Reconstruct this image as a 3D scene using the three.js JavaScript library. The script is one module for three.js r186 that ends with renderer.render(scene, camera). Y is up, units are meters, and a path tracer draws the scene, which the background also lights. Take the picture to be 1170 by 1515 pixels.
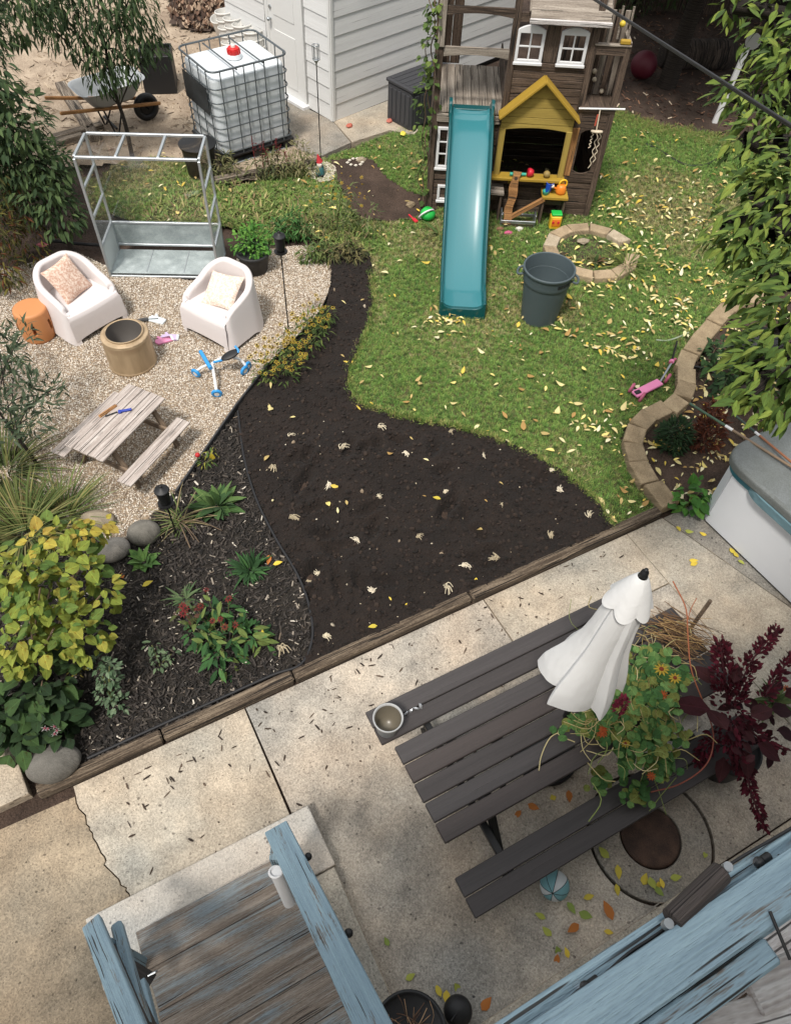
import * as THREE from 'three';
import { TextGeometry } from 'three/addons/geometries/TextGeometry.js';
import { FontLoader } from 'three/addons/loaders/FontLoader.js';
import { Brush, Evaluator, SUBTRACTION } from 'three-bvh-csg';
import { mergeGeometries, mergeVertices } from 'three/addons/utils/BufferGeometryUtils.js';

// ---------------------------------------------------------------- camera, sky, sun, exposure
const PHOTO = { w: 1170, h: 1515, f: 1110, nadir: [538, 1600], eye: 5.7 };   // focal length and plumb point read from the photograph
const scene = new THREE.Scene();
const camera = new THREE.PerspectiveCamera(2 * Math.atan(PHOTO.h / 2 / PHOTO.f) * 180 / Math.PI, PHOTO.w / PHOTO.h, 0.05, 300);
const V3 = (x, y, z) => new THREE.Vector3(x, y, z);
const camUp = V3(-(PHOTO.nadir[0] - PHOTO.w / 2), PHOTO.nadir[1] - PHOTO.h / 2, PHOTO.f).normalize();
const camFwd = V3(0, 0, -1).addScaledVector(camUp, camUp.z).normalize();
const camRight = V3().crossVectors(camFwd, camUp);
const toWorld = (v) => V3(v.dot(camRight), v.dot(camUp), -v.dot(camFwd));
camera.position.set(0, PHOTO.eye, 0);
camera.quaternion.setFromRotationMatrix(new THREE.Matrix4().makeBasis(toWorld(V3(1, 0, 0)), toWorld(V3(0, 1, 0)), toWorld(V3(0, 0, 1))));
scene.add(camera);

const SUN = V3(-0.2, 1.0, 0.5).normalize();
{ // bright overcast sky: a smooth veil of cloud, brighter towards the hidden sun
  const w = 256, h = 128, d = new Float32Array(w * h * 4);
  for (let j = 0; j < h; j++) for (let i = 0; i < w; i++) {
    const el = (j + 0.5) / h * Math.PI - Math.PI / 2, az = ((i + 0.5) / w - 0.5) * 2 * Math.PI;
    const v = V3(Math.cos(el) * Math.cos(az), Math.sin(el), Math.cos(el) * Math.sin(az));
    const up = Math.max(0, v.y), glow = Math.pow(Math.max(0, v.dot(SUN)), 5);
    const L = 0.4 + 0.3 * up + 0.55 * glow, o = (j * w + i) * 4;
    d[o] = L * (0.97 + 0.03 * glow); d[o + 1] = L * 0.99; d[o + 2] = L * (1.03 - 0.06 * glow); d[o + 3] = 1;
  }
  const t = new THREE.DataTexture(d, w, h, THREE.RGBAFormat, THREE.FloatType);
  t.mapping = THREE.EquirectangularReflectionMapping; t.magFilter = t.minFilter = THREE.LinearFilter; t.needsUpdate = true;
  scene.background = t; scene.environment = t;
}
const sun = new THREE.DirectionalLight(0xfff7ee, 2.4);
sun.position.copy(SUN).multiplyScalar(40).add(V3(0, 0, -7)); sun.target.position.set(0, 0, -7);
sun.castShadow = true; sun.shadow.radius = 16; sun.shadow.mapSize.set(2048, 2048);
Object.assign(sun.shadow.camera, { left: -16, right: 16, top: 16, bottom: -16, near: 1, far: 90 });
scene.add(sun, sun.target);
const renderer = new THREE.WebGLRenderer({ antialias: true });
renderer.toneMapping = THREE.LinearToneMapping; renderer.toneMappingExposure = 1.52;
renderer.shadowMap.enabled = true;

// ---------------------------------------------------------------- from a pixel of the photograph to a point at a known height, or on an upright plane or axis
function ray(px, py) { return toWorld(V3(px - PHOTO.w / 2, -(py - PHOTO.h / 2), -PHOTO.f)); }
function G(px, py, h = 0) { const r = ray(px, py), t = (h - PHOTO.eye) / r.y; return V3(r.x * t, h, r.z * t); }
function onZ(px, py, z) { const r = ray(px, py), t = z / r.z; return V3(r.x * t, PHOTO.eye + r.y * t, z); }
function axisH(g, px, py) { const r = ray(px, py); return PHOTO.eye + r.y * (g.x * r.x + g.z * r.z) / (r.x * r.x + r.z * r.z); }
const poly = (pts, h = 0) => pts.map(([x, y]) => { const g = G(x, y, h); return [g.x, g.z]; });

// ---------------------------------------------------------------- helpers
let seed = 7;
const rnd = () => { seed = (seed + 0x6d2b79f5) | 0; let t = Math.imul(seed ^ (seed >>> 15), 1 | seed); t = (t + Math.imul(t ^ (t >>> 7), 61 | t)) ^ t; return ((t ^ (t >>> 14)) >>> 0) / 4294967296; };
const rr = (a, b) => a + (b - a) * rnd(), ri = (n) => Math.floor(rnd() * n), pick = (a) => a[ri(a.length)];
const gauss = () => (rnd() + rnd() + rnd() - 1.5) * 1.15;
const clamp = (x, a = 0, b = 1) => Math.min(b, Math.max(a, x)), lerp = (a, b, t) => a + (b - a) * t;
const smooth = (a, b, x) => { const t = clamp((x - a) / (b - a)); return t * t * (3 - 2 * t); };
const hash = (x, y, s) => { let h = Math.imul(x, 374761393) + Math.imul(y, 668265263) + Math.imul(s, 974634777); h = Math.imul(h ^ (h >>> 13), 1274126177); return ((h ^ (h >>> 16)) >>> 0) / 4294967296; };
function vn(x, y, px = 4096, py = 4096, s = 1) { // periodic value noise
  const xi = Math.floor(x), yi = Math.floor(y), fx = x - xi, fy = y - yi, u = fx * fx * (3 - 2 * fx), v = fy * fy * (3 - 2 * fy);
  const m = (a, p) => ((a % p) + p) % p, x0 = m(xi, px), x1 = m(xi + 1, px), y0 = m(yi, py), y1 = m(yi + 1, py);
  return lerp(lerp(hash(x0, y0, s), hash(x1, y0, s), u), lerp(hash(x0, y1, s), hash(x1, y1, s), u), v);
}
function fbm(x, y, o = 4, px = 4096, py = 4096, s = 1) { let a = 0, w = 0.5, n = 0; for (let i = 0; i < o; i++) { a += w * vn(x, y, px, py, s + i); n += w; x *= 2; y *= 2; px *= 2; py *= 2; w *= 0.5; } return a / n; }
const rgb = (hex) => [(hex >> 16) & 255, (hex >> 8) & 255, hex & 255];
const mix3 = (a, b, t) => [lerp(a[0], b[0], t), lerp(a[1], b[1], t), lerp(a[2], b[2], t)];
function tex(w, h, fn, size, srgb = true) { // size: metres covered [u, v]
  const d = new Uint8Array(w * h * 4);
  for (let j = 0; j < h; j++) for (let i = 0; i < w; i++) { const c = fn(i / w, j / h, i, j), o = (j * w + i) * 4; d[o] = clamp(c[0], 0, 255); d[o + 1] = clamp(c[1], 0, 255); d[o + 2] = clamp(c[2], 0, 255); d[o + 3] = 255; }
  const t = new THREE.DataTexture(d, w, h); t.wrapS = t.wrapT = THREE.RepeatWrapping; t.magFilter = THREE.LinearFilter; t.minFilter = THREE.LinearMipmapLinearFilter; t.generateMipmaps = true;
  if (srgb) t.colorSpace = THREE.SRGBColorSpace;
  if (size) t.repeat.set(1 / size[0], 1 / size[1]);
  t.needsUpdate = true; return t;
}
const std = (color, roughness = 0.8, more = {}) => new THREE.MeshStandardMaterial({ color, roughness, ...more });
const DS = { side: THREE.DoubleSide };

// wood: u runs along the grain
function woodTex(base, dark, { s = 1, contrast = 1, paint = null, wear = 0.5, crack = 0.75, wearHi = 0.12, size = [1.3, 0.65] } = {}) {
  const B = rgb(base), D = rgb(dark), Pt = paint === null ? null : rgb(paint), N = 512;
  const bumps = new Float32Array(N * N);
  const map = tex(N, N, (u, v, i, j) => {
    const warp = fbm(u * 3, v * 6, 3, 3, 6, s + 9) * 0.05;
    const broad = fbm(u * 2, (v + warp) * 16, 3, 2, 16, s), fine = fbm(u * 6, (v + warp) * 120, 2, 6, 120, s + 3), speck = vn(u * 90, v * 256, 90, 256, s + 5);
    let g = 0.38 * broad + 0.42 * fine + 0.2 * speck;
    g = clamp((g - 0.5) * 2.2 * contrast + 0.5);
    let c = mix3(D, B, g);
    const cr = fbm(u * 3, (v + warp) * 64, 2, 3, 64, s + 21);
    const isCr = smooth(crack, crack + 0.05, cr);
    if (Pt) {
      const p = fbm(u * 5, (v + warp) * 10, 4, 5, 10, s + 31) * 0.62 + fine * 0.26 + speck * 0.12;
      const k = smooth(wear - wearHi, wear + wearHi, p);
      c = mix3(c, mix3(Pt, [Pt[0] * 0.8, Pt[1] * 0.82, Pt[2] * 0.85], 1 - g), k);
    }
    c = mix3(c, [D[0] * 0.4, D[1] * 0.4, D[2] * 0.4], isCr * 0.85);
    bumps[j * N + i] = g * 0.7 - isCr * 0.5 + 0.3;
    return c;
  }, size);
  const bump = tex(N, N, (u, v, i, j) => { const b = clamp(bumps[j * N + i]) * 255; return [b, b, b]; }, size, false);
  return { map, bump };
}
function wood(base, dark, o = {}, rough = 0.85, bumpScale = 0.004) { const t = woodTex(base, dark, o); return std(0xffffff, rough, { map: t.map, bumpMap: t.bump, bumpScale }); }

// chamfered box, uv in metres with u along the longest side
const boxCache = new Map();
function box(lx, ly, lz, b = 0.004, k = 0) {
  const key = [lx, ly, lz, b, k].map((v) => (+v).toFixed(4)).join();
  if (boxCache.has(key)) return boxCache.get(key);
  const h = [lx / 2, ly / 2, lz / 2]; b = Math.min(b, h[0] * 0.45, h[1] * 0.45, h[2] * 0.45);
  const pos = [], uv = [], L = [lx, ly, lz], ax = L.indexOf(Math.max(...L)), ou = hash(k, 3, 5) * 3.1, ov = hash(k, 7, 11) * 2.7;
  const put = (n, pts) => { // n: dominant axis for uv
    const o = [0, 1, 2].filter((a) => a !== n), ua = n === ax ? o[0] : ax, va = o.find((a) => a !== ua);
    for (const t of [[0, 1, 2], [0, 2, 3]]) { if (!pts[3] && t[2] === 3) continue; for (const q of t) { pos.push(...pts[q]); uv.push(pts[q][ua] + ou, pts[q][va] + ov + n * 0.37); } }
  };
  const face = (n, s) => { const [a, c] = [(n + 1) % 3, (n + 2) % 3], p = (x, y) => { const r = []; r[n] = s * h[n]; r[a] = x * (h[a] - b); r[c] = y * (h[c] - b); return r; }; const q = [p(-1, -1), p(1, -1), p(1, 1), p(-1, 1)]; put(n, s > 0 ? q : q.reverse()); };
  for (let n = 0; n < 3; n++) for (const s of [-1, 1]) face(n, s);
  for (let n = 0; n < 3; n++) { const a = (n + 1) % 3, c = (n + 2) % 3; for (const sa of [-1, 1]) for (const sc of [-1, 1]) {
    const p = (which, e) => { const r = []; r[n] = e * (h[n] - b); r[a] = sa * (which ? h[a] - b : h[a]); r[c] = sc * (which ? h[c] : h[c] - b); return r; };
    const q = [p(0, -1), p(0, 1), p(1, 1), p(1, -1)]; put(a, sa * sc > 0 ? q.reverse() : q);
  } }
  for (const x of [-1, 1]) for (const y of [-1, 1]) for (const z of [-1, 1]) {
    const q = [[x * h[0], y * (h[1] - b), z * (h[2] - b)], [x * (h[0] - b), y * h[1], z * (h[2] - b)], [x * (h[0] - b), y * (h[1] - b), z * h[2]]];
    put(0, x * y * z > 0 ? q : [q[0], q[2], q[1]]);
  }
  const g = new THREE.BufferGeometry(); g.setAttribute('position', new THREE.Float32BufferAttribute(pos, 3)); g.setAttribute('uv', new THREE.Float32BufferAttribute(uv, 2)); g.computeVertexNormals();
  boxCache.set(key, g); return g;
}
const names = {};
function numbered(n) { names[n] = (names[n] ?? -1) + 1; return names[n] ? n + '_' + String(names[n]).padStart(3, '0') : n; }
function tag(o, label, category, group, kind) { o.userData = { ...o.userData, ...(label && { label }), ...(category && { category }), ...(group && { group }), ...(kind && { kind }) }; return o; }
function thing(name, label, category, pos = V3(0, 0, 0), turn = 0, group) { const o = new THREE.Group(); o.name = numbered(name); o.position.copy(pos); o.rotation.y = turn; scene.add(o); return tag(o, label, category, group); }
function shade(o) { o.castShadow = o.receiveShadow = true; return o; }
function part(name, geo, mat, parent, pos, rot) { const m = shade(new THREE.Mesh(geo, mat)); m.name = name; if (pos) m.position.set(...(pos.isVector3 ? pos.toArray() : pos)); if (rot) m.rotation.set(...rot); parent.add(m); return m; }
function solo(name, geo, mat, label, category, group, pos, rot) { return tag(part(numbered(name), geo, mat, scene, pos, rot), label, category, group); }
function struct(name, geo, mat, pos) { return tag(part(numbered(name), geo, mat, scene, pos), null, null, null, 'structure'); }
function dup(o, pos, turn, label, group) { const c = o.clone(); c.name = numbered(o.name.replace(/_\d\d\d$/, '')); c.userData = { ...o.userData }; if (pos) c.position.copy(pos); if (turn !== undefined) c.rotation.y = turn; if (label) c.userData.label = label; if (group) c.userData.group = group; scene.add(c); return c; }
function basis(x, y, z) { return new THREE.Quaternion().setFromRotationMatrix(new THREE.Matrix4().makeBasis(x, y, z)); }
const UP = V3(0, 1, 0);
// a beam from a to b: w across, t in the direction of up
function beam(name, parent, mat, a, b, w, t, { up = UP, bev = 0.004, k = 0, ext = 0 } = {}) {
  const d = V3().subVectors(b, a), L = d.length() + ext; d.normalize();
  let z = V3().crossVectors(d, up); if (z.length() < 0.01) z = V3().crossVectors(d, V3(0, 0, 1)); z.normalize();
  const m = part(name, box(L, t, w, bev, k), mat, parent); m.position.addVectors(a, b).multiplyScalar(0.5); m.quaternion.copy(basis(d, V3().crossVectors(z, d), z)); return m;
}
const tube = (pts, r, seg = 6, n) => new THREE.TubeGeometry(new THREE.CatmullRomCurve3(pts), n ?? pts.length * 4, r, seg);
const lathe = (pts, seg = 32) => new THREE.LatheGeometry(pts.map(([x, y]) => new THREE.Vector2(x, y)), seg);
const cyl = (r0, r1, h, seg = 20, open = false) => new THREE.CylinderGeometry(r0, r1, h, seg, 1, open);
function rod(name, parent, mat, a, b, r, seg = 8) { const d = V3().subVectors(b, a), m = part(name, cyl(r, r, d.length(), seg), mat, parent); m.position.addVectors(a, b).multiplyScalar(0.5); m.quaternion.setFromUnitVectors(UP, d.normalize()); return m; }
function rodGeo(a, b, r0, r1 = r0, seg = 6) { const d = V3().subVectors(b, a), g = cyl(r1, r0, d.length(), seg); g.applyQuaternion(new THREE.Quaternion().setFromUnitVectors(UP, d.clone().normalize())); const c = V3().addVectors(a, b).multiplyScalar(0.5); return g.translate(c.x, c.y, c.z); }
function inside(p, x, z) { let r = false; for (let i = 0, j = p.length - 1; i < p.length; j = i++) if ((p[i][1] > z) !== (p[j][1] > z) && x < (p[j][0] - p[i][0]) * (z - p[i][1]) / (p[j][1] - p[i][1]) + p[i][0]) r = !r; return r; }
const bounds = (p) => [Math.min(...p.map((q) => q[0])), Math.max(...p.map((q) => q[0])), Math.min(...p.map((q) => q[1])), Math.max(...p.map((q) => q[1]))];
function spline(pts, n = 6, closed = false) { const c = new THREE.CatmullRomCurve3(pts.map(([x, z]) => V3(x, 0, z)), closed, 'centripetal'); return c.getPoints(pts.length * n).map((v) => [v.x, v.z]); }
// flat polygon sheet, uv in metres
function sheet(p, y) { const s = new THREE.Shape(p.map(([x, z]) => new THREE.Vector2(x, -z))), g = new THREE.ShapeGeometry(s); g.rotateX(-Math.PI / 2); g.translate(0, y, 0); const a = g.attributes.position, u = g.attributes.uv; for (let i = 0; i < a.count; i++) u.setXY(i, a.getX(i), a.getZ(i)); return g; }
// polygon slab with chamfered top edge
function slab(p, y0, y1, bev = 0.008) { const s = new THREE.Shape(p.map(([x, z]) => new THREE.Vector2(x, -z))), g = new THREE.ExtrudeGeometry(s, { depth: y1 - y0 - bev, bevelEnabled: true, bevelSize: bev, bevelOffset: -bev, bevelThickness: bev, bevelSegments: 2, steps: 1 }); g.rotateX(-Math.PI / 2); g.translate(0, y0, 0); const a = g.attributes.position, u = g.attributes.uv, n = g.attributes.normal; for (let i = 0; i < a.count; i++) Math.abs(n.getY(i)) > 0.5 ? u.setXY(i, a.getX(i), a.getZ(i)) : u.setXY(i, a.getX(i) + a.getZ(i), a.getY(i)); return g; }
// relief sheet: a grid cut to a polygon, lifted by fn(x, z)
function relief(p, step, fn) {
  const [x0, x1, z0, z1] = bounds(p), nx = Math.ceil((x1 - x0) / step), nz = Math.ceil((z1 - z0) / step), pos = [], uv = [], idx = [], id = new Map();
  const vert = (i, j) => { const k = j * (nx + 2) + i; if (!id.has(k)) { const x = x0 + i * step, z = z0 + j * step; id.set(k, pos.length / 3); pos.push(x, fn(x, z), z); uv.push(x, z); } return id.get(k); };
  for (let j = 0; j < nz; j++) for (let i = 0; i < nx; i++) if (inside(p, x0 + (i + 0.5) * step, z0 + (j + 0.5) * step)) { const a = vert(i, j), b = vert(i + 1, j), c = vert(i + 1, j + 1), d = vert(i, j + 1); idx.push(a, d, b, b, d, c); }
  const g = new THREE.BufferGeometry(); g.setAttribute('position', new THREE.Float32BufferAttribute(pos, 3)); g.setAttribute('uv', new THREE.Float32BufferAttribute(uv, 2)); g.setIndex(idx); g.computeVertexNormals(); return g;
}
function scatter(p, n, fn) { const [x0, x1, z0, z1] = bounds(p); let k = 0; for (let i = 0; i < n * 12 && k < n; i++) { const x = rr(x0, x1), z = rr(z0, z1); if (inside(p, x, z) && fn(x, z) !== false) k++; } }
const eul = (x, y, z) => new THREE.Quaternion().setFromEuler(new THREE.Euler(x, y, z));
const col = new THREE.Color();
// items: { p, q, s, c } -> one InstancedMesh that reads as stuff
function stuff(name, geo, mat, items, label, category, parent = scene) {
  const m = shade(new THREE.InstancedMesh(geo, mat, items.length)), M = new THREE.Matrix4(), S = V3();
  items.forEach((t, i) => { typeof t.s === 'number' ? S.set(t.s, t.s, t.s) : S.copy(t.s); m.setMatrixAt(i, M.compose(t.p, t.q, S)); m.setColorAt(i, t.c ?? col.set(0xffffff)); });
  m.name = parent === scene ? numbered(name) : name; parent.add(m); return tag(m, label, category, null, 'stuff');
}
const hue = (hexes, dv = 0.12) => { const c = new THREE.Color(pick(hexes)); return c.multiplyScalar(1 + rr(-dv, dv)); };
// a leaf: base at the origin, pointing to +y, face to +z
function leafGeo(len, wid, { rows = 4, fold = 0.12, droop = 0.15, belly = 0.42, tip = 1 } = {}) {
  const pos = [], uv = [], idx = [];
  for (let i = 0; i <= rows; i++) {
    const t = i / rows, w = wid / 2 * (i === 0 ? 0.06 : i === rows ? 0.0 : Math.pow(Math.sin(Math.PI * Math.pow(t, Math.log(0.5) / Math.log(belly))), tip));
    const z = -droop * len * t * t;
    pos.push(-w, t * len, z + fold * w, 0, t * len, z, w, t * len, z + fold * w); uv.push(0.5 - w / wid, t, 0.5, t, 0.5 + w / wid, t);
    if (i) { const a = (i - 1) * 3; idx.push(a, a + 1, a + 3, a + 1, a + 4, a + 3, a + 1, a + 2, a + 4, a + 2, a + 5, a + 4); }
  }
  const g = new THREE.BufferGeometry(); g.setAttribute('position', new THREE.Float32BufferAttribute(pos, 3)); g.setAttribute('uv', new THREE.Float32BufferAttribute(uv, 2)); g.setIndex(idx); g.computeVertexNormals(); return g;
}
function aim(dir, up = UP) { const y = dir.clone().normalize(); let x = V3().crossVectors(y, up); if (x.length() < 0.05) x = V3(1, 0, 0); x.normalize(); return basis(x, y, V3().crossVectors(x, y)); }
// leaves of a plant: the largest in view are parts of their own, the rest one mass
function foliage(root, items, geos, mats, nParts, name = 'leaf', mass = 'foliage') {
  const o = root.position, d = (t) => t.p.distanceTo(V3(-o.x, PHOTO.eye - o.y, -o.z)) / (typeof t.s === 'number' ? t.s : t.s.y);
  const list = items.map((t) => [d(t), t]).sort((a, b) => a[0] - b[0]).map((t) => t[1]);
  for (const t of list.slice(0, nParts)) { const m = part(name, geos[t.g ?? 0], mats[t.m ?? 0], root, t.p); m.quaternion.copy(t.q); typeof t.s === 'number' ? m.scale.setScalar(t.s) : m.scale.copy(t.s); }
  const rest = list.slice(nParts);
  geos.forEach((geo, gi) => { const r = rest.filter((t) => (t.g ?? 0) === gi); if (!r.length) return;
    const white = mats[0].clone(); white.color.set(0xffffff); stuff(mass, geo, white, r.map((t) => ({ ...t, c: mats[t.m ?? 0].color.clone().multiplyScalar(rr(0.85, 1.15)) })), null, null, root); });
}
const veinTex = tex(128, 128, (u, v) => { // midrib, side veins and small blemishes; u across, v along the leaf
  const x = Math.abs(u - 0.5) * 2, rib = 1 - smooth(0.0, 0.07, x), side = Math.pow(Math.abs(Math.sin((v * 9 - x * 1.6) * Math.PI)), 14) * 0.5, spot = smooth(0.66, 0.8, fbm(u * 7, v * 7, 3, 7, 7, 301)), tone = fbm(u * 3, v * 3, 3, 3, 3, 305);
  const k = 205 + 40 * (tone - 0.5) + 45 * rib + 26 * side; return [k - 20 * spot, k - 45 * spot, k - 70 * spot]; });
const leafMat = (hex, rough = 0.6) => new THREE.MeshPhysicalMaterial({ map: veinTex, color: new THREE.Color(hex).offsetHSL(0, -0.07, 0.015), roughness: rough, transmission: 0.25, thickness: 0, side: THREE.DoubleSide, specularIntensity: 0.4 });

// ---------------------------------------------------------------- materials
const noiseBump = (s, f, size, o = 4) => tex(512, 512, (u, v) => { const b = fbm(u * f, v * f, o, f, f, s) * 255; return [b, b, b]; }, size, false);
function concreteMat(seedN, base, spread, rough = 0.92) {
  const B = rgb(base), N = 1024, spots = new Float32Array(N * N), r0 = seed; seed = 1000 + seedN;
  const stamp = (n, lo, hi, val) => { for (let k = 0; k < n; k++) { const cx = rnd() * N, cy = rnd() * N, r = rr(lo, hi), e = rr(0.6, 1.4), v = val * rr(0.4, 1); for (let y = -Math.ceil(r * 1.5); y <= r * 1.5; y++) for (let x = -Math.ceil(r * 1.5); x <= r * 1.5; x++) if (x * x * e + y * y / e < r * r) spots[((Math.floor(cy + y) + N) % N) * N + ((Math.floor(cx + x) + N) % N)] += v; } };
  stamp(14000, 0.7, 2.0, 22); stamp(13000, 0.7, 2.0, -30); stamp(700, 2, 3.2, -26); stamp(120, 2.5, 6, -60); stamp(260, 2, 4, 20);
  seed = r0;
  const bump = new Float32Array(N * N);
  const map = tex(N, N, (u, v, i, j) => {
    const big = fbm(u * 3, v * 3, 4, 3, 3, seedN) - 0.5, mid = fbm(u * 14, v * 14, 3, 14, 14, seedN + 7) - 0.5, fine = fbm(u * 180, v * 180, 2, 180, 180, seedN + 13) - 0.5;
    const stain = smooth(0.56, 0.74, fbm(u * 4, v * 4, 5, 4, 4, seedN + 40)) * -13 + smooth(0.6, 0.7, fbm(u * 3, v * 3, 5, 3, 3, seedN + 60)) * 12;
    const k = 1 + spread * (big * 0.55 + mid * 0.55 + fine * 0.9) , s = spots[j * N + i] + stain;
    bump[j * N + i] = 0.5 + fine * 0.8 + s * 0.006;
    const warm = 1 + big * 0.12;
    return [B[0] * k * warm + s, B[1] * k + s * 0.97, B[2] * k / warm + s * 0.9];
  }, [1.7, 1.7]);
  const bm = tex(N, N, (u, v, i, j) => { const b = clamp(bump[j * N + i]) * 255; return [b, b, b]; }, [1.7, 1.7], false);
  return std(0xffffff, rough, { map, bumpMap: bm, bumpScale: 0.006 });
}
const tint = (m, hex) => { const c = m.clone(); c.color.set(hex); return c; };
const M = {};
M.conc = concreteMat(11, 0xa69c8c, 0.34);
M.concGrey = concreteMat(57, 0x8b857b, 0.4);
M.concMid = concreteMat(31, 0x9f978b, 0.38); M.concStep = concreteMat(73, 0xb7b2a9, 0.2);
M.concPale = tint(M.conc, 0xfffaf0);
M.concBrown = tint(M.conc, 0xe6dccf);
M.play = wood(0x6b5b4e, 0x33281f, { s: 3, contrast: 1.2, crack: 0.72 });
M.deck = wood(0xa39a8e, 0x6d6358, { s: 17, contrast: 1.1, crack: 0.74 });
M.timber = wood(0x9a8f80, 0x50463c, { s: 23, contrast: 1.5, crack: 0.66 }, 0.95, 0.008);
M.kid = wood(0xc9c1ba, 0x8d8078, { s: 29, contrast: 0.9, crack: 0.74, size: [1, 0.4] });
M.kidLeg = wood(0x8d7a66, 0x54463a, { s: 31 });
M.compo = wood(0x484444, 0x353232, { s: 37, contrast: 0.7, crack: 0.9, size: [2, 0.5] }, 0.62, 0.0015);
M.blue = wood(0x8b8680, 0x4c4640, { s: 41, contrast: 0.9, paint: 0x869ea9, wear: 0.31, wearHi: 0.07, crack: 0.77, size: [1.4, 0.4] }, 0.75, 0.004);
M.blueWorn = wood(0x958a7e, 0x655a50, { s: 43, contrast: 1.1, paint: 0x889295, wear: 0.56, wearHi: 0.18, crack: 0.8, size: [1.3, 0.5] }, 0.85, 0.006);
M.blueLog = wood(0x4a4340, 0x2a2523, { s: 47, contrast: 1.4, crack: 0.72 }, 0.75, 0.004);
M.whiteWood = wood(0xd6d4d2, 0xa49c98, { s: 53, contrast: 1.2, crack: 0.74 });
M.yellowWood = wood(0xb39c4e, 0x8f7a3a, { s: 59, contrast: 0.7, crack: 0.85 }, 0.75, 0.002);
M.yellowTrim = tint(M.yellowWood, 0xfff0a8);
M.orangeWood = wood(0xb98a58, 0x7d5732, { s: 61, contrast: 1.1 });
M.bark = wood(0x5c5148, 0x2c251f, { s: 67, contrast: 1.5, crack: 0.62, size: [0.5, 0.3] }, 0.95, 0.01);
M.whitePaint = std(0xd9dadb, 0.6, { bumpMap: noiseBump(5, 20, [0.4, 0.4]), bumpScale: 0.001 });
M.siding = wood(0xdfe0df, 0xcdcecd, { s: 71, contrast: 0.8, crack: 0.86, size: [2.4, 0.6] }, 0.6, 0.002);
M.trim = std(0xd5d6d4, 0.6);
M.black = std(0x17181a, 0.55);
M.blackMetal = std(0x1b1b1c, 0.45, { metalness: 0.3 });
M.cage = std(0x5f666a, 0.45, { metalness: 0.5 });
M.steel = std(0xaab0b4, 0.38, { metalness: 0.85, bumpMap: noiseBump(8, 30, [0.3, 0.3]), bumpScale: 0.0006 });
M.alu = std(0xb9bfc2, 0.42, { metalness: 0.7 });
M.glass = new THREE.MeshPhysicalMaterial({ color: 0xffffff, roughness: 0.03, transmission: 1, thickness: 0, ior: 1.45 });
M.poly = new THREE.MeshPhysicalMaterial({ color: 0xdfe6e6, roughness: 0.45, transmission: 0.55, thickness: 0 });
const soilTex = (s, a, b, size = [1.1, 1.1], f = 6) => tex(512, 512, (u, v) => { const k = 0.6 * fbm(u * f, v * f, 5, f, f, s) + 0.4 * vn(u * 200, v * 200, 200, 200, s + 9); return mix3(rgb(a), rgb(b), clamp((k - 0.5) * 1.8 + 0.5)); }, size);
M.soil = std(0xffffff, 1, { map: soilTex(81, 0x140f0c, 0x261d17), bumpMap: noiseBump(82, 40, [0.7, 0.7], 5), bumpScale: 0.02 });
M.dirt = std(0xffffff, 1, { map: soilTex(83, 0x7a6a5a, 0xb5a590), bumpMap: noiseBump(84, 30, [0.9, 0.9], 5), bumpScale: 0.015 });
M.brownSoil = std(0xffffff, 1, { map: soilTex(85, 0x2e231b, 0x54443a), bumpMap: noiseBump(86, 34, [0.7, 0.7], 5), bumpScale: 0.02 });
M.turf = std(0xffffff, 1, { map: soilTex(87, 0x3a3f20, 0x6a6840, [0.9, 0.9], 10), bumpMap: noiseBump(88, 50, [0.8, 0.8]), bumpScale: 0.02 });
M.gravelBed = std(0xffffff, 1, { map: soilTex(89, 0x6f5f4e, 0xb3a189, [0.8, 0.8], 24), bumpMap: noiseBump(90, 60, [0.8, 0.8]), bumpScale: 0.012 });
M.mulchBed = std(0xffffff, 1, { map: soilTex(91, 0x15120f, 0x35302a, [0.8, 0.8], 12) });
M.stone = std(0xffffff, 0.9, { map: tex(512, 512, (u, v) => { const k = 0.5 * fbm(u * 5, v * 5, 5, 5, 5, 93) + 0.5 * vn(u * 220, v * 220, 220, 220, 94); return mix3(rgb(0x6e6a63), rgb(0xa6a097), clamp((k - 0.5) * 1.7 + 0.5)); }, [0.5, 0.5]), bumpMap: noiseBump(95, 40, [0.5, 0.5]), bumpScale: 0.004 });
M.blockStone = std(0xffffff, 0.95, { map: tex(512, 512, (u, v) => { const k = 0.5 * fbm(u * 6, v * 6, 5, 6, 6, 96) + 0.5 * vn(u * 160, v * 160, 160, 160, 97); return mix3(rgb(0x8a7d69), rgb(0xcdbfa6), clamp((k - 0.5) * 1.6 + 0.5)); }, [0.5, 0.5]), bumpMap: noiseBump(98, 50, [0.5, 0.5]), bumpScale: 0.008 });

// ---------------------------------------------------------------- the ground
{ const g = new THREE.PlaneGeometry(140, 140, 1, 1); g.rotateX(-Math.PI / 2); const u = g.attributes.uv; for (let i = 0; i < u.count; i++) u.setXY(i, u.getX(i) * 140, u.getY(i) * 140); struct('ground', g, M.brownSoil, [0, -0.05, -10]); }

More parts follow.
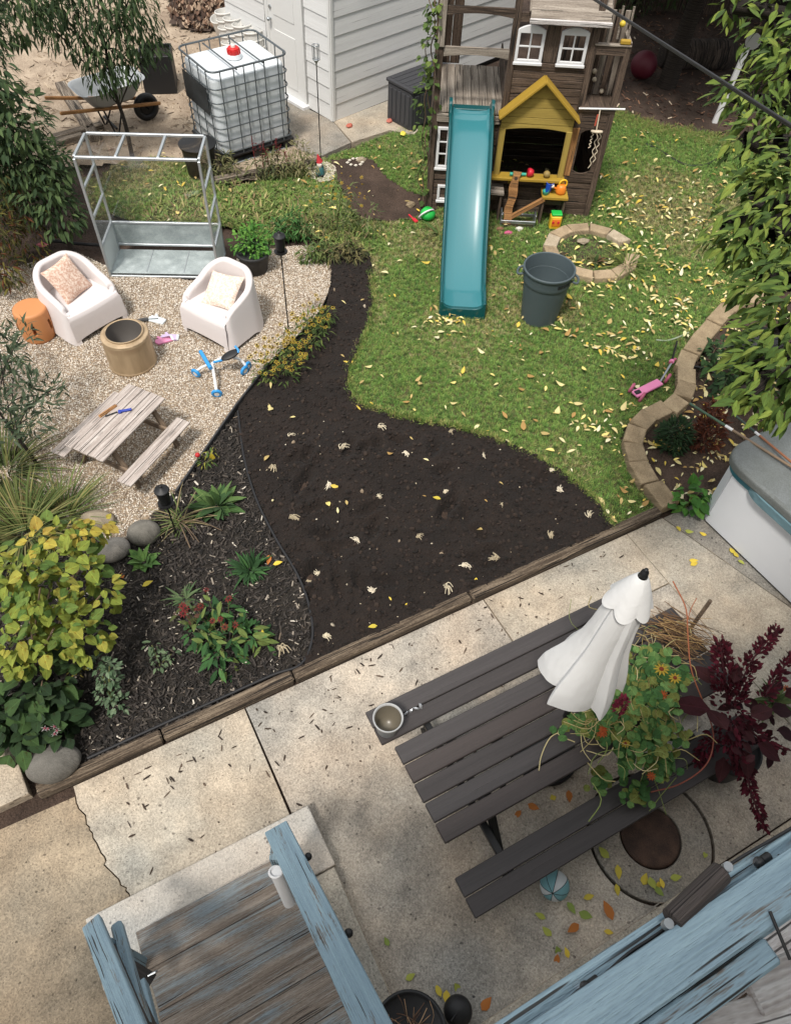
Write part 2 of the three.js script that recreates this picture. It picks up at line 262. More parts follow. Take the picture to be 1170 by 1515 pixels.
// patio axes: s runs along the timber edging, t towards the house
const pO = G(440, 1010), e1 = V3().subVectors(G(985, 775), G(60, 1201)).setY(0).normalize(), e2 = V3(-e1.z, 0, e1.x), PA = Math.atan2(-e1.z, e1.x);
const ST = (s, t, y = 0) => V3(pO.x + e1.x * s + e2.x * t, y, pO.z + e1.z * s + e2.z * t);
const toST = (v) => [(v.x - pO.x) * e1.x + (v.z - pO.z) * e1.z, (v.x - pO.x) * e2.x + (v.z - pO.z) * e2.z];
const sOf = (px, py, h) => toST(G(px, py, h))[0], tOf = (px, py, h) => toST(G(px, py, h))[1];
const st2 = (a) => a.map(([s, t]) => { const v = ST(s, t); return [v.x, v.z]; });
const behind = (p) => p.map(([x, z]) => { const [q, t] = toST(V3(x, 0, z)); if (t < -0.085 || q > 4.6 || q < -3.2) return [x, z]; const v = ST(q, -0.085); return [v.x, v.z]; });   // beds stop behind the timber edging
// lawn: outline read along its edges on the ground
const soilEdge = [[538, 372], [552, 430], [548, 480], [525, 530], [513, 560], [520, 590], [545, 605], [600, 620], [680, 635], [740, 655], [800, 685], [850, 715], [885, 750], [905, 788]];
const lawnP = behind(spline(poly([...soilEdge, [950, 775], [978, 758], [955, 735], [925, 690], [915, 655], [930, 625], [968, 602], [995, 585], [995, 545], [1015, 510], [1050, 470], [1090, 445], [1180, 425], [1330, 330], [1150, 225], [1040, 205], [960, 190], [900, 168], [830, 130], [640, 175], [560, 205], [520, 222], [450, 246], [330, 280], [265, 235], [180, 240], [140, 285], [165, 318], [240, 335], [330, 335], [400, 360], [455, 352], [500, 362]]), 3));
struct('lawn', sheet(lawnP, 0.012), M.turf);
const patchP = spline(poly([[488, 240], [545, 238], [568, 262], [600, 285], [645, 300], [640, 318], [560, 330], [528, 322], [505, 285]]), 4);
struct('bare_soil_patch', relief(patchP, 0.05, (x, z) => 0.02 + 0.03 * fbm(x * 3, z * 3, 3)), M.brownSoil);
const blade = (() => { const g = []; for (let k = 0; k < 5; k++) { const a = k * 1.26 + 0.4, l = 0.75 + 0.25 * ((k * 7) % 5) / 4, w = 0.09, le = 0.35 + 0.1 * (k % 3), c = Math.cos(a), s = Math.sin(a), P = [], bx = c * 0.12, bz = s * 0.12;
  const at = (t, e) => [bx + c * le * t * t * l - s * e, t * l * (1 - 0.25 * t), bz + s * le * t * t * l + c * e];
  const q = [at(0, -w / 2), at(0, w / 2), at(0.55, w * 0.45), at(0.55, -w * 0.45), at(1, 0)]; for (const i of [0, 1, 2, 0, 2, 3, 3, 2, 4]) P.push(...q[i]);
  const b = new THREE.BufferGeometry(); b.setAttribute('position', new THREE.Float32BufferAttribute(P, 3)); b.computeVertexNormals(); g.push(b); } return mergeGeometries(g); })();
M.blade = std(0xffffff, 0.75, DS);
{ const items = [];
  scatter(lawnP, 88000, (x, z) => {
    if (inside(patchP, x, z)) return rnd() < 0.05;
    const wear = fbm(x * 0.8 + 5, z * 0.8, 4, 4096, 4096, 5), near = 0.5 * (1 - smooth(0.3, 0.9, Math.hypot(x - 0.62, z + 6.95) + 0.8 * (fbm(x * 3, z * 3, 3, 4096, 4096, 19) - 0.5))), tan = 0.85 * (1 - smooth(0.55, 1.35, Math.hypot((x - 3.7) / 0.8, (z + 9.9) / 0.9) + 1.6 * (fbm(x * 2.5, z * 2.5, 4, 4096, 4096, 15) - 0.5))), left = x < -1 && z < -7.5 ? 0.35 : 0;
    if (rnd() < smooth(0.5, 0.75, wear) * 0.6 + tan * 0.6) return false;
    const dry = clamp(smooth(0.48, 0.7, wear) * 0.8 + near * 0.7 + tan + left * 0.6), c = rnd() < dry * 0.8 ? hue([0xaaa070, 0x959058, 0xc0b588, 0x8a8850]) : hue([0x648a38, 0x557a36, 0x809c4a, 0x42662c, 0x7ba04e, 0x8e9854], 0.3);
    items.push({ p: V3(x, 0.01, z), q: eul(rr(-0.3, 0.3), rr(0, 6.28), rr(-0.3, 0.3)), s: V3(rr(0.04, 0.075), rr(0.025, 0.075), rr(0.04, 0.075)), c });
  });
  // ragged tufts creeping over the soil edge
  { const e = spline(poly(soilEdge), 40); const e2r = spline(poly([[900, 168], [960, 190], [1040, 205], [1150, 225]]), 60); for (const [ex, ez] of e2r) for (let k = 0; k < 9; k++) items.push({ p: V3(ex + gauss() * 0.16, 0.015, ez + gauss() * 0.2), q: eul(rr(-0.5, 0.5), rr(0, 6.28), rr(-0.5, 0.5)), s: V3(rr(0.04, 0.08), rr(0.03, 0.08), rr(0.04, 0.08)), c: hue([0x5f7c34, 0x7a8c44, 0x8a8450], 0.3) }); for (const [ex, ez] of e) for (let k = 0; k < 3; k++) items.push({ p: V3(ex + gauss() * 0.035, 0.02, ez + gauss() * 0.035), q: eul(rr(-0.7, 0.7), rr(0, 6.28), rr(-0.7, 0.7)), s: V3(rr(0.04, 0.09), rr(0.04, 0.1), rr(0.04, 0.09)), c: hue([0x5f7c34, 0x7a9044, 0xa09a60, 0x4a6228], 0.25) }); }
  stuff('grass', blade, M.blade, items, 'short green and straw coloured lawn grass', 'grass'); }

// dug-over planting bed
const bedP = behind(spline(poly([[490, 395], [538, 372], ...soilEdge.slice(1), [902, 793], [470, 992], [448, 1003], [462, 945], [457, 895], [440, 850], [410, 800], [380, 740], [362, 680], [352, 612], [385, 560], [440, 510], [480, 462], [490, 425]]), 3));
const prints = []; for (let k = 0; k < 34; k++) { const g = G(rr(430, 860), rr(640, 900)); prints.push([g.x, g.z, rr(0, 3.14), rr(0.06, 0.1)]); }
const bedH = (x, z) => { let h = 0.05 + 0.1 * (fbm(x * 2.2, z * 2.2, 4, 4096, 4096, 3) - 0.5) + 0.035 * (fbm(x * 8, z * 8, 3, 4096, 4096, 6) - 0.5); for (const [a, b, r, d] of prints) { const c = Math.cos(r), s = Math.sin(r), u = ((x - a) * c + (z - b) * s) / 0.15, v = (-(x - a) * s + (z - b) * c) / 0.065, q = u * u + v * v; if (q < 3) h += d * (q < 1 ? -(1 - q) * 0.9 : 0.22 * (1 - Math.abs(q - 2))); } return h; };
struct('planting_bed', relief(bedP, 0.022, bedH), M.soil);
const clod = (() => { const g = new THREE.IcosahedronGeometry(1, 0), a = g.attributes.position; for (let i = 0; i < a.count; i++) { const k = 0.75 + 0.5 * hash(Math.round(a.getX(i) * 50), Math.round(a.getY(i) * 50) + Math.round(a.getZ(i) * 50) * 7, 3); a.setXYZ(i, a.getX(i) * k, a.getY(i) * k, a.getZ(i) * k); } g.computeVertexNormals(); return g; })();
M.inst = std(0xffffff, 0.95); M.instDS = std(0xffffff, 0.85, DS);
{ const items = []; scatter(bedP, 16000, (x, z) => { const s = Math.pow(rnd(), 6) * 0.024 + 0.0025; items.push({ p: V3(x, bedH(x, z) + s * 0.2, z), q: eul(rr(0, 6), rr(0, 6), rr(0, 6)), s: V3(s, s * rr(0.5, 0.9), s * rr(0.7, 1.2)), c: rnd() < 0.003 ? hue([0xa59a88, 0x8a7a66]) : hue([0x1c1511, 0x251c17, 0x16110d, 0x2d231c], 0.2) }); });
  stuff('soil_crumbs', clod, M.inst, items, 'dark crumbs of freshly dug soil', 'soil'); }

// pea gravel seating area
const gravelP = spline(poly([[-80, 560], [-60, 420], [40, 392], [100, 372], [170, 398], [335, 415], [350, 385], [420, 366], [490, 372], [492, 420], [472, 468], [395, 547], [350, 603], [268, 722], [225, 765], [190, 800], [120, 790], [20, 800], [-60, 700]]), 3);
struct('gravel_area', sheet(gravelP, 0.008), M.gravelBed);
{ const items = []; scatter(gravelP, 84000, (x, z) => { const s = rr(0.004, 0.0085); items.push({ p: V3(x, 0.01 + rr(0, 0.008), z), q: eul(rr(0, 6), rr(0, 6), rr(0, 6)), s: V3(s, s * rr(0.6, 0.9), s * rr(0.8, 1.3)), c: hue([0xcdc2b2, 0xd9d1c5, 0xb0a291, 0xe4dfd6, 0xa39787, 0xc6bbaa, 0xd2c8ba, 0x8b7f72], 0.1) }); });
  stuff('gravel', clod, M.inst, items, 'pale beige pea gravel', 'gravel'); }

// black mulch bed beside the patio
const mulchP = behind(spline(poly([[352, 612], [362, 680], [380, 740], [410, 800], [440, 850], [457, 895], [462, 945], [446, 985], [428, 990], [90, 1150], [62, 1150], [40, 1080], [-60, 1000], [-60, 800], [120, 790], [190, 800], [225, 765], [268, 722]]), 3));
struct('mulch_bed', relief(mulchP, 0.06, (x, z) => 0.005 + 0.03 * fbm(x * 3, z * 3, 3)), M.mulchBed);
const chip = box(1, 0.18, 0.3, 0.06);
{ const items = []; scatter(mulchP, 20000, (x, z) => { const l = 0.012 + 0.05 * Math.pow(rnd(), 2.2); items.push({ p: V3(x, 0.03 + rr(0, 0.018), z), q: eul(rr(-0.5, 0.5), rr(0, 6), rr(-0.5, 0.5)), s: V3(l, l * rr(0.4, 0.7), l * rr(0.5, 1)), c: rnd() < 0.045 ? hue([0x8d8478, 0xb0a594, 0x6d6154, 0xc8c0b2]) : hue([0x211e1b, 0x2f2b28, 0x171513, 0x3b3632, 0x46403a], 0.2) }); });
  stuff('mulch', chip, M.inst, items, 'black shredded bark mulch', 'mulch'); }
// brown mulch under the trees behind the playhouse
const backMulchP = spline(poly([[900, 168], [960, 192], [1040, 208], [1150, 228], [1400, 300], [1500, -150], [850, -150], [860, 120]]), 3);
struct('woodland_floor', sheet(backMulchP, 0.004), M.brownSoil);
{ const items = []; scatter(backMulchP, 14000, (x, z) => { const l = 0.035 + 0.06 * rnd(); items.push({ p: V3(x, 0.012 + rr(0, 0.01), z), q: eul(rr(-0.4, 0.4), rr(0, 6), rr(-0.4, 0.4)), s: V3(l, l * 0.5, l * 0.8), c: rnd() < 0.03 ? hue([0xc8b8a0]) : hue([0x4a3328, 0x6c5040, 0x33241c, 0x7a5c48], 0.25) }); });
  stuff('bark_mulch', chip, M.inst, items, 'reddish brown bark mulch under the trees', 'mulch'); }
// right-hand border soil, trodden dirt by the wheelbarrow
const borderP = spline(poly([[985, 745], [950, 712], [945, 660], [965, 630], [1010, 610], [1030, 560], [1050, 505], [1110, 460], [1250, 430], [1500, 520], [1400, 700], [1060, 740]]), 3);
struct('border_soil', sheet(borderP, 0.014), M.brownSoil);
struct('dirt_path', relief(spline(poly([[-60, 260], [-80, 60], [60, -60], [130, -60], [300, -80], [420, 60], [450, 150], [470, 235], [330, 270], [270, 240], [185, 242]]), 3), 0.08, (x, z) => 0.004 + 0.03 * fbm(x * 2, z * 2, 3) - 0.01), M.dirt);

{ const patio = new THREE.Group(); patio.name = 'patio'; scene.add(patio); tag(patio, null, null, null, 'structure');
  const tE = tOf(715, 1515) - 0.02, sC = sOf(112, 1178), sA = sOf(367, 1058), sB = sOf(722, 897), sD = sOf(935, 800), t0 = 0.012, g = 0.006;
  const crack = [[112, 1178], [128, 1215], [137, 1232], [150, 1262], [160, 1285], [178, 1305], [191, 1322], [215, 1375], [240, 1450], [250, 1515], [260, 1600]].flatMap(([x, y], i, a) => { const [p, q] = a[i + 1] ?? [x, y]; return i + 1 < a.length ? [0, 0.25, 0.5, 0.75].map((k) => [lerp(x, p, k) + (k ? rr(-3.5, 3.5) : 0), lerp(y, q, k)]) : [[x, y]]; }).map(([x, y]) => toST(G(x, y)));
  const L = crack.map(([s, t]) => [s - 0.004, t]), R = crack.map(([s, t]) => [s + 0.004, t]).reverse();
  part('slab', slab(st2([[-6, t0], ...L, [L[L.length - 1][0], 6], [-6, 6]]), -0.12, 0, 0.003), M.concBrown, patio);
  part('slab', slab(st2([[sC + 0.004, t0], [sA - g, t0], [sA - g + 0.02, 6], [R[0][0], 6], ...R]), -0.12, 0, 0.003), M.conc, patio);
  const ring = G(962, 1238);
  // slab with a round cut-out for the cistern cover
  const holeSlab = (p, mat) => { const s = new THREE.Shape(p.map(([x, z]) => new THREE.Vector2(x, -z))); const h = new THREE.Path(); h.absarc(ring.x, -ring.z, 0.462, 0, Math.PI * 2, true); s.holes.push(h); const q = new THREE.ExtrudeGeometry(s, { depth: 0.117, bevelEnabled: true, bevelSize: 0.003, bevelOffset: -0.003, bevelThickness: 0.003, bevelSegments: 1, curveSegments: 40 }); q.rotateX(-Math.PI / 2); q.translate(0, -0.12, 0); const a = q.attributes.position, u = q.attributes.uv; for (let i = 0; i < a.count; i++) u.setXY(i, a.getX(i), a.getZ(i)); part('slab', q, mat, patio); };
  holeSlab(st2([[sA + g, t0], [sB - g, t0], [sB - g + 0.01, 0.62], [sB - g + 0.01, 0.626], [sD, 0.626], [sD, tE], [sA + g + 0.03, tE]]), M.concMid);
  part('slab', slab(st2([[sB + g, t0], [sD, t0], [sD, 0.614], [sB + g + 0.01, 0.614]]), -0.12, 0, 0.004), M.conc, patio);
  const d0 = toST(G(932, 800)), d1 = toST(G(1165, 975));
  part('slab', slab(st2([[sD + g, t0], [d0[0] + 0.45, t0], [d1[0] + 0.5, d1[1]], [d1[0] + 0.9, tE], [sD + g, tE]]), -0.12, 0, 0.004), M.conc, patio);
  part('slab', slab(st2([[d0[0] + 0.47, t0], [7, t0], [7, tE], [d1[0] + 0.92, tE], [d1[0] + 0.52, d1[1]]]), -0.12, -0.012, 0.004), M.concGrey, patio);
  part('slab', slab(st2([[-6, -0.62], [sOf(48, 1205) - 0.02, -0.55], [sOf(52, 1200), -0.06], [-6, 0.0]]), -0.1, 0.05, 0.01), M.conc, patio);
  part('curb', slab(st2([[toST(G(715, 1515))[0] - 0.4, tE + 0.01], [7, tE + 0.01], [7, tE + 0.34], [toST(G(715, 1515))[0] - 0.4, tE + 0.34]]), -0.12, 0.09, 0.012), M.conc, patio);
  const cover = thing('cistern_cover', 'round rusty brown lid set in a concrete collar beside the picnic bench', 'manhole cover', ring);
  const cs = new THREE.Shape(); cs.absarc(0, 0, 0.436, 0, Math.PI * 2, false); const hh = new THREE.Path(); hh.absarc(0, 0, 0.222, 0, Math.PI * 2, true); cs.holes.push(hh);
  const cg = new THREE.ExtrudeGeometry(cs, { depth: 0.11, bevelEnabled: true, bevelSize: 0.008, bevelOffset: -0.008, bevelThickness: 0.008, bevelSegments: 2, curveSegments: 40 }); cg.rotateX(-Math.PI / 2); cg.translate(0, -0.115, 0); part('collar', cg, M.concGrey, cover);
  const rust = std(0xffffff, 0.8, { map: soilTex(120, 0x33261f, 0x5b4437, [0.6, 0.6], 8), bumpMap: noiseBump(121, 40, [0.3, 0.3]), bumpScale: 0.003, metalness: 0.2 });
  const lg = lathe([[0.0, 0.012], [0.06, 0.01], [0.19, 0.01], [0.212, 0.004], [0.212, -0.03]], 48); { const a = lg.attributes.position, u = lg.attributes.uv; for (let i = 0; i < a.count; i++) u.setXY(i, a.getX(i), a.getZ(i)); } part('lid', lg, rust, cover);
}
// timber edging between patio and beds
{ const y = 0.045, cuts = [sOf(62, 1196), sOf(247, 1105), sOf(438, 1010), sOf(700, 893), sOf(986, 772)];
  const labs = ['cracked grey landscape timber with moss beside the round boulder', 'split grey landscape timber along the mulch bed edge', 'weathered landscape timber along dug soil, beside the black edging end', 'weathered landscape timber running up to the stone block border'];
  for (let i = 0; i < 4; i++) { const o = solo('landscape_timber', box(cuts[i + 1] - cuts[i] - 0.012, 0.1, 0.1, 0.014, i), tint(M.timber, 0xd2cac0), labs[i], 'timber', 'timbers edging the patio'); o.position.copy(ST((cuts[i] + cuts[i + 1]) / 2, -0.055, y - 0.035)); o.rotation.y = PA + rr(-0.006, 0.006); } }

// ---------------------------------------------------------------- white shed
{ const c = G(493, 183), turn = Math.PI / 4 + 0.01;   // local +x along the front wall, -z into the shed
  const sh = thing('shed', 'white shed with lap siding and a plain white door', 'shed', V3(c.x, 0, c.z), turn);
  const H = 3.0, LX = 4.2, LZ = 2.65, bh = 0.235;
  part('core', box(LX - 0.06, H, LZ - 0.06, 0.002), M.trim, sh, [LX / 2, H / 2 + 0.03, -LZ / 2]);
  const doorZ0 = -0.62, doorZ1 = -1.5;
  for (let i = 0; i < 12; i++) {
    const y = 0.05 + i * bh + bh / 2;
    part('siding_board', box(LX - 0.05, bh + 0.02, 0.018, 0.003, i % 5), M.siding, sh, [LX / 2 + 0.02, y, 0.002], [-0.055, 0, 0]);
    // side wall, left of and beyond the door
    part('siding_board', box(0.018, bh + 0.02, -doorZ0 - 0.09, 0.003, i % 3), M.siding, sh, [-0.002, y, (doorZ0 + 0.03) / 2 - 0.02], [0, 0, -0.055]);
    part('siding_board', box(0.018, bh + 0.02, LZ + doorZ1 - 0.07, 0.003, 3 + i % 3), M.siding, sh, [-0.002, y, (doorZ1 - 0.07 - LZ) / 2], [0, 0, -0.055]);
  }
  part('corner_trim', box(0.05, H, 0.022, 0.003), M.trim, sh, [0.012, H / 2 + 0.04, 0.017]);
  part('corner_trim', box(0.02, H, 0.05, 0.003), M.trim, sh, [-0.021, H / 2 + 0.04, -0.012]);
  part('base_skirt', box(LX - 0.1, 0.05, 0.02, 0.003), M.black, sh, [LX / 2, 0.02, -0.006]);
  const door = part('door', box(0.04, 2.0, doorZ0 - doorZ1 - 0.1, 0.004), M.trim, sh, [-0.004, 1.08, (doorZ0 + doorZ1) / 2]);
  for (const y of [-0.5, 0.45]) part('door_panel', box(0.012, 0.75, 0.5, 0.006), M.trim, door, [-0.022, y, 0]);
  const kn = part('door_knob', new THREE.SphereGeometry(0.03, 16, 12), M.steel, door, [-0.07, 0.0, -0.32]); part('knob_stem', cyl(0.012, 0.012, 0.05, 10), M.steel, door, [-0.04, 0.0, -0.32], [0, 0, Math.PI / 2]);
  part('deadbolt', cyl(0.025, 0.025, 0.02, 14), M.steel, door, [-0.03, 0.16, -0.32], [0, 0, Math.PI / 2]);
  for (const z of [doorZ0 - 0.02, doorZ1 + 0.02]) part('door_casing', box(0.05, 2.1, 0.07, 0.004), M.trim, sh, [-0.012, 1.12, z]);
  part('door_sill', box(0.16, 0.06, 1.0, 0.006), M.whitePaint, sh, [-0.06, 0.05, (doorZ0 + doorZ1) / 2]);
  for (let k = 0; k < 2; k++) { const r = new THREE.Group(); const g = box(LX / 2 + 0.5, 0.06, LZ + 0.6, 0.01); part('roof', g, std(0x55524e, 0.95), sh, [LX / 2 + (k ? 1 : -1) * (LX / 4 + 0.06), H + 0.62, -LZ / 2], [0, 0, k ? -0.5 : 0.5]); }
  // concrete apron around the shed
  const ap = new THREE.Group(); ap.name = 'shed_apron'; scene.add(ap); tag(ap, null, null, null, 'structure');
  const e = poly([[410, 140], [493, 183], [519, 214], [475, 234], [440, 222], [380, 160]]), f = poly([[494, 183], [600, 142], [660, 160], [612, 202], [577, 196], [521, 214]]);
  part('slab', slab(e, -0.06, 0.035, 0.005), M.concGrey, ap); part('slab', slab(f, -0.06, 0.04, 0.005), M.conc, ap);
}
// stacked white buckets leaning by the shed wall
{ const bk = std(0xdcdbd6, 0.5), prof = [[0.0, 0], [0.13, 0], [0.15, 0.36], [0.165, 0.36], [0.165, 0.385], [0.148, 0.385], [0.128, 0.015], [0, 0.015]];
  [[345, 22], [357, 32], [370, 42], [385, 52]].forEach(([x, y], i) => { const b = G(x + 4, y + 76); const t = thing('bucket_stack', 'tall stack of nested white buckets leaning on the shed wall', 'bucket', V3(b.x, 0, b.z), 0, 'white bucket stacks by the shed door'); t.rotation.set(-0.06, 0, 0.1);
    for (let k = 0; k < 5; k++) part('bucket', lathe(prof, 24), bk, t, [0, k * 0.11, 0]); });
  solo('bucket', lathe(prof, 24), bk, 'single white bucket behind the water tank', 'bucket', null, G(335, 58), [0.2, 0, 0.15]);
}
// ---------------------------------------------------------------- caged water tank
{ const A = G(332, 250), B = G(445, 215), d = V3().subVectors(B, A).setY(0), turn = Math.atan2(-d.z, d.x), w = 1.18, dp = 0.98, H = 1.22;
  const t = thing('water_tank', 'white plastic water tank in a grey steel cage with a red cap', 'water tank', A, turn);
  const at = (x, y, z) => V3(w / 2 + x, y, -dp / 2 - z);
  const shell = new THREE.MeshPhysicalMaterial({ color: 0xdfe6ea, roughness: 0.42, transmission: 0.12, thickness: 0 });
  const s = new THREE.Shape(), r = 0.12, a = w / 2 - 0.035, b = dp / 2 - 0.035; s.moveTo(-a + r, -b); s.lineTo(a - r, -b); s.quadraticCurveTo(a, -b, a, -b + r); s.lineTo(a, b - r); s.quadraticCurveTo(a, b, a - r, b); s.lineTo(-a + r, b); s.quadraticCurveTo(-a, b, -a, b - r); s.lineTo(-a, -b + r); s.quadraticCurveTo(-a, -b, -a + r, -b);
  const bg = new THREE.ExtrudeGeometry(s, { depth: 0.93, bevelEnabled: true, bevelSize: 0.05, bevelOffset: -0.05, bevelThickness: 0.05, bevelSegments: 4, curveSegments: 8 }); bg.rotateX(-Math.PI / 2); part('tank', bg, shell, t, at(0, 0.2, 0));
  const cap = part('cap', lathe([[0, 0.05], [0.07, 0.05], [0.082, 0.035], [0.085, -0.03], [0.06, -0.03]], 28), std(0xc01a1a, 0.45), t, at(0.02, H + 0.05, 0));
  for (let k = 0; k < 10; k++) part('cap_rib', box(0.012, 0.06, 0.014, 0.003), cap.material, cap, [Math.cos(k * 0.628) * 0.087, 0.0, Math.sin(k * 0.628) * 0.087], [0, -k * 0.628, 0]);
  part('cap_vent', cyl(0.028, 0.032, 0.03, 14), std(0xd8d3cc, 0.6), cap, [0, 0.06, 0]);
  for (const x of [-0.2, 0.2]) part('top_bar', box(0.022, 0.016, dp, 0.004), M.cage, t, at(x, H + 0.03, 0));
  part('fill_neck', cyl(0.1, 0.11, 0.05, 24), shell, t, at(0.02, H - 0.005, 0));
  const ringPts = (y) => { const p = [], hw = w / 2, hd = dp / 2, rr2 = 0.11; for (const [cx, cz, a0] of [[hw - rr2, hd - rr2, 0], [-hw + rr2, hd - rr2, 90], [-hw + rr2, -hd + rr2, 180], [hw - rr2, -hd + rr2, 270]]) for (let k = 0; k <= 4; k++) { const q = (a0 + k * 22.5) * Math.PI / 180; p.push(at(cx + Math.cos(q) * rr2, y, cz + Math.sin(q) * rr2)); } return p; };
  const ringGeo = (y, rad) => new THREE.TubeGeometry(new THREE.CatmullRomCurve3(ringPts(y), true, 'catmullrom', 0.05), 120, rad, 8, true);
  [0.2, 0.37, 0.54, 0.71, 0.88, 1.06].forEach((y) => part('cage_ring', ringGeo(y, 0.0095), M.cage, t)); part('cage_rim', ringGeo(H + 0.06, 0.014), M.cage, t);
  for (const sd of [-1, 1]) { for (const x of [-0.45, -0.25, -0.1, 0.06, 0.21, 0.42]) rod('cage_bar', t, M.cage, at(x, 0.15, sd * dp / 2), at(x, H + 0.06, sd * dp / 2), 0.0085);
    for (const z of [-0.35, -0.12, 0.12, 0.35]) rod('cage_bar', t, M.cage, at(sd * w / 2, 0.15, z), at(sd * w / 2, H + 0.06, z), 0.0085); }
  part('placard', box(0.006, 0.36, 0.72, 0.002), std(0x6e7376, 0.5, { metalness: 0.5, map: soilTex(131, 0x5a6064, 0xc0c4c6, [0.7, 0.5], 3) }), t, at(-w / 2 - 0.012, 0.86, 0.04));
  part('pallet_deck', box(w, 0.035, dp, 0.01), M.black, t, at(0, 0.135, 0));
  for (const x of [-0.5, 0, 0.5]) for (const z of [-0.4, 0, 0.4]) part('pallet_foot', box(0.16, 0.1, 0.16, 0.01), M.black, t, at(x, 0.066, z));
  for (const z of [-0.43, 0.43]) part('pallet_runner', box(w, 0.02, 0.1, 0.006), M.steel, t, at(0, 0.02, z));
  part('outlet', cyl(0.045, 0.05, 0.12, 16), M.black, t, at(-w / 2 + 0.02, 0.2, -0.1), [0, 0, Math.PI / 2]);
  // dark planter bin beside it
  const q = G(300, 258); const bin = thing('garden_bin', 'black plastic bin standing beside the water tank', 'bin', V3(q.x, 0, q.z), turn);
  part('body', lathe([[0, 0], [0.19, 0], [0.23, 0.42], [0.25, 0.42], [0.25, 0.45], [0.225, 0.45], [0.18, 0.02], [0, 0.02]], 26), M.black, bin); part('lid', lathe([[0, 0.05], [0.2, 0.03], [0.26, 0]], 26), M.black, bin, [0, 0.45, 0]);
}
// old boards lying behind the lawn
for (const [a, b, w, lab] of [[[318, 268], [472, 240], 0.1, 'weathered grey board lying on edge below the water tank'], [[80, 205], [152, 186], 0.12, 'old grey board lying under the wheelbarrow handles'], [[-20, 243], [32, 224], 0.14, 'short weathered timber beside the leafy left bushes'], [[90, 125], [142, 205], 0.16, 'long grey sleeper running beside the dirt path'], [[84, 212], [124, 202], 0.12, 'pale short board end near the greenhouse frame']]) { const t = beam(numbered('old_board'), scene, M.timber, G(...a, 0.05), G(...b, 0.05), w, 0.1, { bev: 0.01, k: a[0] }); tag(t, lab, 'board'); }
// ---------------------------------------------------------------- small greenhouse frame
{ const A = G(165, 410), B = G(330, 413), d = V3().subVectors(B, A).setY(0), turn = Math.atan2(-d.z, d.x), w = 1.32, dp = 0.52, H = 1.5, b = 0.028;
  const t = thing('greenhouse_frame', 'silver metal framed glass greenhouse cabinet without its doors', 'greenhouse', A, turn);
  const at = (x, y, z) => V3(x, y, -z), B2 = (n, p, q, m = M.alu) => beam(n, t, m, p, q, b, b, { bev: 0.003 });
  for (const x of [0, w]) for (const z of [0, dp]) B2('post', at(x, 0, z), at(x, H - b / 2 - 0.001, z));
  for (const y of [0.02, H]) { for (const z of [0, dp]) B2('rail', at(b / 2, y, z), at(w - b / 2, y, z)); for (const x of [0, w]) B2('rail', at(x, y, b / 2), at(x, y, dp - b / 2)); }
  for (const x of [w * 0.33, w * 0.67]) B2('roof_bar', at(x, H, b / 2), at(x, H, dp - b / 2));
  for (const x of [0, w]) for (const y of [0.42, 0.78, 1.14]) B2('side_bar', at(x, y, b / 2), at(x, y, dp - b / 2));
  B2('back_rail', at(b / 2, 0.42, dp), at(w - b / 2, 0.42, dp)); B2('back_rail', at(b / 2, 0.12, dp), at(w - b / 2, 0.12, dp));
  const tin = new THREE.MeshStandardMaterial({ color: 0xe4eaea, roughness: 0.55, metalness: 0.1, map: soilTex(140, 0x8b9293, 0xd0d5d5, [0.5, 0.5], 5) });
  part('floor_panel', box(w - 0.04, 0.012, dp - 0.03, 0.002), tin, t, at(w / 2, 0.05, dp / 2));
  for (const x of [w * 0.33, w * 0.67]) part('floor_seam', box(0.012, 0.006, dp - 0.05, 0.001), M.alu, t, at(x, 0.059, dp / 2));
  part('back_panel', box(w - 0.03, 0.26, 0.008, 0.002), tin, t, at(w / 2, 0.27, dp)); for (const x of [0, w]) part('side_panel', box(0.008, 0.36, dp - 0.03, 0.002), M.poly, t, at(x, 0.22, dp / 2));
  part('glass_pane', box(w - 0.03, H - 0.46, 0.004, 0.0005), M.glass, t, at(w / 2, 0.43 + (H - 0.44) / 2, dp)); 
  for (const x of [0, w]) part('glass_pane', box(0.004, H - 0.46, dp - 0.03, 0.0005), M.glass, t, at(x, 0.43 + (H - 0.44) / 2, dp / 2));
}
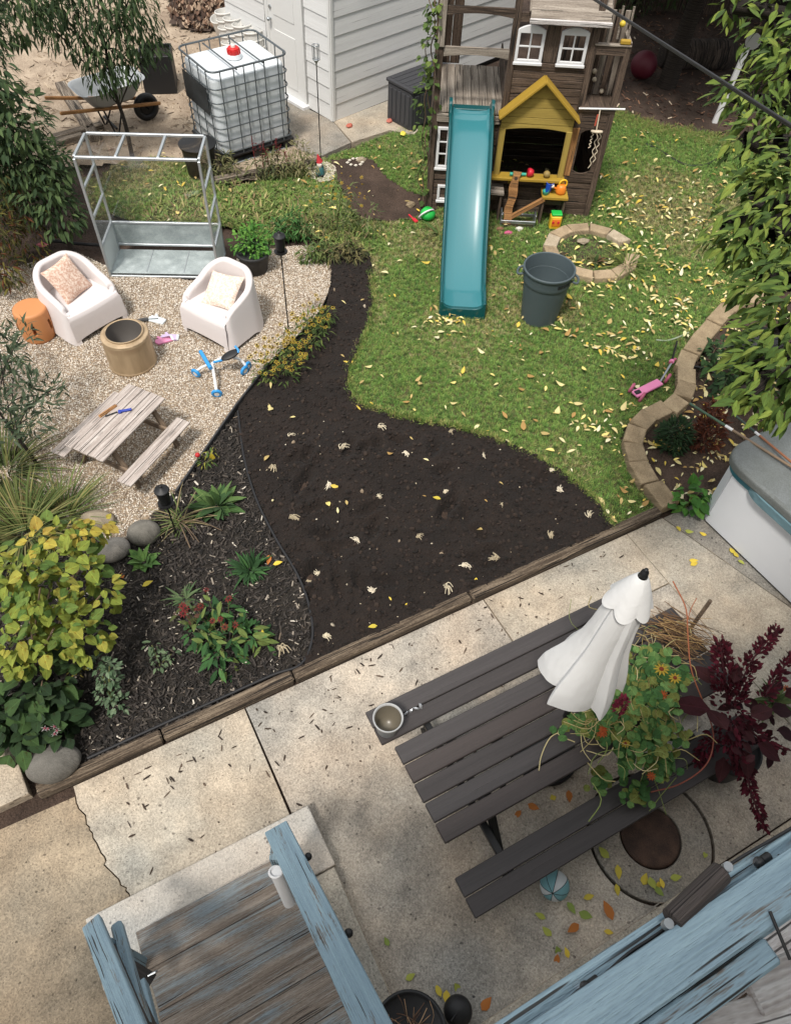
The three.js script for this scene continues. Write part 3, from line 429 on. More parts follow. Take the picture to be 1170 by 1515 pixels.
// ---------------------------------------------------------------- wooden playhouse tower
const PZ = -9.63;
{ const ph = thing('playhouse', 'brown wooden two storey playhouse with yellow gable and white windows', 'playhouse', V3(0, 0, PZ));
  const y0 = 0.0, D = 1.35, X = (x) => x;
  const bx = (n, lx, ly, lz, x, y, z, m = M.play, k = 0, rot) => part(n, box(lx, ly, lz, 0.005, k), m, ph, [x, y, z], rot);
  // horizontal wall boards between x0 and x1, y0 and y1, skipping a hole
  const boards = (x0, x1, ya, yb, z, hole, m = M.play) => { const n = Math.round((yb - ya) / 0.095), h = (yb - ya) / n; for (let i = 0; i < n; i++) { const a = ya + i * h, c = a + h / 2; const segs = hole && c > hole[2] && c < hole[3] ? [[x0, hole[0]], [hole[1], x1]] : [[x0, x1]]; for (const [p, q] of segs) if (q - p > 0.02) bx('wall_board', q - p, h - 0.006, 0.02, (p + q) / 2, c, z + (i % 3) * 0.0015, m, i % 6); } };
  const vboards = (x0, x1, ya, yb, z, m = M.play) => { const n = Math.max(1, Math.round((x1 - x0) / 0.11)), w = (x1 - x0) / n; for (let i = 0; i < n; i++) bx('wall_board', w - 0.006, yb - ya, 0.02, x0 + (i + 0.5) * w, (ya + yb) / 2, z + (i % 2) * 0.002, m, i % 6); };
  const sboards = (z0, z1, ya, yb, x, m = M.play) => { const n = Math.round((yb - ya) / 0.095), h = (yb - ya) / n; for (let i = 0; i < n; i++) bx('wall_board', 0.02, h - 0.006, z1 - z0, x, ya + (i + 0.5) * h, (z0 + z1) / 2, m, i % 6); };
  // corner posts
  for (const [x, z, h] of [[0.22, 0, 2.75], [2.38, 0, 2.18], [0.22, -D, 2.75], [2.38, -D, 2.75], [1.06, -0.005, 2.75], [1.985, -0.005, 2.75]]) bx('post', 0.075, h, 0.075, x, h / 2, z, M.play, Math.round(x * 9));
  bx('post_cap', 0.085, 0.9, 0.02, 0.22, 2.5, 0.05, M.deck);
  // ground floor front
  boards(0.26, 1.02, 0.02, 1.2, 0.0, [0.3, 0.5, 0.6, 1.13]);
  boards(1.1, 1.95, 0.02, 0.58, 0.0);
  boards(1.1, 1.95, 1.2, 1.92, 0.0); 
  bx('wall_board', 0.09, 0.62, 0.022, 1.99, 0.9, 0.03, M.orangeWood, 2);
  // arched doorway panel on the right
  { const s = new THREE.Shape(); s.moveTo(2.02, 0.5); s.lineTo(2.345, 0.5); s.lineTo(2.345, 1.42); s.lineTo(2.02, 1.42); s.closePath(); const h = new THREE.Path(); h.moveTo(2.06, 0.66); h.quadraticCurveTo(2.17, 0.58, 2.29, 0.66); h.lineTo(2.29, 1.14); h.quadraticCurveTo(2.17, 1.24, 2.06, 1.14); h.closePath(); s.holes.push(h); const g = new THREE.ExtrudeGeometry(s, { depth: 0.016, bevelEnabled: true, bevelSize: 0.003, bevelThickness: 0.003, bevelSegments: 1, curveSegments: 10 }); part('arched_panel', g, M.play, ph, [0, 0, 0.005]); }
  boards(2.02, 2.345, 0.02, 0.495, 0.0); bx('rail', 0.44, 0.07, 0.03, 2.19, 1.44, 0.03);
  // sides and back, floor, ceiling: a closed dark room
  sboards(-D + 0.04, -0.04, 0.02, 1.24, 0.2); sboards(-D + 0.04, -0.04, 0.02, 1.42, 2.4);
  boards(0.26, 2.35, 0.02, 1.25, -D, [0.75, 1.0, 0.3, 1.0]);
  bx('partition', 0.02, 1.2, D - 0.1, 1.05, 0.62, -D / 2, M.play, 2);
  bx('floor', 2.1, 0.03, D - 0.08, 1.3, 0.03, -D / 2, M.play);
  bx('upper_floor', 1.3, 0.03, D - 0.05, 1.7, 1.4, -D / 2 - 0.02, M.play);
  // low window beside the slide
  const window4 = (cx, cy, w, h, z, arch, cols = 2, rows = 2, name = 'window') => { const g = new THREE.Group(); g.name = name; g.position.set(cx, cy, z); ph.add(g); const f = 0.035, s = new THREE.Shape(); s.moveTo(-w / 2, -h / 2); s.lineTo(w / 2, -h / 2); s.lineTo(w / 2, h / 2 - arch); if (arch) s.quadraticCurveTo(0, h / 2 + arch * 1.2, -w / 2, h / 2 - arch); else s.lineTo(-w / 2, h / 2); s.closePath();
    const q = new THREE.Path(); q.moveTo(-w / 2 + f, -h / 2 + f); q.lineTo(w / 2 - f, -h / 2 + f); q.lineTo(w / 2 - f, h / 2 - arch - f); q.lineTo(-w / 2 + f, h / 2 - arch - f); q.closePath(); s.holes.push(q);
    part('frame', new THREE.ExtrudeGeometry(s, { depth: 0.02, bevelEnabled: true, bevelSize: 0.004, bevelOffset: -0.004, bevelThickness: 0.004, bevelSegments: 1 }), M.whitePaint, g);
    const iw = w - 2 * f, ih = h - arch - 2 * f, cyy = -arch / 2; for (let i = 1; i < cols; i++) part('muntin', box(0.018, ih + 0.004, 0.014, 0.003), M.whitePaint, g, [-iw / 2 + iw * i / cols, cyy, 0.012]); for (let j = 1; j < rows; j++) part('muntin', box(iw + 0.004, 0.018, 0.0125, 0.003), M.whitePaint, g, [0, cyy - ih / 2 + ih * j / rows, 0.012]);
    part('sill', box(w + 0.02, 0.03, 0.035, 0.004), M.whitePaint, g, [0, -h / 2 - 0.01, 0.018]); };
  window4(0.4, 0.86, 0.27, 0.53, 0.012, 0, 2, 3);
  window4(0.62, 0.25, 0.6, 0.22, 0.012, 0, 3, 1);
  // deck above the slide: boards run front to back
  for (let i = 0; i < 8; i++) bx('deck_board', 0.098, 0.028, D - 0.02, 0.31 + i * 0.103, 1.315 + (i % 3) * 0.002, -D / 2 + 0.03, M.deck, i % 5);
  bx('deck_joist', 0.8, 0.1, 0.03, 0.64, 1.245, 0.03, M.deck, 2);
  // upper floor: front wall with two windows around open sashes
  { const wy0 = 1.93, wy1 = 2.32; vboards(1.42, 1.58, wy0, wy1, 0.004); vboards(1.92, 1.955, wy0, wy1, 0.004); bx('wall_board', 0.9, 0.1, 0.022, 1.52, 2.385, 0.0, M.play, 3);
    window4(1.25, 2.12, 0.32, 0.39, 0.015, 0.045); window4(1.75, 2.12, 0.32, 0.39, 0.015, 0.045); }
  bx('corner_board', 0.02, 0.55, 0.06, 1.09, 1.65, -0.02, M.play);
  sboards(-D + 0.04, -0.04, 1.35, 1.62, 1.06, M.play);
  vboards(0.26, 0.52, 1.33, 2.55, -D, M.play); bx('wall_board', 0.02, 1.2, 0.3, 0.22, 2.0, -D + 0.16, M.play, 3); window4(0.4, 2.3, 0.2, 0.12, -D + 0.02, 0, 2, 1);
  vboards(1.6, 2.36, 1.42, 2.6, -D, M.play);
  // bowed rails
  const bow = (x0, x1, y, h, z, n = 'rail', m = M.play, sag = 0.03) => { const s = new THREE.Shape(); s.moveTo(x0, y); s.lineTo(x1, y); s.lineTo(x1, y - h); s.quadraticCurveTo((x0 + x1) / 2, y - h + 2 * sag, x0, y - h); s.closePath(); part(n, new THREE.ExtrudeGeometry(s, { depth: 0.024, bevelEnabled: true, bevelSize: 0.003, bevelOffset: -0.003, bevelThickness: 0.003, bevelSegments: 1 }), m, ph, [0, 0, z]); };
  bow(0.26, 1.03, 2.05, 0.11, 0.0, 'guard_rail', M.deck); bow(0.26, 1.03, 2.47, 0.1, 0.01, 'top_rail', M.play, 0.035);
  bow(2.02, 2.4, 2.15, 0.1, 0.01, 'guard_rail', M.play, 0); bx('rail_top', 0.42, 0.02, 0.06, 2.2, 2.16, 0.02, M.deck); bx('rail_top', 0.04, 0.03, 0.5, 2.4, 2.17, -0.25, M.deck);
  bx('side_rail', 0.025, 0.1, D - 0.1, 0.22, 2.0, -D / 2, M.deck);
  // balcony back boards on the right
  for (let i = 0; i < 5; i++) bx('balcony_board', 0.062, 1.0, 0.018, 2.03 + i * 0.083, 1.9, -0.32 - (i % 2) * 0.004, i % 2 ? M.play : M.deck, i);
  bx('balcony_floor', 0.4, 0.025, 0.5, 2.2, 1.46, -0.22, M.play); sboards(-0.9, -0.05, 1.46, 2.1, 2.41, M.play);
  rod('climbing_bar', ph, M.whitePaint, V3(1.96, 1.455, 0.06), V3(2.52, 1.475, 0.06), 0.012);
  // roof sheets just above the windows
  { const rf = new THREE.Group(); rf.name = 'roof'; rf.position.set(1.65, 2.42, -0.02); ph.add(rf); for (let i = 0; i < 9; i++) part('roof_board', box(0.9, 0.022, 0.14, 0.004, i % 5), M.deck, rf, [0, 0.01 + i * 0.075, 0.11 - i * 0.085], [0.74, 0, 0]); for (let i = 0; i < 9; i++) part('roof_board', box(0.9, 0.022, 0.14, 0.004, i % 5), M.deck, rf, [0, 0.01 + i * 0.075, -D + 0.02 + i * 0.075 - 0.11], [-0.74, 0, 0]); part('fascia', box(0.92, 0.05, 0.03, 0.004), M.whiteWood, rf, [0, -0.02, 0.17]); for (const x of [-0.44, 0.44]) part('roof_batten', box(0.05, 0.012, 0.9, 0.003), M.deck, rf, [x, 0.34, -0.28], [0.74, 0, 0]); }
  part('canopy_sheet', box(0.8, 0.012, 0.9, 0.004), std(0xb9bfc3, 0.6), ph, [0.64, 2.62, -0.42], [0.12, 0, 0]);
  // yellow gable bay
  const bay = new THREE.Group(); bay.name = 'gable_bay'; bay.position.z = 0.09; ph.add(bay);
  { const s = new THREE.Shape(); s.moveTo(1.04, 1.37); s.lineTo(1.49, 1.76); s.lineTo(1.93, 1.37); s.lineTo(1.93, 1.17); s.quadraticCurveTo(1.49, 1.26, 1.04, 1.17); s.closePath(); const g = new THREE.ExtrudeGeometry(s, { depth: 0.008, bevelEnabled: false }); part('gable_backing', g, M.yellowWood, bay); const xl = (y) => y < 1.37 ? 1.04 : 1.04 + (y - 1.37) / 0.39 * 0.45, xr = (y) => y < 1.37 ? 1.93 : 1.93 - (y - 1.37) / 0.39 * 0.44; [[1.262, 1.335], [1.341, 1.45], [1.456, 1.56], [1.566, 1.75]].forEach(([a, b]) => { const q = new THREE.Shape(); q.moveTo(xl(a), a); if (a < 1.37 && b > 1.37) q.lineTo(xl(a), 1.37); q.lineTo(xl(b), b); q.lineTo(xr(b), b); if (a < 1.37 && b > 1.37) q.lineTo(xr(a), 1.37); q.lineTo(xr(a), a); q.closePath(); part('gable_board', new THREE.ExtrudeGeometry(q, { depth: 0.012, bevelEnabled: true, bevelSize: 0.002, bevelOffset: -0.002, bevelThickness: 0.002, bevelSegments: 1 }), M.yellowWood, bay, [0, 0, 0.0085]); }); { const q = new THREE.Shape(); q.moveTo(1.04, 1.256); q.lineTo(1.93, 1.256); q.lineTo(1.93, 1.17); q.quadraticCurveTo(1.49, 1.26, 1.04, 1.17); part('gable_board', new THREE.ExtrudeGeometry(q, { depth: 0.013, bevelEnabled: false }), M.yellowWood, bay, [0, 0, 0.0085]); } }
  for (const [x0, x1] of [[1.0, 1.49], [1.98, 1.49]]) { const a = V3(x0, 1.345, 0.03), b = V3(x1, 1.79, 0.03); beam('gable_trim', bay, M.yellowTrim, a, b, 0.2, 0.028, { k: x0 * 10 }); }
  for (const x of [1.07, 1.9]) part('bay_post', box(0.07, 0.62, 0.04, 0.004), M.yellowWood, bay, [x, 0.88, 0.015]);
  for (const x of [1.045, 1.925]) part('bay_side', box(0.02, 0.62, 0.09, 0.003), M.yellowWood, bay, [x, 0.88, -0.05]);
  part('bay_sill', box(0.97, 0.04, 0.16, 0.006), M.yellowTrim, bay, [1.475, 0.58, 0.03]); for (const x of [1.25, 1.72]) part('sill_bracket', box(0.03, 0.06, 0.06, 0.004), M.yellowTrim, bay, [x, 0.53, 0.03]);
  // rope and rings on the right
  const rope = std(0xcfc2ab, 0.9); part('ring', new THREE.TorusGeometry(0.06, 0.016, 10, 24), rope, ph, [2.24, 1.2, 0.08], [1.2, 0, 0.1]); rod('rope', ph, rope, V3(2.22, 1.47, 0.06), V3(2.23, 1.22, 0.09), 0.008); rod('rope', ph, std(0xb5543f, 0.8), V3(2.205, 1.4, 0.07), V3(2.2, 1.27, 0.08), 0.01);
  for (const [x, y1, y2] of [[2.2, 1.17, 0.98], [2.26, 1.17, 0.72], [2.3, 1.17, 0.8]]) { const p = []; for (let k = 0; k <= 8; k++) p.push(V3(x + (k % 2 ? 0.012 : -0.012), lerp(y1, y2, k / 8), 0.06)); part('chain', tube(p, 0.006, 5), rope, ph); }
  for (const [x, y, z] of [[2.12, 1.75, -0.28], [2.14, 1.66, -0.27], [2.26, 1.53, -0.27]]) part('bell', new THREE.SphereGeometry(0.028, 12, 10), rope, ph, [x, y, z]);
  // string of yellow things on the rail corner
  part('hanging_ball', new THREE.SphereGeometry(0.035, 14, 12), std(0xc9b13a, 0.5), ph, [2.28, 2.33, -0.12]); part('hanging_block', box(0.12, 0.05, 0.05, 0.01), M.yellowTrim, ph, [2.33, 2.2, 0.03]);
  for (const x of [2.26, 2.38]) rod('rail_spindle', ph, M.deck, V3(x, 2.17, -0.12), V3(x - 0.01, 2.5, -0.14), 0.014);
}
// two wooden stools and loose boards in front of the playhouse
const stool = thing('wooden_stool', 'small grey wooden stool half hidden behind the green slide', 'stool', V3(1.02, 0, PZ + 0.16));
{ const m = M.deck, d = M.play; { const s = new THREE.Shape(); s.moveTo(-0.17, -0.12); s.lineTo(0.17, -0.12); s.lineTo(0.17, 0.12); s.lineTo(-0.17, 0.12); s.closePath(); const h = new THREE.Path(); h.moveTo(-0.05, -0.015); h.lineTo(0.05, -0.015); h.lineTo(0.05, 0.015); h.lineTo(-0.05, 0.015); h.closePath(); s.holes.push(h); const g = new THREE.ExtrudeGeometry(s, { depth: 0.03, bevelEnabled: true, bevelSize: 0.004, bevelOffset: -0.004, bevelThickness: 0.003, bevelSegments: 1 }); g.rotateX(-Math.PI / 2); part('seat', g, m, stool, [0, 0.402, 0]); } for (const x of [-0.14, 0.14]) part('leg', box(0.025, 0.4, 0.2, 0.004), d, stool, [x, 0.2, 0]); part('stretcher', box(0.25, 0.06, 0.02, 0.003), d, stool, [0, 0.3, 0]); }
{ const s2 = dup(stool, V3(1.86, 0, PZ + 0.2), 0, 'small yellowed wooden stool carrying the orange watering can'); s2.children[0].material = M.yellowTrim; }
{ const a = thing('carved_plank', 'long orange brown plank with wavy edges leaning on the yellow sill', 'plank', V3(1.27, 0, PZ + 0.32)); a.rotation.set(-0.22, 0, -0.08); const s = new THREE.Shape(); s.moveTo(-0.05, 0); for (let i = 1; i <= 12; i++) s.lineTo(-0.05 + 0.012 * Math.sin(i * 1.3), i * 0.058); for (let i = 12; i >= 0; i--) s.lineTo(0.05 + 0.012 * Math.sin(i * 1.1), i * 0.058); part('board', new THREE.ExtrudeGeometry(s, { depth: 0.025, bevelEnabled: true, bevelSize: 0.004, bevelThickness: 0.004, bevelSegments: 1 }), M.orangeWood, a); part('knot', cyl(0.022, 0.022, 0.004, 14), M.play, a, [0, 0.62, 0.03], [Math.PI / 2, 0, 0]);
  const b = thing('short_plank', 'orange brown plank sloping up to the wooden stool', 'plank', V3(1.32, 0.04, PZ + 0.3)); b.rotation.set(0, 0, 0.62); part('board', box(0.55, 0.06, 0.04, 0.005, 2), M.orangeWood, b, [0.26, 0.06, 0]); 
  const c = thing('toy_crate', 'low silver edged toy frame below the leaning planks', 'toy', V3(1.42, 0, PZ + 0.3)); for (const z of [-0.09, 0.09]) part('rail', box(0.46, 0.04, 0.014, 0.003), M.steel, c, [0, 0.1, z]); for (const x of [-0.225, 0.225]) part('upright', box(0.016, 0.2, 0.17, 0.003), M.steel, c, [x, 0.1, 0]); part('tray', box(0.43, 0.012, 0.16, 0.002), M.play, c, [0, 0.03, 0]); }
// ---------------------------------------------------------------- slide
{ const sl = thing('slide', 'green plastic playground slide running down from the deck', 'slide', V3(0.655, 0, PZ));
  // path: distance in front of the wall -> height of the slide bed
  const path = []; for (let i = 0; i <= 60; i++) { const t = i / 60; let z, y; if (t < 0.08) { z = t / 0.08 * 0.16; y = 1.36 - 0.02 * t / 0.08; } else { const k = (t - 0.08) / 0.92; z = 0.16 + k * 2.16; const base = 1.34 - 1.22 * smooth(-0.1, 0.93, k) * 1.0; y = base + 0.0; y = Math.max(0.14, y); } path.push([z, y]); }
  const half = 0.24, sec = [[-0.27, -0.06], [-0.275, 0.1], [-0.262, 0.118], [-0.245, 0.115], [-0.235, 0.09], [-0.222, 0.03], [-0.195, 0.004], [-0.1, -0.006], [0, -0.008], [0.1, -0.006], [0.195, 0.004], [0.222, 0.03], [0.235, 0.09], [0.245, 0.115], [0.262, 0.118], [0.275, 0.1], [0.27, -0.06]];
  const pos = [], idx = [], n = sec.length;
  path.forEach(([z, y], i) => { const a = path[Math.max(0, i - 1)], b = path[Math.min(60, i + 1)], ty = b[1] - a[1], tz = b[0] - a[0], l = Math.hypot(ty, tz), ny = tz / l, nz = -ty / l; const dip = smooth(54, 60, i); sec.forEach(([sx, sy]) => { const yy = sy > 0.02 ? lerp(sy, sy * 0.75, dip) : sy; pos.push(sx, y + ny * yy, z + nz * yy); }); });
  for (let i = 0; i < 60; i++) for (let j = 0; j < n - 1; j++) { const a = i * n + j, b = a + 1, c = a + n, d = c + 1; idx.push(a, c, b, b, c, d); }
  const g = new THREE.BufferGeometry(); g.setAttribute('position', new THREE.Float32BufferAttribute(pos, 3)); g.setIndex(idx); g.computeVertexNormals();
  const mat = new THREE.MeshPhysicalMaterial({ color: 0x094c4f, roughness: 0.2, clearcoat: 0.4, clearcoatRoughness: 0.15, side: THREE.DoubleSide, bumpMap: noiseBump(150, 40, [0.4, 0.4]), bumpScale: 0.0006 });
  part('chute', g, mat, sl); const bedI = []; for (let i = 1; i < 60; i++) for (let j = 5; j < 11; j++) { const a = i * n + j, b = a + 1, c = a + n, d = c + 1; bedI.push(a, c, b, b, c, d); } const bg = new THREE.BufferGeometry(), bp = pos.map((v, q) => q % 3 === 1 ? v + 0.003 : q % 3 === 2 ? v + 0.0015 : v); bg.setAttribute('position', new THREE.Float32BufferAttribute(bp, 3)); bg.setIndex(bedI); bg.computeVertexNormals(); const paleBed = mat.clone(); paleBed.color.set(0x34757d); part('pale_bed', bg, paleBed, sl);  // bed strip in a paler teal than the chute sides
  // run-out: bed curves round to a front skirt standing on the grass
  const [ez, ey] = path[60]; const fs = new THREE.Shape(); fs.moveTo(-0.275, 0); fs.lineTo(0.275, 0); fs.lineTo(0.268, ey + 0.085); fs.quadraticCurveTo(0.255, ey + 0.1, 0.235, ey + 0.08); fs.quadraticCurveTo(0.22, ey + 0.01, 0.12, ey + 0.004); fs.lineTo(-0.12, ey + 0.004); fs.quadraticCurveTo(-0.22, ey + 0.01, -0.235, ey + 0.08); fs.quadraticCurveTo(-0.255, ey + 0.1, -0.268, ey + 0.085); fs.closePath();
  part('foot_skirt', new THREE.ExtrudeGeometry(fs, { depth: 0.03, bevelEnabled: true, bevelSize: 0.012, bevelOffset: -0.012, bevelThickness: 0.012, bevelSegments: 3 }), mat, sl, [0, 0, ez - 0.005]);
  for (const s of [-1, 1]) part('foot_side', box(0.012, 0.2, 0.42, 0.004), mat, sl, [s * 0.268, 0.1, ez - 0.21]);
  part('entry_lip', box(0.56, 0.03, 0.12, 0.012), mat, sl, [0, 1.352, -0.02]);
  for (const s of [-1, 1]) { const sp = new THREE.Shape(); sp.moveTo(-0.08, 0); sp.lineTo(0.12, -0.02); sp.quadraticCurveTo(0.12, 0.13, 0.02, 0.15); sp.quadraticCurveTo(-0.08, 0.15, -0.08, 0); const q = new THREE.ExtrudeGeometry(sp, { depth: 0.03, bevelEnabled: true, bevelSize: 0.006, bevelThickness: 0.006, bevelSegments: 2 }); q.rotateY(-Math.PI / 2); part('entry_fin', q, mat, sl, [s * 0.258 + 0.015, 1.34, 0.04]); }
}
// dark storage box beside the shed
{ const a = G(577, 186), b = G(607, 199), c = G(640, 183), d = V3().subVectors(c, b).setY(0), t = thing('storage_box', 'dark grey plastic deck box with ribbed sides against the shed', 'storage box', V3(b.x, 0.04, b.z), Math.PI / 4);
  const m = std(0x3b3c40, 0.6, { bumpMap: noiseBump(160, 40, [0.3, 0.3]), bumpScale: 0.001 }), w = 1.05, dp = 0.55, h = 0.56; part('body', box(w, h, dp, 0.02), m, t, [w / 2, h / 2, -dp / 2]); part('lid', box(w + 0.04, 0.05, dp + 0.04, 0.015), m, t, [w / 2, h + 0.026, -dp / 2]);
  for (let i = 0; i < 5; i++) part('side_rib', box(0.014, h - 0.12, 0.07, 0.005), m, t, [-0.004, h / 2, -0.08 - i * 0.098]); for (let i = 0; i < 8; i++) part('front_rib', box(0.09, h - 0.12, 0.014, 0.005), m, t, [0.1 + i * 0.12, h / 2, 0.004]); for (let i = 0; i < 5; i++) part('lid_rib', box(w - 0.06, 0.01, 0.07, 0.003), m, t, [w / 2, h + 0.053, -0.06 - i * 0.108]); }
// ---------------------------------------------------------------- concrete step, wooden landing and blue stair rails
{ const h1 = 0.15; const A = toST(G(127, 1362, h1)), Bq = toST(G(452, 1190, h1)), C = toST(G(497, 1278, h1)); const s0 = A[0], s1 = (Bq[0] + C[0]) / 2 + 0.0, t0 = (A[1] + Bq[1]) / 2;
  const step = thing('concrete_step', 'pale concrete step below the wooden landing', 'step'); const tN = C[1];
  part('tread', slab(st2([[s0, t0], [s1, t0], [s1 + 0.01, tN], [s0, tN]]), -0.1, h1, 0.012), M.concStep, step); part('base', slab(st2([[s0 + 0.05, tN + 0.004], [s1 - 0.0, tN + 0.004], [s1, 4.2], [s0 + 0.05, 4.2]]), -0.1, h1 - 0.012, 0.02), M.conc, step);
  const h2 = 0.32, P = toST(G(200, 1378, h2)), Q = toST(G(412, 1268, h2)), ld = thing('wooden_landing', 'weathered landing boards with flaking blue paint', 'landing'); const lt = (P[1] + Q[1]) / 2, l0 = P[0], l1 = Q[0] + 0.1;
  for (let i = 0; i < 8; i++) { const m = part('board', box(l1 - l0, 0.05, 0.236, 0.004, i), M.blueWorn, ld); m.position.copy(ST((l0 + l1) / 2 + (i % 2) * 0.006, lt + 0.12 + i * 0.2385, h2 - 0.025 + (i % 3) * 0.0015)); m.rotation.y = PA; }
  for (const q of [l0 + 0.1, (l0 + l1) / 2, l1 - 0.1]) beam('joist', ld, M.timber, ST(q, lt + 0.02, h2 - 0.115), ST(q, lt + 1.9, h2 - 0.115), 0.045, 0.125);
  // right hand rail: a flat 2x6 climbing towards the house
  const rl = thing('stair_rail', 'single blue handrail board on a white bracket post beside the landing', 'handrail'); const a = G(409, 1226, 1.08), a2 = G(556, 1526, 2.05);
  beam('rail_board', rl, M.blue, a, V3().lerpVectors(a, a2, 1.25), 0.14, 0.04, { k: 3, bev: 0.006 });
  const foot = V3(a.x + 0.02, 0.3, a.z + 0.12); beam('post', rl, M.blue, V3(foot.x, 0.15, foot.z), V3(foot.x, 1.05, foot.z), 0.085, 0.085, { up: V3(0, 0, 1) });
  { const b0 = G(408, 1290, 1.0), b1 = G(428, 1335, 0.62); rod('bracket_tube', rl, M.whitePaint, b0, b1, 0.036, 16); rod('bracket_pin', rl, M.steel, V3(b0.x + 0.06, b0.y - 0.05, b0.z), V3(b1.x + 0.05, b1.y - 0.02, b1.z), 0.008); part('bracket_cap', new THREE.TorusGeometry(0.036, 0.008, 8, 20), M.whitePaint, rl, b0, [Math.PI / 2 - 0.4, 0, 0]); }
  for (const k of [0.2, 0.62, 1.02]) { const p = V3().lerpVectors(a, a2, k); part('bulb', new THREE.SphereGeometry(0.022, 12, 10), M.black, rl, [p.x + 0.09, p.y - 0.03, p.z - 0.02]); }
  // left hand rails
  const lr = thing('stair_railing', 'paired blue rails and posts on the left side of the landing', 'railing'); const b = G(137, 1366, 0.95), b2 = G(200, 1526, 1.75), ext = (p, q, k) => V3().lerpVectors(p, q, k);
  beam('rail_board', lr, M.blue, b, ext(b, b2, 1.5), 0.105, 0.045, { k: 5, bev: 0.006 }); const c = G(174, 1370, 0.9), c2 = G(216, 1526, 1.6); beam('grab_rail', lr, M.blue, c, ext(c, c2, 1.5), 0.062, 0.06, { k: 6, bev: 0.012 });
  const drop = (p, q, k, dy) => { const v = ext(p, q, k); return V3(v.x + 0.03, v.y - dy, v.z); };
  beam('lower_rail', lr, M.blueLog, drop(b, b2, 0.3, 0.16), drop(b, b2, 1.5, 0.16), 0.05, 0.13, { k: 7 });
  const d0 = G(158, 1412, 0.85), d1 = G(222, 1452, 0.62); beam('cross_piece', lr, tint(M.blueLog, 0xb9c4c8), d0, d1, 0.09, 0.06, { k: 2 }); const e0 = G(207, 1458, 0.9), e1b = G(232, 1560, 1.2); beam('inner_rail', lr, M.blue, e0, ext(e0, e1b, 1.4), 0.08, 0.06, { k: 8 });
  { const p = G(226, 1440, 0.66); part('bracket', box(0.05, 0.04, 0.012, 0.003), M.steel, lr, p, [0.3, 0.5, 0]); part('bracket', box(0.03, 0.03, 0.012, 0.003), M.steel, lr, G(219, 1484, 0.7), [0.6, 0.2, 0]); }
  const pf = ext(b, b2, 0.25); beam('post', lr, M.blue, V3(pf.x, 0.14, pf.z), V3(pf.x, pf.y - 0.03, pf.z), 0.085, 0.085, { up: V3(0, 0, 1) });
}
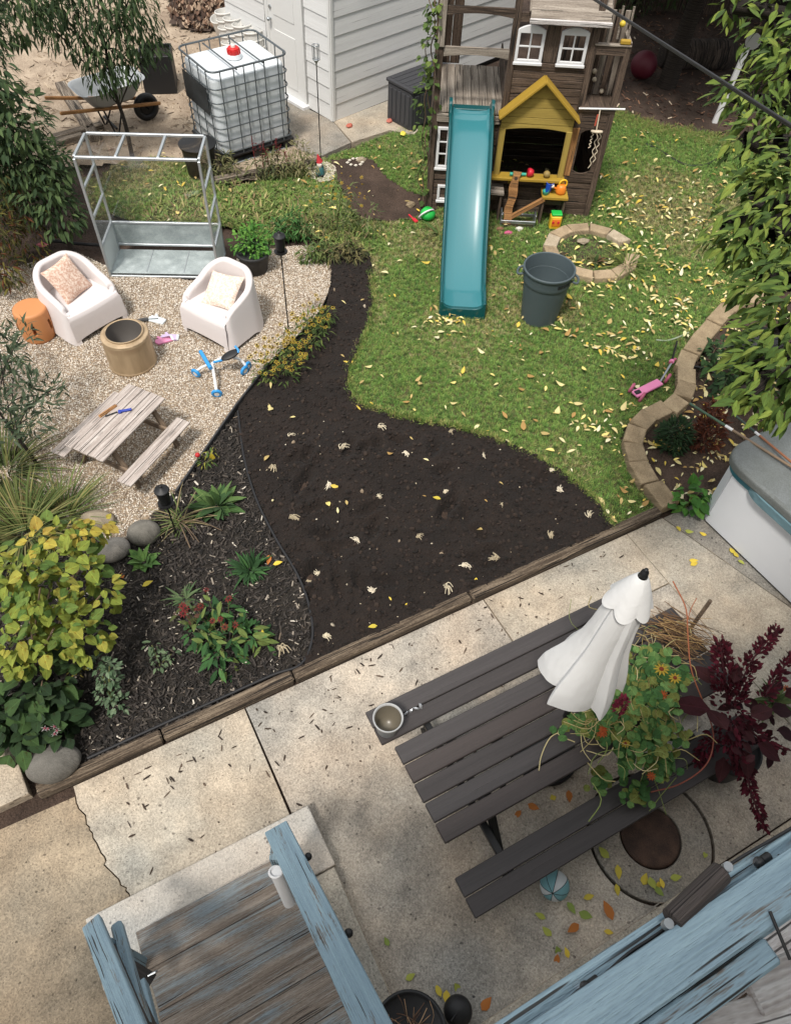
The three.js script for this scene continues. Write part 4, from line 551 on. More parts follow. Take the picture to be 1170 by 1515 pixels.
// ---------------------------------------------------------------- upper deck railing below the window, deck floor and house wall
{ const rt = tOf(745, 1515, 4.2) + 0.005; // the railing runs along the house, parallel to the patio
  const h = 4.2, dk = thing('deck_railing', 'wide light blue deck rail boards with peeling paint', 'railing'); const row = (n, t, w, y, s0, s1, th, m, k) => beam(n, dk, m, ST(s0, t, y), ST(s1, t, y), w, th, { k, bev: 0.005 });
  const tA = tOf(700, 1545, h), sL = -1.4, sR = 1.6, px = (x, y, hh) => toST(G(x, y, hh))[1];
  const t1 = (px(742, 1514, h - 0.04) + px(1170, 1219, h - 0.04)) / 2, t2 = px(1170, 1253, h), t3 = px(1170, 1352, h), t4 = px(1150, 1421, h - 0.02);
  row('outer_board', t1 + 0.045, 0.09, h - 0.06, sL, sR, 0.045, M.blue, 1); row('top_board', (t2 + t3) / 2, t3 - t2, h, sL, sR, 0.04, M.blue, 4);
  const jx = toST(G(1136, 1404, h - 0.01))[0]; row('inner_board', (t3 + t4) / 2 + 0.003, t4 - t3, h - 0.012, sL, jx + 0.0, 0.04, M.blue, 2); row('under_board', t3 - 0.02, 0.06, h - 0.14, sL, sR, 0.2, M.blue, 6);
  for (const s of [-0.9, jx + 0.12, 1.3]) beam('post', dk, M.blue, ST(s, t3 - 0.04, 2.9), ST(s, t3 - 0.04, h - 0.022), 0.09, 0.09, { up: e1 });
  rod('bent_nail', dk, M.blackMetal, G(1138, 1348, h + 0.03), G(1168, 1420, h + 0.02), 0.003);
  // string lights and the dark round log on the outer board
  const lg = thing('grip_roll', 'dark weathered wooden roll on the outer blue rail board', 'roll'); { const a = G(992, 1362, h + 0.005), b = G(1066, 1291, h + 0.005), y = h + 0.008; a.y = b.y = y; const d = V3().subVectors(b, a), m = part('roll', lathe([[0, -0.5], [0.95, -0.5], [1, -0.48], [1, 0.48], [0.95, 0.5], [0, 0.5]], 26), M.blueLog, lg); { const u = m.geometry.attributes.uv; for (let i = 0; i < u.count; i++) u.setXY(i, u.getY(i) * 0.25, u.getX(i) * 0.4); } m.scale.set(0.021, d.length(), 0.021); m.position.addVectors(a, b).multiplyScalar(0.5); m.quaternion.setFromUnitVectors(UP, d.clone().normalize()); part('end_clip', cyl(0.009, 0.009, 0.02, 12), M.steel, lg, V3().lerpVectors(a, b, -0.08)); part('end_clip', cyl(0.009, 0.009, 0.02, 12), M.steel, lg, V3().lerpVectors(a, b, 1.1)); }
  const sg = thing('string_lights', 'black cable with small bulbs laid along the blue rail', 'string lights'); const y = h - 0.03; const cp = [[700, 1560], [800, 1515], [860, 1462], [890, 1445], [930, 1410], [985, 1372], [1050, 1300], [1085, 1275], [1170, 1225], [1240, 1180]].map(([a, b]) => G(a, b, y)); part('cable', tube(cp, 0.0035, 6, 60), M.black, sg); for (const [a, b] of [[866, 1461], [1122, 1276], [1000, 1369]]) { const p = G(a, b, y + 0.012); part('bulb', new THREE.SphereGeometry(0.011, 14, 10), M.black, sg, p); part('socket', cyl(0.008, 0.009, 0.02, 10), M.black, sg, [p.x + 0.014, p.y, p.z - 0.008], [0, 0.5, 1.4]); part('bulb_glass', new THREE.SphereGeometry(0.012, 12, 10), M.glass, sg, [p.x - 0.012, p.y, p.z]); }
  const fl = thing('deck_floor', 'whitish weathered deck floor boards inside the blue rail', 'deck'); for (let i = 0; i < 12; i++) { const m = part('board', box(5, 0.035, 0.135, 0.005, i % 6), M.whiteWood, fl, ST(1.2, t3 + 0.1 + i * 0.143, 3.3)); m.rotation.y = PA; }
  const ch = thing('white_bench', 'white slatted bench seat close behind the blue deck rail', 'bench'); const w0 = G(1110, 1475, 3.9); for (let i = 0; i < 3; i++) { const a = G(1108 - i * 75, 1470 + i * 66, 3.92 - i * 0.012), b = G(1290, 1396 + i * 62, 3.92 - i * 0.012); beam('slat', ch, M.whiteWood, a, b, 0.082, 0.03, { k: i }); } for (const k of [0.45, 0.9]) { const p = V3().lerpVectors(G(1085, 1490, 3.9), G(1230, 1415, 3.9), k); beam('leg', ch, M.whiteWood, V3(p.x, 3.32, p.z + 0.08), V3(p.x, 3.9, p.z + 0.08), 0.05, 0.05, { up: V3(0, 0, 1) }); }
  const ev = 0; const hs = thing('house_wall', 'pale sided wall of the house behind the deck', 'house'); const wm = part('wall', box(16, 7.5, 0.2, 0.01), std(0xbdb9b0, 0.8), hs, ST(1, t3 + 2.1, 3.75)); wm.rotation.y = PA; const er = part('added_eave', box(16, 0.16, 1.1, 0.01), std(0x8d8a85, 0.9), hs, ST(1, t3 + 1.5, 7.45)); er.rotation.y = PA; for (const s of [-1.3, 3.4]) beam('deck_post', fl, M.blue, ST(s, t3 + 0.2, 0), ST(s, t3 + 0.2, 3.28), 0.09, 0.09, { up: e1 });  // the eave is unseen, added to block sky and shade the near patio
}
// ---------------------------------------------------------------- hot tub
{ const c = G(1040, 771); const [cs, ct] = toST(c); const t = thing('hot_tub', 'white panelled hot tub with grey vinyl cover and teal skirt', 'hot tub', c, PA - Math.PI / 2 + 0.06); // local +x runs along the front panel towards the house, +z... into the tub is -z
  const H = 0.66, L = 2.0; const wm = std(0xd3d7dc, 0.45, { bumpMap: noiseBump(170, 8, [1, 1]), bumpScale: 0.002 });
  const pan = (n, p) => part(n, slab(p.map(([x, z]) => [x, -z]), 0.03, H + 0.03, 0.006), wm, t); pan('side_panel', [[0.01, 0], [L, 0], [L, 0.05], [0.03, 0.05]]); pan('corner_panel', [[0, 0.003], [0.02, 0.05], [-0.08, 0.16], [-0.12, 0.145]]); pan('end_panel', [[-0.122, 0.155], [-0.08, 0.17], [-0.08, L], [-0.122, L]]); pan('tub_body', [[0.06, 0.06], [L - 0.01, 0.06], [L - 0.01, L - 0.02], [-0.05, L - 0.02], [-0.05, 0.19]]); part('base', box(L - 0.2, 0.04, L - 0.2, 0.01), M.black, t, [L / 2 - 0.02, 0.01, -L / 2 + 0.05]);
  const rs = (grow, y0, y1, bev) => { const a = -0.13 - grow, b = L, r = 0.24 + grow, s = new THREE.Shape(); s.moveTo(a + r, -0.02 - grow); s.lineTo(b, -0.02 - grow); s.lineTo(b, L); s.lineTo(a, L); s.lineTo(a, -0.02 - grow + r); s.quadraticCurveTo(a, -0.02 - grow, a + r, -0.02 - grow); const g = new THREE.ExtrudeGeometry(s, { depth: y1 - y0 - 2 * bev, bevelEnabled: true, bevelSize: bev, bevelOffset: -bev, bevelThickness: bev, bevelSegments: 3, curveSegments: 12 }); g.rotateX(-Math.PI / 2); g.translate(0, y0 + bev, 0); return g; };
  const vinyl = std(0xffffff, 0.55, { map: soilTex(171, 0x5d625f, 0x74797a, [1.2, 1.2], 5), bumpMap: noiseBump(172, 12, [0.8, 0.8], 5), bumpScale: 0.008 }); part('lip', rs(0.0, H + 0.03, H + 0.1, 0.02), std(0x2b6a78, 0.4), t); part('cover', rs(0.035, H + 0.105, H + 0.21, 0.03), vinyl, t); part('cover_skirt', rs(0.045, H + 0.035, H + 0.12, 0.004), std(0x61808a, 0.6, { bumpMap: noiseBump(173, 10, [0.6, 0.6]), bumpScale: 0.01 }), t, [0.28, 0, 0.0]);
  for (const [x, z] of [[0.9, 0.03]]) { part('strap', box(0.06, 0.2, 0.008, 0.003), M.black, t, [x, H + 0.0, 0.055]); part('buckle', box(0.07, 0.06, 0.02, 0.006), M.black, t, [x, H - 0.1, 0.045]); } 
  // long handles resting across the cover
  for (const [p, q, r, lab, m1, m2] of [[[1020, 597, 0.78], [1180, 697, 0.93], 0.012, 'long wooden pole with green tip resting on the hot tub cover', 0x7d6a55, 0x3f5a46], [[1085, 613, 0.82], [1180, 692, 0.96], 0.011, 'copper coloured pole with white sleeve resting on the hot tub cover', 0x8a5a3c, 0x2f3f36]]) { const a = G(...p), b = G(...q), o = thing('pole', lab, 'pole'); const at = (k) => V3().lerpVectors(a, b, k); rod('tip', o, std(m2, 0.5), at(0), at(0.35), r); rod('sleeve', o, M.whitePaint, at(0.352), at(0.42), r * 1.15); rod('shaft', o, std(m1, 0.5), at(0.421), at(1.4), r); }
}

// ---------------------------------------------------------------- seating area on the gravel
const gridGeo = (nu, nv, f, closedU = false) => { const pos = [], uv = [], idx = []; for (let j = 0; j <= nv; j++) for (let i = 0; i <= nu; i++) { const p = f(i / nu, j / nv); pos.push(p.x, p.y, p.z); uv.push(i / nu, j / nv); } for (let j = 0; j < nv; j++) for (let i = 0; i < nu; i++) { const a = j * (nu + 1) + i, b = a + 1, c = a + nu + 1, d = c + 1; idx.push(a, c, b, b, c, d); } const g = new THREE.BufferGeometry(); g.setAttribute('position', new THREE.Float32BufferAttribute(pos, 3)); g.setAttribute('uv', new THREE.Float32BufferAttribute(uv, 2)); g.setIndex(idx); g.computeVertexNormals(); return g; };
M.chair = std(0xd8d2d1, 0.5, { side: THREE.DoubleSide, bumpMap: noiseBump(201, 30, [1, 1]), bumpScale: 0.0008 });
function planU(u) { // U-shaped plan of the chair wall: front left, round the back, front right; +z is the front
  const w = 0.375, zf = 0.345, zb = -0.36, r = 0.3, rf = 0.11, Lf = Math.PI * rf / 2, L1 = zf - rf - (zb + r), La = Math.PI * r / 2, Lb = 2 * (w - r), T = 2 * L1 + 2 * La + Lb + 2 * Lf; let d = u * T;
  if (d < Lf) { const a = d / rf; return [-w + rf - rf * Math.sin(a), zf - rf + rf * Math.cos(a), -Math.sin(a), Math.cos(a)]; } d -= Lf;
  if (d < L1) return [-w, zf - rf - d, -1, 0]; d -= L1;
  if (d < La) { const a = d / r; return [-w + r - r * Math.cos(a), zb + r - r * Math.sin(a), -Math.cos(a), -Math.sin(a)]; } d -= La;
  if (d < Lb) return [-w + r + d, zb, 0, -1]; d -= Lb;
  if (d < La) { const a = d / r; return [w - r + r * Math.sin(a), zb + r - r * Math.cos(a), Math.sin(a), -Math.cos(a)]; } d -= La;
  if (d < L1) return [w, zb + r + d, 1, 0]; d -= L1;
  { const a = Math.min(d, Lf) / rf; return [w - rf + rf * Math.sin(Math.PI / 2 - a) , zf - rf + rf * Math.sin(a), Math.cos(a), Math.sin(a)]; }
}
function armchair(label, pos, turn) {
  const t = thing('armchair', label, 'armchair', pos, turn, 'white plastic armchairs on the gravel');
  const prof = (u) => { const m = Math.abs(u - 0.5) * 2, top = lerp(0.71, 0.5, smooth(0.12, 0.8, m)) - 0.105 * smooth(0.72, 0.98, m), foot = 0.05 * smooth(0.05, 0.16, Math.min(Math.abs(m - 1), Math.abs(m - 0.4))); return { top, foot }; };
  const sec = (u, v) => { const [x, z, nx, nz] = planU(u), { top, foot } = prof(u); const lean = 0.05; // outwards at the bottom
    const pts = [[0.0, foot], [-lean * 0.5, top * 0.5], [-lean, top - 0.03], [-lean - 0.012, top - 0.008], [-lean - 0.038, top], [-lean - 0.062, top - 0.01], [-lean - 0.074, top - 0.036], [-lean * 0.9 - 0.08, lerp(top, 0.36, 0.6)], [-lean * 0.8 - 0.085, 0.34], [-0.06, foot + 0.02]];
    const k = v * (pts.length - 1), i = Math.min(pts.length - 2, Math.floor(k)), f = k - i; const o = lerp(pts[i][0], pts[i + 1][0], f), y = lerp(pts[i][1], pts[i + 1][1], f); return V3(x + nx * o, y, z + nz * o); };
  part('shell', gridGeo(64, 18, sec), M.chair, t);
  const cap = (u) => { const pos = [], n = 18; const s = new THREE.BufferGeometry(), c = []; for (let j = 0; j <= n; j++) c.push(sec(u, j / n)); for (let j = 1; j < n; j++) pos.push(...c[0].toArray(), ...c[j].toArray(), ...c[j + 1].toArray()); s.setAttribute('position', new THREE.Float32BufferAttribute(pos, 3)); s.computeVertexNormals(); return s; };
  t.scale.set(1.07, 0.97, 1.05); part('arm_front', cap(0), M.chair, t); part('arm_front', cap(1), M.chair, t);
  const sp = [[-0.32, 0.4], [-0.2, 0.362], [0.0, 0.366], [0.18, 0.384], [0.26, 0.384], [0.305, 0.365], [0.322, 0.33], [0.33, 0.25], [0.336, 0.12], [0.338, 0.05]];
  part('seat', gridGeo(16, 40, (u, v) => { const k = v * (sp.length - 1), i = Math.min(sp.length - 2, Math.floor(k)), f = k - i, x = (u - 0.5) * 2; const fr = smooth(0.55, 1, v), y = lerp(sp[i][1], sp[i + 1][1], f) - (v < 0.7 ? 0.012 * (1 - x * x) : 0) + (v > 0.98 ? 0.03 * (1 - x * x) : 0); return V3(x * Math.min(lerp(0.3, 0.36, fr), (() => { const zz = lerp(sp[i][0], sp[i + 1][0], f), q = Math.max(0, -0.06 - zz); return 0.075 + Math.sqrt(Math.max(0.002, 0.09 - q * q)) - 0.055; })()), y, lerp(sp[i][0], sp[i + 1][0], f)); }), M.chair, t);
  return t;
}
armchair('white tub armchair with peach cushion beside the orange stool', V3(-3.72, 0.012, -6.885), 0.927);
armchair('white tub armchair with pale cushion in front of the greenhouse frame', V3(-2.07, 0.012, -6.91), -0.55);
const pillowGeo = (() => { const f = (u, v, s) => { const x = u * 2 - 1, y = v * 2 - 1, e = (1 - Math.pow(Math.abs(x), 2.6)) * (1 - Math.pow(Math.abs(y), 2.6)), p = 1 - 0.07 * (1 - x * x) * y * y * 1 - 0.0; return V3(x * 0.21 * (1 - 0.09 * (1 - y * y) * x * x), s * 0.062 * Math.pow(Math.max(0, e), 0.5) + 0.006 * (fbm(u * 5, v * 5, 2) - 0.5), y * 0.21 * (1 - 0.09 * (1 - x * x) * y * y)); }; return mergeVertices(mergeGeometries([gridGeo(20, 20, (u, v) => f(u, v, 1)), gridGeo(20, 20, (u, v) => f(1 - u, v, -1))])); })();
const peach = (a, b) => std(0xffffff, 0.95, { map: tex(256, 256, (u, v) => mix3(rgb(a), rgb(b), clamp((fbm(u * 30, v * 30, 3, 30, 30, 210) - 0.5) * 2.6 + 0.5))), bumpMap: noiseBump(211, 60, null), bumpScale: 0.002 });
{ const p = solo('cushion', pillowGeo, peach(0xc09a86, 0xe0cdbd), 'square speckled peach cushion propped in the armchair by the orange stool', 'cushion', 'cushions'); p.position.set(-3.76, 0.53, -6.9); p.quaternion.copy(eul(0, 0.927 + 0.25, 0).multiply(eul(0.95, 0, 0)));
  const q = solo('cushion', pillowGeo, peach(0xcdb5a5, 0xe9ddd0), 'pale peach cushion lying in the armchair before the greenhouse', 'cushion', 'cushions'); q.position.set(-2.06, 0.475, -6.93); q.quaternion.copy(eul(0, -0.3, 0).multiply(eul(0.5, 0, 0.1))); }
{ const t = thing('garden_stool', 'round orange drum stool half hidden by leaves', 'stool', V3(-4.12, 0.01, -6.56)); const m = std(0xc08252, 0.6); let br = new Brush(lathe([[0, 0.0], [0.17, 0], [0.182, 0.03], [0.195, 0.2], [0.182, 0.35], [0.175, 0.375], [0.15, 0.385], [0, 0.38]], 40)); br.updateMatrixWorld(); const ev = new Evaluator(); for (let k = 0; k < 6; k++) { const s = new Brush(new THREE.BoxGeometry(0.16, 0.13, 0.035)); s.position.set(Math.cos(k * 1.047 + 0.2) * 0.19, 0.2, Math.sin(k * 1.047 + 0.2) * 0.19); s.rotation.y = -k * 1.047 - 0.2; s.updateMatrixWorld(); br = ev.evaluate(br, s, SUBTRACTION); } part('body', br.geometry, m, t); }
{ const b = G(198, 536), t = thing('fire_pit', 'round bronze metal fire pit with open charred top', 'fire pit', V3(b.x, 0.01, b.z)); 
  const m = std(0xffffff, 0.55, { metalness: 0.3, map: tex(512, 256, (u, v) => { const k = fbm(u * 24, v * 3, 4, 24, 3, 220), q = fbm(u * 4, v * 4, 3, 4, 4, 222); return mix3(mix3(rgb(0x948064), rgb(0xcab394), k), rgb(0x846c52), smooth(0.5, 0.75, q) * 0.5); }) });
  part('drum', lathe([[0.235, 0], [0.252, 0.012], [0.252, 0.36], [0.248, 0.375]], 48), m, t); part('top_flange', lathe([[0.248, 0.374], [0.25, 0.392], [0.24, 0.4], [0.205, 0.402], [0.2, 0.41], [0.205, 0.425], [0.198, 0.432], [0.187, 0.425]], 48), m, t);
  part('steel_lining', lathe([[0.187, 0.424], [0.185, 0.12], [0, 0.12]], 40), std(0x6f6b67, 0.6, { side: THREE.DoubleSide, metalness: 0.5 }), t); part('base_band', lathe([[0.25, 0.0], [0.258, 0.004], [0.258, 0.028], [0.251, 0.034]], 48), m, t); for (let k = 0; k < 44; k++) part('vent_hole_disc', cyl(0.005, 0.005, 0.004, 8), std(0x6a5236, 0.6), t, [Math.cos(k * 0.1428) * 0.258, 0.016, Math.sin(k * 0.1428) * 0.258], [0, -k * 0.1428, Math.PI / 2]);  // small discs put the shade of open vent holes into a darker colour
  for (const [x, z, a] of [[0.03, 0.02, 0.4], [-0.05, 0.05, 1.9]]) { const q = part('charred_log', cyl(0.03, 0.035, 0.22, 9), std(0x4a342a, 1), t, [x, 0.17, z]); q.rotation.set(1.4, a, 0.2); } }
{ // toddler ride-on
  const t = thing('balance_bike', 'small blue and white toddler balance bike lying on the gravel', 'balance bike'); const bl = std(0x2f8fd0, 0.4), wt = std(0xe6e6e4, 0.4), P = (x, y, h) => G(x, y, h);
  const arm = (pts, r, m, n) => part(n, tube(pts, r, 10, 24), m, t); arm([P(313, 538, 0.16), P(300, 543, 0.13), P(288, 551, 0.06)], 0.014, wt, 'frame_tube'); arm([P(314, 538, 0.17), P(317, 556, 0.15), P(321, 582, 0.05)], 0.016, wt, 'frame_tube'); arm([P(314, 538, 0.18), P(333, 528, 0.2), P(355, 532, 0.16), P(367, 545, 0.06)], 0.016, wt, 'frame_tube'); arm([P(316, 536, 0.19), P(338, 530, 0.24), P(353, 520, 0.3), P(348, 512, 0.33)], 0.013, bl, 'frame_tube');
  rod('handlebar', t, bl, P(297, 520, 0.22), P(312, 545, 0.2), 0.022, 12); for (const [x, y] of [[290, 552], [321, 582], [366, 542], [362, 548]]) { const w = part('wheel', new THREE.TorusGeometry(0.042, 0.018, 10, 22), bl, t, P(x, y, 0.06)); w.rotation.set(0.2, x * 0.02, 0); part('hub', cyl(0.028, 0.028, 0.03, 14), wt, w, [0, 0, 0], [Math.PI / 2, 0, 0]); }
  const s = part('saddle', new THREE.SphereGeometry(0.5, 18, 12), M.black, t, P(341, 525, 0.27)); s.scale.set(0.22, 0.05, 0.12); s.rotation.set(0, 0.5, 0.25); }
// children's picnic table
{ const a = V3(-2.855, 0, -4.45), d = V3(0.35, 0, -0.8).normalize(), turn = Math.atan2(-d.z, d.x), L = 0.92, c = V3(-2.67, 0.01, -4.84), t = thing('kids_picnic_table', 'small weathered grey picnic table with two attached benches', 'picnic table', c, turn);
  for (let i = 0; i < 5; i++) part('top_plank', box(L, 0.018, 0.082, 0.003, i), M.kid, t, [0.004 * (i % 2), 0.49 + (i % 2) * 0.001, -0.178 + i * 0.089]);
  for (const s of [-1, 1]) for (let i = 0; i < 2; i++) part('bench_plank', box(L, 0.018, 0.075, 0.003, 5 + i + s), M.kid, t, [0, 0.275, s * 0.385 + (i - 0.5) * 0.081]);
  for (const x of [-0.3, 0.3]) { part('cross_bar', box(0.03, 0.05, 0.88, 0.004), M.kidLeg, t, [x, 0.238, 0]); part('top_cleat', box(0.03, 0.04, 0.42, 0.004), M.kidLeg, t, [x, 0.458, 0]); for (const s of [-1, 1]) beam('leg', t, M.kidLeg, V3(x + 0.032, 0, s * 0.34), V3(x + 0.032, 0.475, s * 0.12), 0.03, 0.05, { up: V3(1, 0, 0), k: 3 }); }
  const y = 0.51; const tb = solo('wooden_tool', box(0.2, 0.025, 0.032, 0.008), M.orangeWood, 'short brown wooden handle lying on the small picnic table', 'tool', null, G(160, 608, 0.515)); tb.rotation.y = 0.95; tb.position.y = 0.516;
  const kn = thing('hand_tool', 'blue handled tool lying on the small picnic table', 'tool', V3().copy(G(178, 610, 0.51)), 0.35); const bl = std(0x2a3f9e, 0.45); part('handle', box(0.12, 0.02, 0.025, 0.009), bl, kn, [0.05, 0.012, 0]); part('grip_lug', box(0.03, 0.022, 0.04, 0.009), bl, kn, [0.0, 0.013, 0.004]); part('blade', box(0.12, 0.008, 0.014, 0.002), M.black, kn, [-0.08, 0.008, 0.01], [0, 0.25, 0]); }
// gloves and trowel dropped between the chairs
{ const m1 = std(0xd98bb0, 0.9), m2 = std(0xd9e2e6, 0.9), glove = (x, y, m, lab) => { const t = thing('garden_glove', lab, 'glove', G(x, y, 0.02), rr(0, 3)); const s = new THREE.Shape(); s.moveTo(-0.04, -0.08); s.lineTo(0.035, -0.08); s.lineTo(0.045, 0.02); s.lineTo(0.085, 0.045); s.lineTo(0.08, 0.062); s.lineTo(0.04, 0.05); for (let k = 0; k < 4; k++) { const q = 0.04 - k * 0.021; s.lineTo(q, 0.105 - Math.abs(k - 1.3) * 0.012); s.lineTo(q - 0.017, 0.105 - Math.abs(k - 1.3) * 0.012); s.lineTo(q - 0.019, 0.055); } s.closePath(); const g = new THREE.ExtrudeGeometry(s, { depth: 0.012, bevelEnabled: true, bevelSize: 0.005, bevelThickness: 0.006, bevelSegments: 2 }); g.rotateX(-Math.PI / 2); part('palm', g, m, t); part('cuff', box(0.085, 0.026, 0.03, 0.006), m2, t, [-0.002, 0.008, 0.085]); };
  glove(244, 504, m1, 'pink work glove lying flat on the gravel'); glove(252, 500, std(0xb9a9c9, 0.9), 'lilac work glove lying on the pink one'); glove(233, 474, m2, 'white work glove lying on the gravel behind the fire pit');
  const k = thing('trowel', 'dark hand trowel lying beside the white glove', 'trowel', G(222, 474, 0.02), 0.15); part('handle', rodGeo(V3(-0.02, 0.012, 0), V3(0.1, 0.012, 0), 0.012), M.black, k); part('blade', gridGeo(6, 6, (u, v) => V3(-0.02 - v * 0.14, 0.01 + 0.02 * (u - 0.5) ** 2 * 4 * 0.4, (u - 0.5) * 0.07 * (1 - v * v))), std(0x4a4a4a, 0.5, { metalness: 0.6, side: THREE.DoubleSide }), k); }
// stake lights
function stakeLight(label, base, topPx, kind) { const H = axisH(base, ...topPx), t = thing(kind === 'torch' ? 'garden_torch' : 'stake_light', label, 'garden light', V3(base.x, 0, base.z)); rod('pole', t, M.blackMetal, V3(0, 0, 0), V3(0, H - 0.2, 0), 0.007);
  if (kind === 'torch') { part('cup', lathe([[0.008, 0], [0.012, 0.02], [0.035, 0.06], [0.034, 0.062], [0, 0.05]], 16), M.steel, t, [0, H - 0.26, 0]); for (const y of [H - 0.19, H - 0.02]) part('hoop', new THREE.TorusGeometry(0.045, 0.005, 8, 18), M.steel, t, [0, y, 0], [Math.PI / 2, 0, 0]); for (let k = 0; k < 6; k++) rod('cage_wire', t, M.steel, V3(Math.cos(k * 1.05) * 0.045, H - 0.2, Math.sin(k * 1.05) * 0.045), V3(Math.cos(k * 1.05) * 0.045, H - 0.02, Math.sin(k * 1.05) * 0.045), 0.004); part('glass', cyl(0.032, 0.032, 0.15, 16, true), M.glass, t, [0, H - 0.11, 0]); }
  else { part('lantern', lathe([[0, 0], [0.04, 0], [0.048, 0.02], [0.058, 0.15], [0.066, 0.16], [0.06, 0.175], [0.03, 0.18], [0.018, 0.2], [0, 0.205]], 20), M.black, t, [0, H - 0.2, 0]); part('collar', cyl(0.07, 0.07, 0.012, 20), M.blackMetal, t, [0, H - 0.21, 0]); part('finial', new THREE.SphereGeometry(0.014, 10, 8), M.black, t, [0, H + 0.01, 0]); } return t; }
stakeLight('tall black stake lantern by the yellow coneflowers', G(428, 498), [410, 345]); stakeLight('short black stake lantern at the corner of the mulch bed', G(262, 792), [236, 722]); stakeLight('tall wire cage garden torch beside the gravel circle and gnome', G(475, 243), [467, 64], 'torch');
// plastic and steel bed edgings
{ const e = [[352, 608], [362, 680], [380, 740], [410, 800], [440, 850], [457, 895], [462, 945], [446, 982], [405, 998], [320, 1036], [200, 1090], [130, 1122]].map(([x, y]) => G(x, y, 0.05)); solo('bed_edging', tube(e, 0.013, 8, 120), std(0x1d1d1f, 0.6), 'black plastic edging curving between mulch and dug soil', 'edging');
  const f = [[262, 730], [350, 603], [395, 545], [440, 502], [472, 466], [490, 422], [492, 372]]; const v = f.map(([x, y]) => G(x, y, 0.03)); const t = thing('gravel_edging', 'dark strip edging along the gravel and the dug bed', 'edging'); const c = new THREE.CatmullRomCurve3(v), pts = c.getPoints(40); for (let i = 0; i < 2; i++) beam('strip', t, std(0x39393a, 0.6), v[i], v[i + 1], 0.02, 0.1, { ext: 0.01 }); part('strip', gridGeo(1, 40, (u, q) => { const p = c.getPoint(0.32 + q * 0.68); return V3(p.x, u * 0.08, p.z); }), std(0x2e2e30, 0.6, DS), t);
  const h = [[50, 365], [75, 357], [110, 360], [150, 363]].map(([x, y]) => G(x, y, 0.02)); solo('bed_edging', tube(h, 0.02, 8, 30), M.black, 'black pipe edging behind the left armchair', 'edging');
  const hose = [[955, 213], [975, 222], [1000, 238], [1020, 245], [1045, 243], [1062, 234]].map(([x, y]) => G(x, y, 0.025)); solo('hose', tube(hose, 0.016, 8, 40), M.black, 'black hose curving across the grass behind the playhouse', 'hose'); const hose2 = [[1018, 492], [1000, 500], [985, 504], [970, 503]].map(([x, y]) => G(x, y, 0.03)); solo('hose', tube(hose2, 0.01, 8, 20), std(0x8f9a86, 0.6), 'short pale green hose end lying by the stone border', 'hose'); const dk = [[1010, 540], [1040, 545], [1075, 560], [1100, 575]].map(([x, y]) => G(x, y, 0.05)); solo('hose', tube(dk, 0.016, 8, 20), M.black, 'black hose lying over the stone border into the bed', 'hose'); }
// wheelbarrow
{ const a = G(95, 177, 0.5), b = G(243, 163, 0.26), d = V3().subVectors(b, a).setY(0), turn = Math.atan2(-d.z, d.x), c = G(228, 184), t = thing('wheelbarrow', 'grey wheelbarrow with wooden handles and a black tyre behind the peach tree', 'wheelbarrow', V3(c.x, 0, c.z), turn); const wm = M.orangeWood;
  const w = new THREE.Group(); w.name = 'wheel'; w.position.set(0, 0.2, -0.16); t.add(w); part('tyre', new THREE.TorusGeometry(0.15, 0.05, 12, 28), M.black, w); part('rim', cyl(0.1, 0.1, 0.05, 20), M.blackMetal, w, [0, 0, 0], [Math.PI / 2, 0, 0]);
  for (const s of [-1, 1]) { beam('handle', t, wm, V3(-1.35, 0.55, -0.16 + s * 0.28), V3(0.2, 0.24, -0.16 + s * 0.09), 0.04, 0.045, { k: s + 2, bev: 0.01 }); rod('leg', t, M.blackMetal, V3(-0.72, 0.42, -0.16 + s * 0.2), V3(-0.62, 0.0, -0.16 + s * 0.22), 0.013); rod('leg', t, M.blackMetal, V3(-0.42, 0.36, -0.16 + s * 0.15), V3(-0.6, 0.0, -0.16 + s * 0.22), 0.013); } rod('axle', t, M.blackMetal, V3(0, 0.2, -0.28), V3(0, 0.2, -0.04), 0.012);
  part('cross_brace', box(0.03, 0.03, 0.46, 0.004), M.blackMetal, t, [-0.6, 0.12, -0.16]);
  const tray = (s, y, k) => { const p = []; for (const [x, z] of [[-0.95, -0.32], [0.05, -0.24], [0.05, 0.24], [-0.95, 0.32]]) p.push([-0.45 + (x + 0.45) * s, z * s + k]); return p; };
  part('tray', gridGeo(40, 12, (u, v) => { const a = u * Math.PI * 2, e = 0.45, cx = Math.sign(Math.cos(a)) * Math.pow(Math.abs(Math.cos(a)), e), cz = Math.sign(Math.sin(a)) * Math.pow(Math.abs(Math.sin(a)), e); const r = v < 0.35 ? v / 0.35 * 0.62 : v < 0.95 ? lerp(0.62, 1, (v - 0.35) / 0.6) : 1.03, y = v < 0.35 ? 0.42 : v < 0.95 ? lerp(0.42, 0.68, (v - 0.35) / 0.6) : 0.672; return V3(-0.5 + cx * 0.5 * r, y + (cx < 0 ? 0 : 0.03 * r), -0.16 + cz * 0.33 * r); }), std(0xa9adaf, 0.45, { side: THREE.DoubleSide, metalness: 0.3 }), t); }
{ const g = G(240, 130), t = thing('planter_box', 'black square planter box behind the peach tree', 'planter', V3(g.x, 0, g.z), 0.2); for (const [x, z, a] of [[0, 0.24, 0], [0, -0.24, 0], [0.24, 0, 1], [-0.24, 0, 1]]) part('side', a ? box(0.02, 0.55, 0.46, 0.004) : box(0.5, 0.55, 0.02, 0.004), M.black, t, [x, 0.29, z]); part('soil', box(0.46, 0.02, 0.46, 0.004), M.soil, t, [0, 0.5, 0]); }
